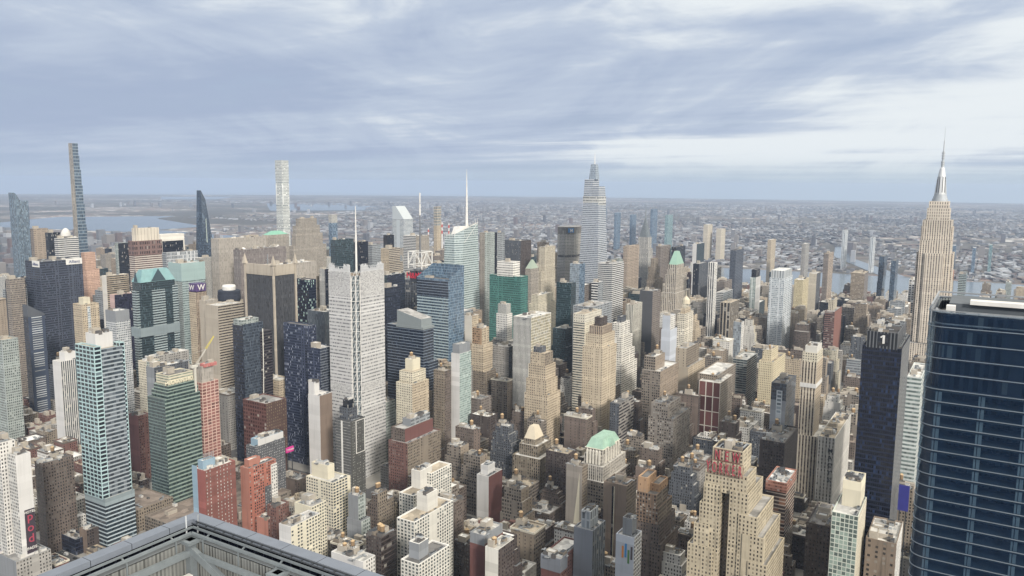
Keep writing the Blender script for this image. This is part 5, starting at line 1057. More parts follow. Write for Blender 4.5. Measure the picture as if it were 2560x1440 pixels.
B('office_tower', 'broad plain beige concrete slab in front of the white needle tower', 'tower', (866.7, 1159.5, 103.4, 19.8, 254.7), 'concrete', 'concrete', 'tan', units=8, bulk=3)
B('office_tower', 'mauve brown wide slab with white dishes on its roof', 'tower', (855.2, 1091.6, 100.9, 16.8, 240.3), 'mauve_office', 'mauve_office', 'grey', units=8, bulk=2, extra=lambda r, w, d, H: dishes(r, w, d, H))
B('office_tower', 'pale block with green copper pitched roof at the foot of the white needle tower', 'tower', (1147.0, 1355.1, 61.1, 16.2, 239.7), 'beige_blank', 'lime_pier', 'pale', extra=lambda r, w, d, H: copper(r, w, d, H, .35, 8), units=0, bulk=0)
B('office_tower', 'beige tower with wide light coloured terrace roof behind the cream finned tower', 'tower', (776.1, 962.1, 123.0, 24.7, 226.2), 'beige_blank', 'concrete', 'pale', units=8, bulk=2)
B('skyscraper', 'broad limestone slab tower with fine vertical piers and stepped sides', 'skyscraper', (1240.3, 1364.6, 72.0, 12.0, 263.4), 'lime_pier', 'lime_pier', 'tan',
  [('base', -.2, 1.22, -.3, 1, 0, .80), ('shoulder', -.05, 1.1, -.12, 1, .8, .9), ('shaft', 0, 1, 0, 1, .9, .97), ('crown', .12, .88, .1, .9, .97, 1.03)], units=4, bulk=2)
B('office_tower', 'narrow beige shaft in front of the limestone slab', 'tower', (907.8, 962.6, 20.2, 12.0, 200.6), 'lime_pier', 'lime_pier', 'tan', units=2)
B('office_tower', 'dark navy striped sliver just left of the white latticed tower', 'tower', (884.9, 928.9, 16.1, 12.0, 215.9), 'bw_rib', 'bk_slab', 'dark', units=2)
B('office_tower', 'thin tower with white stripes at its top left of the slanted roof tower', 'tower', (1582.5, 1588.6, 21.9, 12.0, 264.8), 'stripe_white', 'lic_blue', 'pale', [('shaft', 0, 1, 0, 1, 0, .92, 'lic_blue'), ('crown', 0, 1, 0, 1, .92, 1.0, 'stripe_white')], units=0, bulk=0)
B('office_tower', 'wide dark teal glass slab right of the limestone slab', 'tower', (1120.1, 1131.7, 52.6, 12.9, 240.7), 'teal_dk', 'teal_dk', 'dark', units=4)
B('office_tower', 'dark glass slab behind the comb top of the latticed tower', 'tower', (1174.7, 1146.8, 58.2, 12.0, 231.3), 'teal_dk', 'bk_slab', 'dark', units=4)
B('office_tower', 'grey slab with pale top right of the latticed tower mast', 'tower', (1243.6, 1145.3, 28.2, 13.4, 223.1), 'grey_office', 'grey_office', 'pale', units=3)
B('office_tower', 'stepped cream tower with dark stripes right of the comb top', 'tower', (1159.5, 1028.4, 34.1, 20.3, 225.9), 'tan_pun', 'beige_band', 'tan', [('base', -.1, 1.1, -.2, 1, 0, .88), ('shaft', 0, 1, 0, 1, .88, 1)], units=3)
B('office_tower', 'grey glass tower with red letter signs, white truss cube and striped mast', 'skyscraper', (981.4, 819.7, 72.4, 26.6, 195.5), 'grey_pier', 'grey_pier', 'grey', extra=hm, units=0, bulk=0)
B('office_tower', 'dark glass block behind the latticed tower, left of the truss mast', 'tower', (913.1, 824.1, 43.1, 12.0, 210.7), 'teal_dk', 'navy', 'pale', units=8, bulk=2)
B('office_tower', 'dark blue slab right behind the latticed tower', 'tower', (866.5, 786.4, 31.5, 12.0, 198.5), 'navy', 'navy', 'dark', units=3)
B('office_tower', 'blue glass tower with white floor bands and a notched slanting top', 'tower', (866.5, 673.1, 38.4, 56.2, 216.2), 'blue_band', 'blue_glass', 'dark',
  [('shaft', 0, 1, 0, 1, 0, .90, 'blue_band', 'blue_glass'), ('notched_crown', 0, 1, .0, 1, .90, 1, 'navy_lines', 'blue_glass')], extra=wedge, units=4)
B('office_tower', 'dark blue glass tower with grey sloping plant house on its roof', 'tower', (774.0, 646.5, 22.4, 60.5, 166.6), 'navy_lines', 'navy_lines', 'grey',
  [('shaft', 0, 1, 0, 1, 0, 1), ('side_block', .3, 1.25, -.05, .5, 0, .72, 'navy_lines')], extra=slope_roof, units=0, bulk=0)
boa((1101.1, 826.5, 77.1, 31.2, 265.0))
B('office_tower', 'pale grey ribbed tower just right of the crystal spire tower', 'tower', (1221.4, 845.3, 35.1, 12.0, 261.4), 'lime_pier', 'greygreen', 'pale', units=2)
B('office_tower', 'narrow dark tower right of the pale ribbed tower', 'tower', (1284.8, 857.8, 28.3, 12.0, 257.9), 'bk_slab', 'grey_office', 'dark', units=2)
B('office_tower', 'wide dark brown tower behind the teal green tower', 'tower', (1429.6, 889.5, 44.7, 44.6, 232.7), 'slate', 'dkbrown', 'dark', units=4)
B('office_tower', 'bright teal green glass tower with white louvred crown', 'tower', (1111.7, 700.1, 24.2, 62.8, 197.9), 'teal', 'teal', 'pale', [('shaft', 0, 1, 0, 1, 0, 1), ('crown', .0, .95, .25, .75, 1, 1.12, 'louvre_white')], units=3)
B('office_tower', 'slim white stepped tower standing before the teal green tower', 'tower', (946.8, 625.0, 14.7, 18.8, 177.3), 'white_pun', 'white_pun', 'pale',
  [('base', -.2, 1.3, -.5, 1.2, 0, .70, 'grey_pun'), ('shaft', 0, 1, 0, 1, .7, .92), ('crown', .12, .9, .12, .9, .92, 1.0, 'stripe_white')], units=3)
B('loft_building', 'grey block with dark roof right below the slim white tower', 'office block', (905.7, 596.4, 31.0, 29.6, 124.3), 'grey_pun', 'slate', 'grey', units=6)
B('loft_tower', 'orange tan stepped tower with ornate upper floors left of the slim white tower', 'tower', (877.2, 622.5, 20.6, 18.9, 152.3), 'orange_pun', 'tan_pun', 'grey',
  [('base', -.1, 1.3, -.3, 1.1, 0, .6, 'tan_dk'), ('mid', -.02, 1.15, -.1, 1, .6, .85, 'tan_pun'), ('shaft', .05, .95, .1, .9, .85, 1.0)], tanks=1)
B('hotel', 'cream framed tower with dark centre panel behind the orange tan tower', 'tower', (943.6, 685.2, 19.5, 13.2, 155.4), 'cream_fr', 'tan_pun', 'grey', units=3)
B('hotel', 'slab hotel with blank white wall and pale green glass side', 'hotel', (761.2, 579.7, 25.6, 12.9, 142.5), 'blank_white', 'mint', 'pale', [('shaft', 0, 1, 0, 1, 0, 1), ('penthouse', .05, .95, .1, .9, 1, 1.08, 'blank_grey')], units=3, bulk=0)
B('apartment_tower', 'cream apartment tower with stepped roof boxes below the sloping grey roof tower', 'tower', (694.5, 602.0, 32.9, 24.5, 127.5), 'cream_pun', 'tan_pun', 'tan',
  [('shaft', 0, 1, 0, 1, 0, .90), ('step', .2, 1, .2, 1, .9, 1.0, 'cream_pun'), ('roof_box', .5, .95, .5, .95, 1, 1.1, 'blank_cream')], tanks=1, units=3)
B('loft_building', 'brown corner tower between the cream stepped tower and the mint slab hotel', 'loft building', (742.4, 588.8, 13.5, 17.2, 123.1), 'tan_dk', 'brown_pun', 'grey', tanks=1)
B('loft_building', 'maroon and tan loft block with pale mechanical roof right of the latticed tower', 'loft building', (611.3, 545.9, 49.6, 18.8, 94.9), 'brown_pun', 'blank_maroon', 'grey', [('base', -.1, 1.1, -.4, 1, 0, .82, 'brick_pun', 'tan_dk'), ('shaft', 0, 1, 0, 1, .82, .96), ('plant', .3, .98, .2, .8, .96, 1.03, 'blank_grey', 'grey_office')], units=6)
park432(1707, 1915)
steinway(1135, 2046)
wedge_tower(1236, 1683)
one57(970, 2020)
citi(1978, 1656)
B('office_tower', 'white and dark banded tower below the slanted roof tower', 'tower', (1420.7, 1167.0, 50.3, 37.9, 231.9), 'bw_band', 'lime_pier', 'pale', units=4)
B('office_tower', 'dark blue block left of the slanted roof tower', 'tower', (1417.1, 1250.4, 24.9, 12.0, 230.6), 'bk_slab', 'bk_slab', 'dark', units=2)
B('apartment_tower', 'thin tan gridded tower between the striped mast and the crystal tower', 'tower', (1906.7, 1469.7, 22.3, 12.0, 283.3), 'tan_frame', 'tan_frame', 'tan', [('shaft', 0, 1, 0, 1, 0, .8, 'tan_pun'), ('upper_shaft', 0, 1, 0, 1, .8, 1.0)], units=0, bulk=0)
met(1811, 967)
vanderbilt(1697, 844)
chrysler(2004, 836)
esb(1424, 101)
for (x, y, h), lb in zip([(2833.8, 2133.4, 181.4), (2867.9, 2120.7, 177.0), (2869.0, 2236.5, 151.2)], ('red and white smokestack just right of the thin tan tower', 'red and white smokestack beside the crystal tower, rightmost of three', 'red and white smokestack left of the thin tan tower')): stack(x, y, h, lb)
B('office_tower', 'cream tower of tall piers with stepped shoulders left of the octagonal slab', 'tower', (1402.8, 815.6, 45.5, 14.3, 224.2), 'cream_pier', 'cream_pier', 'tan',
  [('base', -.9, 1.0, -.1, 1.6, 0, .52, 'cream_pun'), ('shoulder', -.3, 1.05, 0, 1.3, .52, .78), ('shaft', 0, 1, 0, 1, .78, 1)], units=2)
B('office_tower', 'cream stepped block at the foot of the cream piered tower', 'office block', (1204.9, 718.7, 68.8, 19.3, 152.8), 'cream_pun', 'cream_pun', 'pale', [('shaft', 0, 1, 0, 1, 0, .9), ('step', .1, .9, .15, .9, .9, 1)], units=5)
B('office_tower', 'grey stone tower with a pale green pyramid cap left of the cream piered tower', 'tower', (1319.9, 799.8, 30.6, 13.8, 187.3), 'lime_pier', 'lime_pier', 'grey', extra=lambda r, w, d, H: copper(r, w, d, H, .15, w * .55, hexc='#a5b3a2'), units=0, bulk=0)
B('office_slab', 'white office slab with dark pinstripes and a blank glass side coloured like a gold reflection', 'tower', (886.9, 549.7, 56.7, 28.6, 173.2), 'stripe_white', 'gold_reflection_glass', 'pale', units=6, bulk=1, rim='white paint')
B('loft_tower', 'tan setback tower narrowing upward in front of the gold sided slab', 'tower', (791.2, 475.2, 20.3, 19.5, 150.2), 'tan_pun', 'tan_dk', 'tan',
  [('base', -.12, 1.55, -.30, 1.35, 0, .66, 'tan_pun', 'tan_pun'), ('lower_step', -.08, 1.35, -.18, 1.25, .66, .78, 'tan_pun', 'tan_pun'), ('step', -.04, 1.2, -.1, 1.12, .78, .9, 'tan_pun', 'tan_pun'), ('shaft', 0, 1, 0, 1, .9, 1.0), ('roof_box', .2, .8, .4, .9, 1, 1.04, 'slate')], units=3)
B('office_tower', 'silver blue plain glass slab left of the tapered skyscraper', 'tower', (1329.0, 698.0, 24.3, 20.7, 202.2), 'silver_glass', 'lic_blue', 'pale', units=2)
B('office_tower', 'dark green glass block under the silver blue slab', 'tower', (1215.2, 657.2, 18.9, 29.8, 179.6), 'teal_dk', 'teal_dk', 'grey', units=6, bulk=2)
B('office_tower', 'white and grey banded slab standing before the tapered skyscraper', 'tower', (1364.8, 645.5, 55.7, 30.5, 202.5), 'bw_band', 'bw_band', 'grey', units=5)
B('office_tower', 'narrow black and white striped tower at the left foot of the white banded slab', 'tower', (1217.8, 606.3, 21.5, 12.3, 184.4), 'bw_band2', 'grey_office', 'pale', units=1)
B('office_tower', 'grey office block with terrace roofs below the white banded slab', 'office block', (1115.0, 566.4, 74.9, 35.4, 157.4), 'grey_office', 'grey_office', 'grey', units=8, bulk=2)
B('office_tower', 'cream banded tower with blank top floors behind the tall beige tower', 'tower', (992.7, 520.8, 57.4, 18.2, 166.5), 'cream_band', 'cream_pun', 'tan', [('shaft', 0, 1, 0, 1, 0, .93), ('crown', 0, 1, 0, 1, .93, 1, 'cream_hole')], units=5)
B('loft_tower', 'tall plain beige brick tower with rows of punched windows and a dark tank top', 'tower', (863.0, 432.6, 37.9, 23.4, 166.0), 'beige_tall', 'beige_tall', 'tan',
  [('base', -.08, 1.05, -.1, 1.1, 0, .9), ('shaft', 0, 1, 0, 1, .9, 1.0), ('crown', .1, .9, .1, .85, 1.0, 1.06, 'tan_pier'), ('tank_house', .3, .75, .3, .7, 1.06, 1.12, 'dkbrown')], units=2, bulk=0)
B('loft_tower', 'white banded wedding cake tower just right of the tall beige tower', 'tower', (1005.2, 469.5, 32.0, 12.0, 156.8), 'white_cake', 'white_cake', 'pale',
  [('base', -.3, 1.5, -.6, 1.2, 0, .62), ('lower_step', -.15, 1.35, -.4, 1.1, .62, .74), ('step', -.05, 1.2, -.2, 1.05, .74, .87), ('shaft', 0, 1, 0, 1, .87, 1), ('tank_house', .3, .8, .3, .8, 1, 1.05, 'slate')], units=3)
B('office_tower', 'white pinstriped block right of the white banded slab', 'office block', (1242.7, 549.7, 42.0, 13.5, 146.7), 'stripe_cream', 'stripe_cream', 'brown', units=2)
B('office_tower', 'plain dark charcoal slab left of the green pyramid roofed tower', 'tower', (1310.9, 540.8, 40.0, 24.7, 163.8), 'blank_char', 'brown_office', 'grey', units=4)
B('office_tower', 'broad tan tower with curved corner left of the spired steel crown tower', 'tower', (1744.5, 775.3, 72.0, 12.0, 206.7), 'tan_office', 'tan_office', 'tan', units=2)
B('office_tower', 'slim brown gothic tower left of the green pyramid roofed tower', 'tower', (1581.4, 645.3, 38.2, 12.0, 178.0), 'tan_dk', 'tan_dk', 'tan', [('base', -.2, 1.2, -.4, 1, 0, .85), ('shaft', 0, 1, 0, 1, .85, 1), ('crown', .2, .8, .2, .8, 1, 1.1)], units=0, bulk=0)
B('office_tower', 'wide brown tower with rough louvred top behind the slim gothic tower', 'tower', (1839.0, 727.7, 72.0, 12.6, 203.2), 'brown_office', 'brown_office', 'grey', units=2)
B('office_tower', 'dark blue black slab behind the green pyramid roofed tower', 'tower', (1898.8, 709.7, 72.0, 12.0, 198.3), 'bk_slab', 'bk_slab', 'dark', units=3)
B('office_tower', 'stone tower with mint green pyramid roof and tall arched windows', 'tower', (1551.3, 582.8, 44.6, 17.5, 189.5), 'lime_pier2', 'lime_pier2', 'pale',
  [('base', -.55, 1.5, -.5, 1.3, 0, .70), ('shaft', -.25, 1.25, -.2, 1.15, .70, .89), ('collar', -.1, 1.1, -.05, 1.05, .89, .95), ('crown', 0, 1, 0, 1, .95, 1)], extra=lambda r, w, d, H: copper(r, w, d, H, .35, w * .6, hexc='#9cbfac'), units=0, bulk=0)
B('office_tower', 'dark banded slab right of the green pyramid roofed tower', 'tower', (1775.1, 607.6, 72.0, 14.5, 171.6), 'bk_slab', 'slate', 'grey', units=3)
B('office_tower', 'wide pale edged glass slab above the dark banded slab', 'tower', (2200.4, 754.9, 72.0, 12.0, 186.5), 'blank_white', 'teal_dk', 'pale', units=2)
B('apartment_tower', 'narrow white tower of bold vertical stripes right of the dark banded slab', 'tower', (1536.9, 498.4, 18.8, 13.1, 199.8), 'bold_stripe', 'white_pun', 'pale', units=1, bulk=0)
B('office_tower', 'dark grey glass slab with fine grid, largest of the dark slabs right of centre', 'tower', (1943.2, 569.6, 72.0, 14.0, 194.4), 'slate_glass2', 'slate_glass2', 'dark', units=3)
B('office_tower', 'tan and black gridded tower with double piers right of the bold striped tower', 'tower', (1392.4, 422.6, 57.7, 18.4, 142.0), 'dpier', 'dpier', 'tan', units=2)
B('office_tower', 'grey banded block left of the double piered tan tower', 'office block', (1599.9, 497.0, 72.0, 15.3, 131.9), 'bw_band', 'grey_office', 'grey', units=3)
B('apartment_tower', 'slim green and white glass tower with round black tank top', 'tower', (1665.2, 447.4, 40.1, 12.0, 161.1), 'mint2', 'blank_white', 'dark', [('shaft', 0, 1, 0, 1, 0, 1), ('tank_house', .1, .9, .1, .9, 1, 1.1, 'bk_slab')], units=0, bulk=0)
B('office_tower', 'octagonal cream tower with tiered lantern top before the bold striped tower', 'tower', (1188.7, 438.0, 43.4, 12.1, 148.2), 'cream_grid2', 'cream_grid2', 'tan', [('shaft', 0, 1, 0, 1, 0, 1), ('lantern_base', .2, .8, .2, .8, 1, 1.05, 'tan_pun'), ('lantern', .32, .68, .32, .68, 1.05, 1.10, 'cream_pun')], extra=lambda r, w, d, H: lantern(r, w, d, H), units=0, bulk=0)
B('hotel', 'tan brick tower with one dark window strip below the cream lantern tower', 'tower', (1019.6, 376.1, 55.7, 15.1, 127.9), 'strip_tan', 'tan_dk', 'grey', [('base', -.05, 1.3, -.3, 1, 0, .8, None, 'tan_pun'), ('shaft', 0, 1, 0, 1, .8, 1)], units=3)
B('hotel', 'slim blue white tower with stepped head left of the cream lantern tower', 'tower', (1162.4, 452.5, 24.0, 12.7, 147.2), 'bluewhite', 'white_pun', 'pale', [('base', -.2, 1.2, -.2, 1, 0, .85, 'bluewhite'), ('shaft', 0, 1, 0, 1, .85, 1)], units=2)
B('office_tower', 'light grey gridded glass tower standing well right of centre', 'tower', (1492.4, 351.6, 72.0, 27.1, 196.2), 'pale_grid', 'pale_grid', 'white', [('shaft', 0, 1, 0, 1, 0, .93), ('crown', .05, .97, .05, .95, .93, 1, 'crown_louv')], units=0, bulk=0)
B('apartment_tower', 'yellow cream tower right of the light grey gridded tower', 'tower', (1832.9, 384.0, 62.5, 19.2, 143.9), 'yellow_pun', 'yellow_pun', 'pale', units=3)
B('apartment_tower', 'plain beige slab with stepped side right of the yellow cream tower', 'tower', (1936.4, 374.1, 49.8, 18.1, 149.7), 'blank_cream2', 'slate', 'pale', units=2)
B('apartment_tower', 'broad brown tower rising above the beige river slab', 'tower', (2088.4, 375.5, 72.0, 12.0, 186.6), 'brown_office', 'tan_office', 'tan', units=2)
B('apartment_tower', 'beige brown banded slab standing before the river', 'tower', (2200.1, 302.8, 72.0, 33.0, 130.4), 'tan_band', 'brown_office', 'tan', units=2)
B('apartment_tower', 'tall white ribbed tower across the river, left of its twin', 'tower', (3626.9, 569.8, 72.0, 12.0, 169.5), 'whiterib', 'whiterib', 'dark', units=0, bulk=0)
B('apartment_tower', 'shorter white ribbed tower across the river, right twin', 'tower', (3542.4, 447.5, 72.0, 12.0, 148.1), 'whiterib', 'whiterib', 'dark', units=0, bulk=0)
B('apartment_tower', 'bent dark copper glass tower by the river, left of a pair', 'tower', (2433.7, 285.0, 72.0, 13.5, 158.3), 'copper_glass', 'copper_glass', 'dark', [('shaft', 0, 1, 0, 1, 0, .55), ('upper_shaft', .15, 1.15, 0, 1, .55, 1)], units=0, bulk=0)
B('apartment_tower', 'shorter dark glass tower by the river, right of the copper pair', 'tower', (2377.1, 248.2, 72.0, 12.0, 153.4), 'copper_glass', 'copper_glass', 'dark', units=0, bulk=0)
B('apartment_tower', 'white framed block with black windows beside the great limestone skyscraper', 'tower', (2062.1, 174.4, 72.0, 12.8, 136.2), 'bwgrid', 'bwgrid', 'pale', units=1)
B('apartment_tower', 'orange netted tower top right behind the great limestone skyscraper', 'building site', (1966.4, 94.2, 72.0, 12.0, 167.3), 'net_orange', 'net_orange', 'pale', [('shaft', 0, 1, 0, 1, 0, .9, 'tan_pun'), ('netting', 0, 1, 0, 1, .9, 1)], units=0, bulk=0)
B('office_tower', 'teal banded glass block between the orange netted tower and the river', 'tower', (2017.2, 69.0, 72.0, 15.0, 160.8), 'teal_band', 'teal_river', 'dark', units=0)
B('hospital', 'pale blocky complex by the river at the far right edge', 'hospital', (2467.2, -28.0, 40.0, 13.7, 104.2), 'greygreen', 'white_pun', 'pale', units=4)
B('office_tower', 'black blue office slab with a white numeral on its louvred top', 'tower', (655.4, 77.5, 72.0, 29.0, 229.5), 'penn', 'penn_side', 'dark',
  [('shaft', 0, 1, 0, 1, 0, .985), ('crown', .0, .93, .12, .90, .985, 1.038, 'penn_louv', 'penn_louv', 'black')], units=18, bulk=2, extra=penn_one)
B('hotel', 'cream art deco setback hotel with big red rooftop letters', 'hotel', (535.2, 163.9, 26.0, 30.3, 140.5), 'ny_cream', 'ny_cream', 'grey',
  [('low_wing', -.12, 2.0, .72, 1.36, 0, .58), ('low_wing', -.14, 2.0, -.62, -.16, 0, .56), ('wing', -.08, 1.9, .84, 1.22, 0, .70), ('wing', -.10, 1.9, -.50, .0, 0, .70), ('step', -.04, 1.8, .60, 1.10, 0, .82), ('step', -.06, 1.8, -.32, .12, 0, .80),
   ('left_wing', .0, 1.7, .62, 1.02, 0, .93), ('right_wing', -.02, 1.6, -.06, .36, 0, .915), ('light_court', .32, 1.5, .3, .7, 0, .94, 'tan_dk'), ('shaft', .06, 1.0, 0, 1, .9, 1), ('sign_block', .16, 1.0, .15, .86, 1, 1.125, 'ny_cream', None, 'black')], units=6, bulk=1, extra=ny_sign)
B('building_site', 'unfinished concrete tower with orange mesh edges and snowy white top', 'building site', (659.0, 160.3, 36.9, 16.4, 97.0), 'site_floor', 'site_floor', 'white', [('lower_floors', .0, 1.04, -.02, 1.0, 0, .45, 'tan_dk'), ('frame', 0, 1, 0, 1, .45, .92), ('top_mesh', -.04, 1.04, -.04, 1.04, .92, 1.0, 'mesh_orange')], units=16, bulk=0)
B('hotel', 'brown orange setback tower with orange brick roof house left of the red letter hotel', 'tower', (577.0, 248.2, 25.6, 17.3, 94.5), 'brown_oran', 'tan_dk', 'dark',
  [('base', 0, 1.7, -.3, 1.12, 0, .55, 'brown_pun', 'brown_pun'), ('mid', 0, 1.5, -.2, 1.06, .55, .74, 'brown_pun', 'brown_pun'), ('step', 0, 1.3, -.12, 1, .74, .88, 'brown_oran', 'tan_dk'), ('shaft', 0, 1, 0, 1, .88, 1), ('roof_house', .1, .9, .55, 1, 1, 1.13, 'orange_blank'), ('roof_wing', .4, 1.2, .1, .5, 1, 1.06, 'orange_blank')], units=3)
B('hotel', 'narrow pale blue hotel wall with four coloured stripes as emblem', 'hotel', (501.2, 236.2, 15.0, 15.0, 89.4), 'bluewhite', 'white_frame4', 'grey', [('shaft', 0, 1, 0, 1, 0, 1), ('penthouse', .25, .85, .25, .75, 1, 1.14, 'blank_grey')], units=4, bulk=0,
  extra=lambda r, w, d, H: stripes(r, w, d, H))
B('hotel', 'blue grey slab hotel with pale lantern shaped roof room', 'hotel', (511.4, 275.5, 24.1, 16.6, 81.2), 'blank_slateb', 'slate_stripe', 'grey', [('shaft', 0, 1, 0, 1, 0, 1), ('roof_room', .15, .75, .25, .72, 1, 1.17, 'lantern_room')], units=5, bulk=0)
B('apartment_block', 'red brick block with grey upper end wall and cluttered roof machines', 'apartment block', (491.4, 293.4, 39.5, 17.3, 60.7), 'blank_maroon', 'brick_pun', 'pale', [('shaft', 0, 1, 0, 1, 0, 1), ('grey_end', -.01, .3, -.01, 1.01, .84, 1.01, 'blank_slateb')], units=22, bulk=1)
B('hotel', 'brown slab tower split by a tall dark slit', 'tower', (618.7, 292.4, 23.7, 22.9, 79.3), 'blank_slit', 'tan_dk', 'brown', units=4, extra=lambda r, w, d, H: slit(r, w, d, H))
B('loft_building', 'tan grey slab with a water tank top in front of the green copper roof', 'loft building', (637.9, 347.2, 12.0, 17.5, 80.4), 'blank_tang', 'tan_dk', 'grey', units=2, bulk=1, tanks=1, extra=lambda r, w, d, H: lightwedge(r, w, d, H))
B('loft_tower', 'ornate stepped stone tower capped by a mint green copper hip roof', 'tower', (696.0, 352.8, 40.9, 17.5, 81.1), 'gothic', 'gothic', 'pale',
  [('base', -.35, 1.35, -.5, 1.35, 0, .62, 'loft_grid', 'loft_grid'), ('mid', -.22, 1.2, -.3, 1.15, .62, .8), ('shaft', -.1, 1.08, -.1, 1.05, .8, .92), ('crown', 0, 1, 0, 1, .92, 1)], extra=nelson_roof, units=0, bulk=0)
B('loft_tower', 'ornate brown stone tower with a cream truncated pyramid roof', 'tower', (699.1, 434.9, 19.8, 14.3, 75.0), 'gothic_dk', 'gothic_dk', 'pale', [('base', -.6, 1.6, -.9, 1.5, 0, .78), ('mid', -.25, 1.3, -.4, 1.2, .78, .93), ('crown', 0, 1, 0, 1, .93, 1)], extra=cream_pyr, units=0, bulk=0)
B('loft_tower', 'slender beige tower of dark vertical stripes with pale stepped crown', 'tower', (869.4, 177.4, 35.1, 16.0, 171.9), 'nelson', 'nelson2', 'pale',
  [('base', -.1, 1.5, -.55, 1.1, 0, .46), ('shaft', 0, 1, 0, 1, .46, .94), ('belt', -.02, 1.02, -.02, 1.02, .78, .80, 'blank_white'), ('crown', .03, .97, .03, .97, .94, 1.0, 'cream_pun'), ('cap', .12, .88, .1, .85, 1.0, 1.04, 'bulk_white')], units=2, bulk=0)
B('hotel', 'pale grey glass hotel with dark glass head left of the slender beige striped tower', 'hotel', (780.5, 189.8, 44.9, 15.0, 148.8), 'blank_grey2', 'slate_glass', 'dark', [('shaft', 0, 1, 0, 1, 0, .93), ('head', 0, 1, 0, 1, .93, 1.04, 'slate_glass')], units=3, extra=lambda r, w, d, H: lightstrip(r, w, d, H))
B('department_store', 'long white department store with dark vertical letters on its end wall', 'store', (858.2, 152.3, 110.0, 17.3, 83.4), 'store', 'store', 'tan', units=14, bulk=3, extra=macys)
B('loft_building', 'dark brown block with arched top windows left of the white department store', 'loft building', (736.7, 179.5, 61.3, 23.6, 107.3), 'dkbrown', 'dkbrown', 'dark', units=8, tanks=1)
B('office_tower', 'pale green tower with white bands squeezed between the black slab and the glass tower', 'tower', (786.3, 69.9, 72.0, 12.1, 176.5), 'squeeze', 'squeeze', 'pale', units=3)
B('office_tower', 'apartment tower with mint glass front and cream side in the bottom right', 'tower', (563.8, 90.2, 43.0, 17.9, 117.4), 'green_lit', 'cream_rough', 'pale', [('shaft', 0, 1, 0, 1, 0, 1), ('penthouse', .45, 1, .1, .8, 1, 1.16, 'blank_cream')], units=8, bulk=0, tanks=0)
B('loft_building', 'brown loft with dark stained wall right of the mint and cream tower', 'loft building', (591.1, 66.2, 46.4, 21.0, 91.9), 'loft_stain', 'white_pun', 'pale', units=9, bulk=3)
B('loft_building', 'near black block with paired windows left of the mint and cream tower', 'loft building', (601.4, 111.4, 47.2, 20.6, 89.5), 'dkbrown', 'dkbrown', 'dark', units=10, bulk=2)
B('office_tower', 'red brick slab with plain red side by the far avenue', 'tower', (1370.7, 240.7, 72.0, 15.9, 145.4), 'brick_band', 'blank_red2', 'grey', [('shaft', 0, 1, 0, 1, 0, 1), ('crown', .3, .8, .4, .9, 1, 1.12, 'cream_pier')], units=3, bulk=0)
B('loft_tower', 'yellow cream stepped tower with punched windows left of the dark headed hotel', 'tower', (1070.4, 268.5, 72.0, 20.1, 119.8), 'yellow2', 'yellow2', 'tan', [('shaft', 0, 1, 0, 1, 0, .94), ('step', .15, .7, .3, .9, .94, 1.06)], tanks=1)
B('loft_building', 'white framed block with maroon brick panels between the tall beige and yellow towers', 'loft building', (966.7, 311.1, 72.0, 28.2, 99.2), 'maroon_fr', 'loft_grid', 'pale', [('wing', .2, 1.4, .3, 1.25, 0, 1.06, 'tan_dk', 'loft_grid'), ('shaft', 0, .8, 0, 1, 0, 1)], units=6, bulk=2, tanks=1)
B('apartment_tower', 'dark glass tower with white balcony lines left of the yellow cream stepped tower', 'tower', (1101.0, 312.7, 58.2, 20.2, 104.6), 'lineglass', 'lineglass', 'pale', units=3)
B('hotel', 'plain steel grey slab above the white line glass tower', 'tower', (1311.0, 379.1, 17.6, 13.7, 122.6), 'steel_slab', 'white_pun', 'pale', units=1)
B('loft_building', 'broad tan loft with stepped roofs right of the tall beige tower', 'loft building', (914.4, 373.7, 68.9, 25.1, 129.3), 'loft_grid', 'tan_pier', 'pale', [('shaft', 0, 1, 0, 1, 0, .9), ('step', .1, .6, .4, 1, .9, 1.03)], units=6, tanks=1)
B('loft_tower', 'tall grey loft with bright window rows below the broad tan loft', 'loft building', (819.3, 327.9, 43.4, 20.5, 102.7), 'loft_lit', 'loft_lit', 'dark', [('base', -.05, 1.3, -.4, 1.1, 0, .85), ('shaft', 0, 1, 0, 1, .85, 1)], units=4, tanks=1)
B('loft_building', 'dark grey loft with light floor bands right of the base of the tall beige tower', 'loft building', (821.9, 389.6, 45.4, 12.0, 93.5), 'slate', 'loftband2', 'dark', units=4)
B('office_slab', 'black blue office block left of midtown with white corner sign panels', 'tower', (662.0, 1340.2, 69.5, 45.9, 220.9), 'dk_grid', 'dk_grid', 'dark', units=10, bulk=2, extra=lambda r, w, d, H: panels(r, w, d, H))
B('office_tower', 'grey brown gridded tower at far left beside the big black slab', 'tower', (601.3, 1314.9, 22.5, 12.0, 200.4), 'brown_grid', 'brown_grid', 'grey', units=4)
B('apartment_tower', 'beige tower with glazed centre strip right of the big black slab', 'tower', (601.2, 1122.5, 24.8, 23.0, 177.3), 'tan_pun', 'tan_pun', 'tan', [('shaft', 0, 1, 0, 1, 0, 1), ('crown', .2, .6, .2, .7, 1, 1.05, 'blank_cream'), ('glass_strip', .3, .45, -.03, .4, 0, .98, 'pale_grid')], units=3)
B('apartment_tower', 'grey white glass tower behind the aqua tower', 'tower', (558.0, 973.6, 19.8, 21.7, 187.4), 'grey_wh', 'grey_wh', 'pale', [('shaft', 0, 1, 0, 1, 0, .93), ('crown', 0, .96, 0, 1, .93, 1, 'blank_grey')], units=2, bulk=0)
B('office_tower', 'tan tower with fine brown louvre bands left of the gabled tower', 'tower', (739.0, 1284.9, 40.3, 13.7, 194.5), 'cream_fr', 'brown_louv', 'tan', units=2, bulk=1)
B('office_tower', 'dark purple slab with pink edge left of the gabled tower', 'tower', (705.7, 1211.5, 31.6, 12.9, 171.9), 'pink_edge', 'purple', 'brown', units=1)
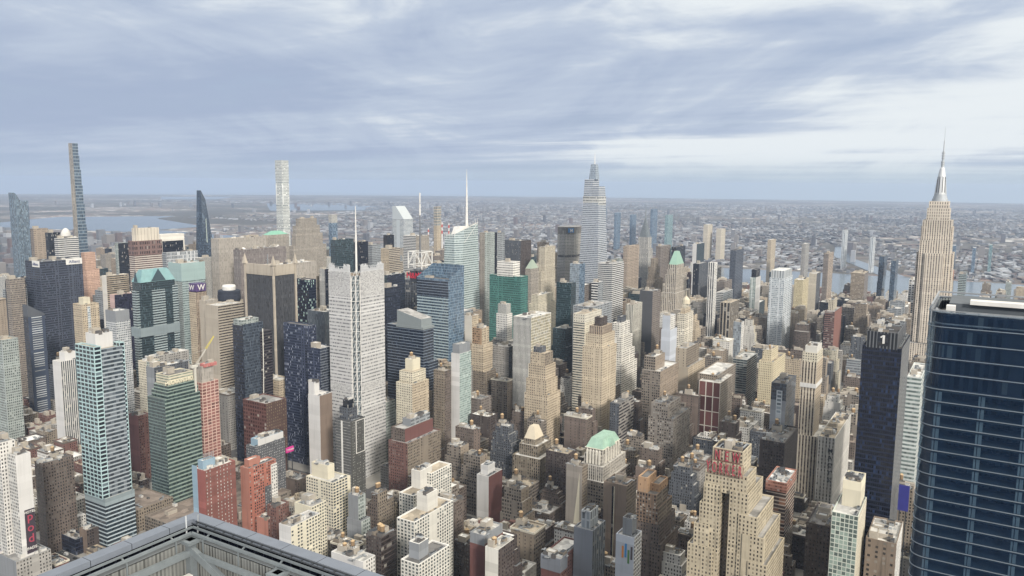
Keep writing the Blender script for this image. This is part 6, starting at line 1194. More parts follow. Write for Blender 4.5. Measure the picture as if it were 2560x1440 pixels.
B('apartment_tower', 'pink orange ornate tower right of the big black slab', 'tower', (833.9, 1507.8, 21.4, 12.0, 215.2), 'pink_pun', 'pink_pun', 'tan', [('base', 0, 1.2, -.3, 1, 0, .85), ('shaft', 0, 1, 0, 1, .85, 1)], units=0, bulk=0)
B('office_tower', 'dark slab with mint edge left of the brown banded tower', 'tower', (969.2, 1612.8, 24.7, 12.0, 220.9), 'greygreen', 'bk_slab', 'pale', units=1, bulk=0)
B('office_tower', 'brown tower with banded top above the big black slab', 'tower', (822.8, 1662.3, 29.1, 12.0, 256.0), 'brown_office', 'tan_office', 'brown', units=1)
B('office_tower', 'dark blue slab between the brown tower and the domed white tower', 'tower', (821.8, 1606.2, 22.7, 12.0, 250.2), 'bk_slab', 'bk_slab', 'dark', units=0)
B('apartment_tower', 'white tower with domed crown left of the extremely thin tower', 'tower', (880.7, 1665.2, 22.5, 12.0, 238.5), 'white_pun', 'cream_pun', 'pale', extra=dome, units=0, bulk=0)
B('apartment_block', 'white banded block under the domed white tower', 'office block', (786.9, 1511.4, 39.4, 12.0, 245.2), 'bw_band', 'bw_band', 'pale', units=2)
for nm, lb, cat, pr, ks in (('apartment_tower', 'blue glass tower across the river, tallest right of the spired steel crown', 'tower', (3973.6, 1584.7, 72.0, 12.0, 228.5), 'lic_blue'), ('apartment_tower', 'pale teal glass tower across the river, right of the tallest blue one', 'tower', (3720.7, 1405.6, 72.0, 14.5, 208.8), 'lic_teal'),
    ('apartment_tower', 'blue stepped glass tower across the river, right of the tapered skyscraper', 'tower', (3991.5, 1802.1, 59.8, 12.0, 203.2), 'lic_blue'), ('apartment_tower', 'small dark blue tower across the river, between the stepped one and the steel crown', 'tower', (4117.3, 1762.7, 63.6, 12.0, 189.9), 'lic_blue'),
    ('apartment_tower', 'thin blue tower peeking out just right of the tapered skyscraper', 'tower', (3965.2, 1860.2, 26.2, 12.0, 226.5), 'lic_blue'), ('apartment_tower', 'grey pair tower with plain side across the river, left of a pair', 'tower', (3687.9, 1192.3, 72.0, 21.5, 170.0), 'blank_cream2'),
    ('apartment_tower', 'grey pair tower with plain side across the river, right of a pair', 'tower', (3706.0, 1133.2, 71.7, 23.1, 150.4), 'blank_cream2'), ('apartment_tower', 'teal tower across the river right of the great limestone skyscraper', 'tower', (3865.3, 159.4, 72.0, 13.6, 109.1), 'lic_blue'),
    ('apartment_tower', 'narrow dark teal tower across the river in the middle of the right edge group', 'tower', (3767.2, 82.9, 72.0, 12.0, 108.8), 'lic_blue'), ('apartment_tower', 'wide teal tower across the river near the right edge', 'tower', (3817.7, 24.5, 40.0, 12.0, 121.8), 'lic_teal'),
    ('apartment_tower', 'thin beige tower left of the light grey gridded tower top', 'tower', (2888.4, 706.9, 72.0, 12.0, 162.6), 'tan_pun'), ('apartment_tower', 'grey tower with white cap near the ribbed river towers', 'tower', (2716.6, 554.5, 65.7, 12.0, 165.4), 'grey_pun')):
    B(nm, lb, cat, pr, ks, None, 'pale', units=0, bulk=0)
billboard('billboard', 'magenta advertising panel at the foot of the speckled navy tower', (577.4, 690.6, 50.0), 11, 6, 'S', '#e0359a', 'T Mobile', WHITE)
billboard('billboard', 'purple and blue advertising panel between the black slab and the glass tower', (681.3, 66.2, 95.2), 8, 22, 'W', '#3d3f8f', '', WHITE)
FILL = """
6997 4641 227 301 819|17|1|office_block|office block|stepped slate grey office block close left of the cream pyramid roofed tower
7071 2548 155 295 737|17|1|office_block|office block|stepped slate grey office block close right of the brown orange setback tower
3650 6249 227 242 314|3|0|apartment_block|apartment block|red brick apartment block below the brown roofed terminal, below the grey roofed depot
5888 3837 208 270 636|5|0|apartment_block|apartment block|stone grey apartment block right of the maroon striped hotel, right of the narrow cream slab
6400 4641 199 301 654|5|0|loft_building|loft building|stone grey loft left of the maroon striped hotel, right of the rear white block
5334 3412 204 235 550|5|3|apartment_block|apartment block|stone grey apartment block right of the narrow cream slab, right of the maroon striped hotel
6400 1475 120 276 452|1|3|loft_building|loft building|dull tan loft below the unfinished concrete tower, left of the near black block
5807 2229 180 237 433|7|0|apartment_block|apartment block|white apartment block right of the brown orange setback tower, right of the coloured stripe hotel
6782 3837 205 261 746|6|0|loft_building|loft building|dark brown loft right of the cream pyramid roofed tower, left of the tan tank slab
7875 4158 139 293 804|0|0|loft_building|loft building|brown loft left of the mint copper roofed tower, left of the light banded dark loft
6400 8661 479 301 751|4|0|loft_building|loft building|grey loft right of the pink framed site, left of the rust faceted block
3650 4641 150 244 642|7|2|apartment_block|apartment block|stepped white apartment block left of the cream gridded block, right of the orange brick house
8753 5798 143 261 839|5|3|loft_building|loft building|stone grey loft right of the orange tan stepped tower, left of the tan setback tower
3650 6605 137 258 243|3|2|tenement|apartment block|red brick walk-up right of the low brown cube, below the grey roofed depot
3889 5808 200 251 248|7|3|tenement|apartment block|white walk-up below the brown roofed terminal, below the red brick white window hotel
7434 621 175 268 806|1|2|loft_building|loft building|stepped dull tan loft right of the stained brown loft, below the pale green squeezed tower
11402 6249 344 301 1109|12|1|office_block|office block|stepped dark green glass office block close left of the cream banded tower
7385 3033 186 289 742|0|0|loft_building|loft building|brown loft left of the bright window grey loft, right of the light banded dark loft
6400 2229 123 271 363|0|3|loft_building|loft building|brown loft left of the red letter hotel, right of the brown orange setback tower
6528 4993 227 262 663|5|0|loft_building|loft building|stone grey loft right of the rear white block, right of the maroon and tan loft
5074 3837 193 252 413|6|1|apartment_block|apartment block|stepped dark brown apartment block close left of the slanted roof red block
8656 2576 240 267 783|6|2|loft_building|loft building|stepped dark brown loft left of the dark arched block, right of the tan strip tower
6649 3837 129 252 386|0|1|loft_building|loft building|stepped brown loft left of the tan tank slab, right of the cream pyramid roofed tower
7246 3033 135 273 582|0|0|loft_building|loft building|brown loft right of the brown slit tower, behind the brown orange setback tower
6981 1800 156 239 475|17|0|office_block|office block|slate grey office block left of the unfinished concrete tower, right of the red letter hotel
7097 6574 320 289 774|16|2|office_block|office block|stepped grey green office block close left of the maroon and tan loft
15066 3033 394 301 938|0|2|apartment_block|apartment block|stepped brown apartment block left of the red brick slab, below the yellow cream tower
7743 5445 207 285 640|6|0|loft_building|loft building|dark brown loft right of the white and mint slab hotel, behind the maroon striped hotel
5311 4230 143 221 649|0|0|apartment_block|apartment block|brown apartment block right of the middle white block, left of the maroon striped hotel
16668 2229 317 301 1222|1|3|office_block|office block|dull tan office block below the banded river slab, right of the red brick slab
10851 1777 253 262 713|7|2|loft_building|loft building|stepped white loft right of the slender beige striped tower, behind the white department store
7756 4641 88 268 710|5|1|loft_building|loft building|stepped stone grey loft behind the cream pyramid roofed tower, below the tan setback tower
6759 5004 130 251 815|0|0|loft_building|loft building|brown loft right of the brown corner tower, right of the white and mint slab hotel
12050 2565 126 278 914|2|1|loft_building|loft building|stepped tan loft right of the yellow cream stepped tower, left of the red brick slab
6690 5445 126 290 708|0|1|loft_building|loft building|stepped brown loft right of the maroon and tan loft, behind the rear white block
7032 1475 184 271 332|6|3|loft_building|loft building|dark brown loft left of the near black block, right of the unfinished concrete tower
6400 3837 245 290 229|0|2|tenement|apartment block|brown walk-up left of the tan tank slab, behind the cluttered roof brick block
8690 2229 206 265 717|17|0|office_block|office block|slate grey office block left of the dark arched block, below the white line glass tower
7775 2589 106 254 814|17|1|office_block|office block|stepped slate grey office block close below the white framed maroon block
5033 3398 87 249 620|6|3|apartment_block|apartment block|dark brown apartment block right of the narrow cream slab, right of the maroon striped hotel
9200 3393 122 254 762|5|1|loft_building|loft building|stepped stone grey loft right of the bright window grey loft, below the tan strip tower
9525 3349 92 298 817|6|3|loft_building|loft building|dark brown loft left of the white framed maroon block, below the tan strip tower
5654 6609 181 254 252|0|3|tenement|apartment block|brown walk-up right of the pale blue roofed hotel, left of the blank cream slab
3881 6249 158 208 200|3|3|tenement|apartment block|red brick walk-up below the brown roofed terminal, left of the red brick white window hotel
8149 4168 125 283 825|0|2|loft_building|loft building|stepped brown loft left of the light banded dark loft, below the tall beige tower
3051 6657 295 206 202|0|0|tenement|apartment block|brown walk-up below the low glazed shed, right of the hotel podium
11381 4993 205 262 832|6|1|loft_building|loft building|stepped dark brown loft right of the white wedding cake tower, below the white pinstriped block
7743 3346 193 301 726|5|2|loft_building|loft building|stepped stone grey loft right of the brown slit tower, right of the tall beige tower
14303 3837 142 254 1077|8|0|office_block|office block|cream office block right of the steel grey slab, right of the double piered tan tower
8405 2557 248 286 627|0|3|loft_building|loft building|brown loft below the white framed maroon block, left of the dark arched block
3650 7053 106 245 90|2|0|tenement|apartment block|tan walk-up below the low brown cube, right of the low glazed shed
8757 3837 139 288 832|0|1|loft_building|loft building|stepped brown loft right of the light banded dark loft, right of the tall beige tower
8138 5818 245 241 717|19|3|office_block|office block|taupe office block below the orange tan stepped tower, right of the brown corner tower
12840 1763 146 276 1218|17|2|office_block|office block|stepped slate grey office block right of the red brick slab, below the banded river slab
5511 3033 144 275 566|7|3|apartment_block|apartment block|white apartment block behind the cluttered roof brick block, left of the blue grey lantern hotel
13357 2229 174 290 860|8|0|loft_building|loft building|cream loft below the red brick slab, right of the slender beige striped tower
7966 2229 161 295 609|5|3|loft_building|loft building|stone grey loft left of the dark arched block, behind the red letter hotel
9674 2571 141 272 693|7|0|loft_building|loft building|white loft left of the dark headed glass hotel, below the white line glass tower
7926 4998 182 257 701|0|2|loft_building|loft building|stepped brown loft left of the tan setback tower, left of the cream pyramid roofed tower
6527 2229 188 286 421|7|3|loft_building|loft building|white loft left of the red letter hotel, right of the brown orange setback tower
5542 3405 232 242 475|6|1|apartment_block|apartment block|stepped dark brown apartment block close behind the cluttered roof brick block
7595 3352 144 295 612|1|3|loft_building|loft building|dull tan loft right of the mint copper roofed tower, below the light banded dark loft
12050 3837 214 272 788|5|0|loft_building|loft building|stone grey loft right of the tan strip tower, behind the white framed maroon block
12574 3837 249 274 989|7|3|loft_building|loft building|white loft left of the steel grey slab, below the double piered tan tower
10078 5445 242 262 620|7|2|loft_building|loft building|stepped white loft right of the tan setback tower, left of the tall beige tower
8778 5016 118 239 723|0|3|loft_building|loft building|brown loft right of the tan setback tower, right of the cream pyramid roofed tower
5670 1475 106 225 565|3|3|apartment_block|apartment block|red brick apartment block right of the red letter hotel, left of the unfinished concrete tower
7230 2580 228 263 697|4|0|loft_building|loft building|grey loft left of the red letter hotel, right of the bright window grey loft
5873 5025 223 230 515|5|0|apartment_block|apartment block|stone grey apartment block behind the rear white block, below the maroon and tan loft
4402 4641 128 244 471|6|0|apartment_block|apartment block|dark brown apartment block behind the white tank loft, left of the silver stepped block
6400 15406 680 301 1388|2|3|office_block|office block|tan office block left of the grey brown gridded tower, left of the big black slab
4889 9874 178 205 299|3|0|apartment_block|apartment block|red brick apartment block below the white striped slab, left of the aqua grid tower
6554 7857 154 301 1034|2|0|loft_building|loft building|tan loft left of the speckled navy tower, behind the rust faceted block
13803 11073 600 301 1634|12|0|office_block|office block|dark green glass office block close right of the white banded block under the slanted roof
13740 1475 252 276 1421|17|2|office_block|office block|stepped slate grey office block close left of the white framed river block
6400 5788 168 271 305|4|3|loft_building|loft building|grey loft behind the pale tank brown loft, left of the maroon and tan loft
7462 2589 201 254 715|19|3|office_block|office block|taupe office block right of the bright window grey loft, left of the red letter hotel
5095 10671 161 212 244|1|1|tenement|apartment block|dull tan walk-up left of the white striped slab, behind the brown apartment block
12240 2229 155 248 919|5|1|loft_building|loft building|stepped stone grey loft below the red brick slab, right of the slender beige striped tower
12470 1763 223 276 654|0|1|loft_building|loft building|stepped brown loft left of the numeral topped black slab, right of the red brick slab
3226 7053 120 218 175|3|1|tenement|apartment block|red brick walk-up right of the hotel podium, below the low glazed shed
13389 4641 243 261 1222|2|0|office_block|office block|tan office block right of the cream lantern tower, left of the bold striped white tower
12696 1795 140 244 871|11|1|office_block|office block|stepped grey glazed office block right of the red brick slab, below the banded river slab
4680 9861 205 218 235|7|1|tenement|apartment block|white walk-up behind the brown apartment block, left of the white striped slab
6771 2601 189 242 309|1|3|loft_building|loft building|dull tan loft right of the brown orange setback tower, right of the coloured stripe hotel
4542 5030 180 225 387|4|0|apartment_block|apartment block|grey apartment block right of the blank cream slab, left of the white tank loft
4856 10645 235 238 191|6|3|tenement|apartment block|dark brown walk-up right of the grey green left tower, left of the white striped slab
4093 5814 147 245 165|3|1|tenement|apartment block|red brick walk-up left of the orange brick house, left of the scaffold cage block
10695 1475 200 276 816|5|2|loft_building|loft building|stepped stone grey loft right of the white department store, right of the red brick slab
15595 2229 351 299 866|5|3|apartment_block|apartment block|stone grey apartment block right of the red brick slab, left of the banded river slab
6528 4167 247 284 392|5|3|loft_building|loft building|stone grey loft below the cream pyramid roofed tower, right of the maroon striped hotel
5124 3382 207 265 287|7|3|apartment_block|apartment block|white apartment block right of the narrow cream slab, left of the cluttered roof brick block
6709 9778 515 301 886|9|1|loft_building|loft building|stepped limestone loft right of the white topped hotel, right of the dark blue machinery block
6400 12681 402 301 674|11|3|office_block|office block|grey glazed office block right of the slanted top balcony tower, below the big black slab
4243 5846 186 213 112|3|1|tenement|apartment block|slim red brick walk-up left of the orange brick house, left of the scaffold cage block
15743 3374 203 273 1059|1|1|office_block|office block|stepped dull tan office block close right of the light grey gridded tower
8367 1778 100 261 184|6|1|tenement|apartment block|dark brown walk-up right of the unfinished concrete tower, left of the near black block
7887 13798 402 301 1559|11|1|office_block|office block|stepped grey glazed office block close left of the tan louvred tower
10116 1475 143 251 709|5|0|loft_building|loft building|stone grey loft left of the numeral topped black slab, right of the white department store
6524 2565 243 278 256|6|3|tenement|apartment block|dark brown walk-up right of the brown orange setback tower, right of the coloured stripe hotel
3775 5445 174 208 227|4|1|tenement|apartment block|grey walk-up left of the orange brick house, below the red brick white window hotel
7453 3402 138 245 470|0|0|loft_building|loft building|brown loft right of the mint copper roofed tower, behind the brown slit tower
7322 621 108 241 225|4|2|tenement|apartment block|grey walk-up right of the stained brown loft, right of the mint and cream tower
4665 10269 154 228 210|3|2|tenement|apartment block|red brick walk-up left of the brown apartment block, right of the grey green left tower
12268 3837 168 277 874|1|0|loft_building|loft building|dull tan loft left of the steel grey slab, left of the double piered tan tower
10170 2549 180 294 621|1|1|loft_building|loft building|stepped dull tan loft left of the dark headed glass hotel, behind the dark arched block
5377 2612 109 231 419|1|1|apartment_block|apartment block|stepped dull tan apartment block left of the coloured stripe hotel, below the brown slit tower
4136 5445 211 256 159|4|2|tenement|apartment block|grey walk-up left of the orange brick house, left of the scaffold cage block
"""
REST = """90 -18 30 29 56 5;120 -18 31 30 66 6;151 -18 32 30 41 2;183 -18 36 30 41 1;219 -18 24 27 18 11;244 -18 25 28 24 6;269 -18 21 30 45 5;90 18 21 26 44 0;112 15 41 28 19 6;153 18 26 26 31 4;
180 17 22 26 49 5;202 13 24 30 21 1;226 18 41 26 53 6;268 13 24 30 40 0;90 62 17 23 25 4;107 62 17 24 14 4;125 62 14 24 25 1;139 62 13 21 11 3;152 62 22 22 22 3;174 62 22 21 12 2;196 62 15 26 28 1;
211 62 12 21 14 3;224 62 14 23 14 4;238 62 12 20 24 0;251 62 20 23 21 0;272 62 19 24 24 7;291 62 25 22 11 0;317 62 18 25 18 1;90 98 12 21 11 3;102 93 16 26 20 1;119 98 22 21 18 3;141 94 22 24 16 3;
164 97 21 22 12 7;186 96 24 22 19 1;210 97 15 22 24 3;225 93 23 25 20 3;249 97 18 22 12 7;267 94 16 25 26 0;284 98 24 21 20 3;308 96 14 23 10 3;322 95 13 24 16 7;90 148 13 22 22 7;103 148 18 24 12 3;
122 148 24 24 12 7;146 148 18 22 32 4;164 148 16 26 11 2;180 148 15 23 11 2;196 148 24 25 19 1;221 148 18 22 24 2;238 148 23 21 14 3;262 148 26 25 17 1;288 148 25 21 12 3;313 148 22 25 13 2;
90 178 24 26 17 3;114 184 13 20 14 0;128 180 23 24 16 0;151 179 24 25 15 1;176 179 18 25 24 3;194 183 18 21 13 0;212 183 14 20 13 3;226 180 19 24 23 7;245 181 19 23 14 4;264 180 14 24 19 2;
279 180 24 24 14 4;304 182 31 22 26 3;90 223 22 22 11 1;112 223 17 24 10 7;130 223 23 22 20 3;153 223 13 21 10 4;166 223 14 21 12 3;181 223 12 26 16 3;194 223 18 22 12 7;212 223 14 23 14 3;
227 223 19 20 24 7;246 223 20 23 26 3;266 223 13 24 12 3;280 223 19 22 15 3;299 223 23 22 11 7;322 223 12 26 13 1;90 261 13 23 16 0;103 260 12 24 21 1;115 262 14 22 11 3;130 259 19 25 11 7;
149 260 20 25 10 3;170 259 25 25 17 1;195 262 16 23 14 1;211 260 25 24 28 2;236 263 12 21 21 3;249 260 20 24 14 3;269 258 18 26 13 2;288 259 25 25 18 4;314 259 21 25 14 3;90 303 21 23 13 1;
111 303 22 25 11 3;134 303 13 25 22 3;147 303 20 24 20 3;168 303 25 23 19 7;193 303 12 22 15 0;206 303 16 25 24 3;222 303 18 22 14 2;241 303 13 25 19 3;254 303 22 23 11 2;277 303 19 24 24 3;
296 303 24 21 11 1;321 303 14 20 14 4;90 340 16 24 20 3;106 342 21 22 24 1;128 339 19 26 16 7;147 342 17 22 14 1;164 340 20 25 17 4;184 342 13 23 23 3;197 343 14 22 10 1;211 340 19 25 14 7;
231 344 16 20 26 2;247 342 22 23 24 1;269 339 16 26 20 4;286 344 20 21 21 3;307 344 17 21 16 0;324 344 11 21 24 3;90 384 17 21 12 3;107 384 24 23 21 3;132 384 12 23 18 0;144 384 14 22 18 1;
159 384 14 22 12 3;174 384 15 25 24 4;190 384 24 23 12 2;214 384 23 25 29 3;237 384 18 22 22 4;255 384 14 22 13 4;270 384 22 24 23 4;292 384 14 26 11 3;307 384 28 21 16 7;90 422 23 23 33 2;
113 422 12 23 16 3;126 422 17 24 26 0;143 424 21 21 15 2;165 420 18 25 20 3;183 420 22 25 23 4;206 420 20 26 21 2;227 423 21 22 12 3;248 422 15 23 19 1;264 424 14 21 20 3;278 422 12 23 20 0;
290 420 18 25 14 4;308 424 14 21 20 1;323 421 11 24 26 7;90 464 16 22 19 1;107 464 16 22 11 3;123 464 15 24 17 3;139 464 25 24 16 3;164 464 17 22 11 3;182 464 13 26 11 4;195 464 24 21 21 3;
220 464 25 20 20 2;245 464 14 24 22 1;260 464 25 26 19 7;285 464 20 25 10 1;306 464 19 21 15 3;325 464 10 22 26 7;90 502 25 24 16 4;115 500 16 25 16 7;131 502 18 24 24 4;149 503 24 22 10 1;
174 501 16 25 24 3;191 502 18 23 20 7;209 502 24 23 19 0;234 502 19 24 12 1;253 502 13 23 11 4;266 501 16 24 10 1;282 504 19 21 20 3;302 503 33 22 16 2;90 544 14 22 24 3;105 544 24 25 10 7;
129 544 20 22 32 0;150 544 23 26 13 3;173 544 25 25 15 2;199 544 22 22 12 7;221 544 15 25 17 4;236 544 24 21 12 7;261 544 25 23 17 0;287 544 20 23 15 3;307 544 14 21 28 2;322 544 13 23 21 1;
90 581 12 25 24 1;103 581 16 25 19 7;119 585 22 21 18 1;142 582 22 24 13 2;164 582 12 24 20 2;176 585 14 20 16 1;190 585 23 21 24 4;214 584 14 22 10 4;228 585 20 21 22 3;248 582 19 24 18 3;
267 584 17 22 34 1;284 583 22 23 35 1;306 584 17 22 21 0;324 582 11 23 12 3;90 625 16 26 25 1;107 625 16 24 23 3;124 625 17 25 15 3;141 625 15 25 22 1;156 625 18 22 16 7;175 625 18 23 20 3;
194 625 15 20 12 1;210 625 13 21 21 3;223 625 23 21 26 1;247 625 24 22 21 0;271 625 20 23 12 3;292 625 16 23 17 7;308 625 26 24 11 3;90 663 14 23 14 3;104 666 15 21 10 4;119 662 22 24 26 2;
142 662 21 24 25 3;163 665 23 21 16 3;186 665 21 22 24 2;208 665 21 22 11 1;230 662 20 24 17 0;250 666 17 21 20 1;267 661 22 25 14 3;289 661 16 25 20 1;90 705 19 24 14 1;110 705 25 22 22 3;
135 705 17 26 11 3;152 705 15 23 24 0;167 705 18 24 17 4;186 705 16 25 14 7;203 705 14 22 12 7;217 705 20 22 13 4;237 705 21 22 20 7;258 705 12 21 11 0;271 705 11 23 12 2;90 746 20 21 26 3;
110 745 14 22 19 7;124 743 12 24 25 3;136 745 15 22 19 7;152 741 14 26 23 3;166 746 16 20 17 3;183 742 18 25 19 7;201 743 14 24 20 3;215 746 14 21 25 1;230 741 14 25 13 3;244 746 16 21 12 4;
260 741 12 25 18 3;315 742 10 25 13 3;326 742 9 25 20 0;90 786 13 21 14 3;104 786 18 25 10 2;122 786 15 26 16 4;138 786 25 23 20 4;163 786 20 22 15 7;183 786 26 24 16 0;365 -99 29 30 18 11;
394 -99 22 30 36 5;416 -99 20 28 27 6;436 -99 24 30 22 0;461 -99 22 30 40 5;484 -99 35 30 29 2;519 -99 21 27 30 6;540 -99 31 30 29 5;572 -99 22 26 53 1;594 -99 16 28 47 11;365 -65 29 27 32 6;
394 -63 33 26 30 6;428 -64 26 26 54 1;454 -63 39 26 29 6;494 -66 34 29 29 6;527 -63 34 26 32 2;562 -66 25 29 28 11;587 -64 23 27 59 6;365 -18 28 30 20 6;394 -18 39 28 22 6;433 -18 27 29 37 1;
461 -18 32 26 24 6;493 -18 37 27 42 5;530 -18 32 29 52 4;563 -18 32 27 40 1;595 -18 14 27 50 2;365 17 31 26 20 0;397 16 26 27 37 2;423 13 30 30 54 1;454 13 26 30 25 2;481 15 28 28 44 0;
508 15 28 28 50 6;537 13 28 30 36 0;565 17 33 26 44 5;598 15 12 28 27 0;365 62 18 25 73 1;384 62 19 27 66 5;403 62 15 26 20 4;419 62 15 27 56 0;434 62 16 23 22 0;451 62 19 27 38 1;470 62 12 26 22 6;
483 62 15 26 20 5;498 62 12 24 67 3;511 62 16 23 66 4;527 62 11 25 33 7;539 62 21 24 56 2;571 62 17 26 37 2;365 94 16 25 19 4;381 94 21 25 46 6;403 95 18 24 54 4;421 94 26 24 23 7;447 92 25 27 77 2;
472 92 24 26 31 3;496 94 26 24 30 4;522 96 14 22 41 4;537 95 19 24 27 4;365 148 18 26 31 4;383 148 14 28 21 1;398 148 11 28 67 5;409 148 24 22 66 0;433 148 13 28 68 1;446 148 21 23 50 3;
467 148 13 23 68 1;480 148 15 24 51 2;496 148 22 26 57 5;519 148 11 23 64 4;578 148 16 24 18 4;594 148 16 26 40 3;365 180 14 23 36 5;379 178 21 26 44 0;400 180 14 24 30 0;415 178 12 26 39 0;
427 180 25 24 32 6;453 177 22 27 31 6;476 177 20 26 38 0;496 176 11 28 35 1;507 176 24 28 56 2;565 178 12 26 67 5;577 176 15 28 20 5;592 181 17 23 21 7;365 223 12 26 18 2;377 223 16 26 29 7;
393 223 26 25 19 7;419 223 22 24 19 2;442 223 23 28 18 7;465 223 11 24 23 5;476 223 20 24 38 5;525 223 18 26 35 5;543 223 19 23 27 1;562 223 18 23 22 6;365 260 15 25 20 3;380 261 11 23 47 5;
392 257 12 27 22 5;404 257 14 27 57 2;418 261 22 24 29 1;440 262 21 22 58 5;462 258 20 26 34 1;482 260 14 24 33 4;497 262 11 22 39 0;549 259 17 25 32 4;365 303 12 23 69 3;377 303 25 24 36 5;
402 303 16 25 67 6;418 303 24 27 55 6;540 303 11 25 36 7;566 303 12 25 43 6;579 303 31 24 9 3;365 342 18 22 20 7;578 337 17 28 24 0;595 341 15 23 30 5;365 384 18 24 50 2;383 384 22 26 50 0;
406 384 19 25 39 7;425 384 12 28 36 0;527 384 15 27 42 2;543 384 24 26 18 0;567 384 21 22 32 3;365 418 24 27 28 5;493 423 12 22 31 6;505 423 12 22 43 4;518 419 13 26 19 3;546 420 15 26 27 1;
562 421 18 24 25 7;580 421 15 24 20 3;429 464 11 24 32 1;453 464 21 22 40 7;574 464 22 26 53 5;597 464 12 23 47 0;365 500 24 26 33 6;389 502 25 24 28 1;528 503 18 22 42 2;546 498 18 27 46 5;
564 502 23 23 31 0;365 544 12 22 13 1;395 544 18 23 15 0;507 544 20 25 15 2;528 544 17 22 18 6;545 544 21 24 16 1;566 544 18 22 16 0;365 582 24 24 11 1;498 585 17 21 18 3;515 582 12 24 23 7;
528 582 16 24 18 7;448 625 8 21 12 3;456 625 15 21 26 0;472 625 12 25 16 7;485 625 22 25 18 3;507 625 14 26 13 3;522 625 13 23 17 4;535 625 17 21 18 2;553 625 18 22 12 1;379 663 17 24 14 3;
396 666 20 21 15 3;558 743 16 24 19 0;386 786 12 25 18 7;564 786 16 22 20 7;581 786 17 23 12 0;365 825 19 22 20 1;399 821 23 26 21 7;422 823 17 24 14 3;463 825 19 22 20 0;483 823 11 24 17 6;
592 825 17 22 26 0;382 866 11 24 19 7;394 866 11 25 19 1;423 866 15 26 16 3;439 866 16 21 19 0;479 866 22 22 17 2;407 907 16 21 28 0;448 906 17 22 14 7;466 906 16 22 24 3;513 902 15 26 14 4;
529 904 11 24 32 3;414 946 23 21 23 3;460 946 13 24 25 0;474 946 17 22 23 4;540 946 20 23 26 4;561 946 13 25 24 3;443 985 13 23 12 4;457 984 11 24 13 2;507 986 18 22 12 3;482 1027 12 23 17 3;
462 1065 23 23 15 4;463 1107 21 26 16 6;520 1107 22 20 14 4;542 1107 20 23 19 4;518 1145 8 24 17 0;527 1143 17 26 12 3;544 1143 11 25 12 3;555 1146 16 23 22 3;529 1188 16 23 23 3;546 1188 20 21 18 1;
552 1226 18 23 20 1;571 1226 16 23 11 3;588 1225 22 24 21 4;584 1268 14 23 12 3;598 1268 12 25 18 6;640 -99 28 30 42 11;669 -99 41 28 58 5;710 -99 38 30 19 6;749 -99 40 27 48 1;640 -63 37 26 19 4;
678 -65 20 28 25 5;698 -65 36 28 43 1;734 -67 33 30 21 6;640 -18 41 29 27 5;681 -18 26 29 28 0;708 -18 30 30 31 4;738 -18 30 28 38 0;640 13 32 30 36 5;672 13 29 30 18 2;701 14 23 29 48 6;
725 13 40 30 20 11;765 15 36 28 39 2;640 62 8 28 25 0;761 62 15 25 75 4;735 91 18 28 59 17;753 91 24 28 62 7;722 148 24 28 29 1;746 148 18 27 25 5;764 148 23 26 16 6;788 148 18 24 12 6;
807 148 14 27 9 5;821 148 20 24 9 1;842 148 11 26 9 0;640 180 18 24 26 4;714 176 15 28 23 7;847 177 18 27 9 5;672 223 22 26 32 0;694 223 10 26 32 0;705 223 21 24 30 5;726 223 10 25 52 0;
736 223 22 26 40 5;813 223 21 28 39 6;835 223 10 26 44 0;640 258 12 27 24 0;696 258 10 26 32 7;810 254 17 30 57 1;652 303 12 30 37 6;664 303 12 30 34 4;676 303 15 26 28 1;691 303 16 24 23 6;
708 303 17 28 30 7;758 303 23 24 40 1;877 303 13 28 33 19;653 340 15 25 26 0;668 338 22 26 20 17;720 384 25 27 57 5;746 384 26 30 49 1;772 384 24 29 51 5;640 417 12 28 22 17;678 415 19 30 25 0;
723 415 18 30 34 17;845 417 11 28 46 19;660 464 26 24 22 1;686 464 13 24 24 5;723 464 11 24 23 5;734 464 22 29 48 0;757 464 18 29 31 5;825 464 13 29 37 6;854 464 22 30 26 5;640 498 12 28 30 0;
708 499 25 27 37 1;849 498 14 27 34 6;864 496 14 30 37 6;752 544 22 28 37 5;868 544 11 27 48 0;756 625 15 30 87 1;811 625 24 30 103 2;836 625 21 29 104 4;830 656 33 30 103 10;788 737 33 30 72 9;
640 978 30 30 87 19;640 1058 40 30 50 15;640 1107 28 30 78 19;676 1139 28 30 55 10;704 1139 47 30 78 12;669 1219 26 30 134 13;640 1380 18 30 188 13;816 1429 74 30 140 4;695 1460 61 30 123 13;
702 1509 45 30 78 12;708 1541 42 30 154 11;975 148 11 25 22 4;987 148 25 24 43 0;1054 148 16 24 67 4;920 179 23 24 82 0;1041 179 18 24 41 1;1111 176 15 28 68 5;1160 180 15 24 58 0;994 223 12 26 63 1;
1024 223 18 25 69 6;1136 223 13 29 46 5;920 258 24 26 59 7;944 260 23 24 58 7;982 258 17 26 56 0;940 303 16 28 33 7;1050 303 13 30 60 0;1063 303 18 24 48 7;1081 303 10 26 52 0;1164 303 10 27 38 0;
933 339 20 26 60 0;1100 384 16 28 46 4;1116 384 22 28 52 0;1139 384 15 30 74 1;988 415 15 30 65 0;920 464 23 29 66 5;971 464 26 29 71 5;1091 464 19 28 34 5;1139 464 10 29 36 6;920 497 11 28 30 7;
1104 501 15 24 81 6;1120 498 18 28 23 6;1159 500 16 26 37 0;952 544 11 30 74 0;963 544 26 27 43 5;989 544 18 28 22 1;1032 544 18 26 63 6;988 580 26 26 75 0;1014 576 14 30 73 19;1029 579 24 27 77 0;
1099 625 41 30 59 13;965 657 17 30 98 11;982 656 31 30 109 1;949 705 50 30 121 18;960 786 48 30 155 15;1050 786 45 30 137 11;1095 786 29 30 132 10;920 1670 41 30 122 16;1015 1782 65 30 102 15;
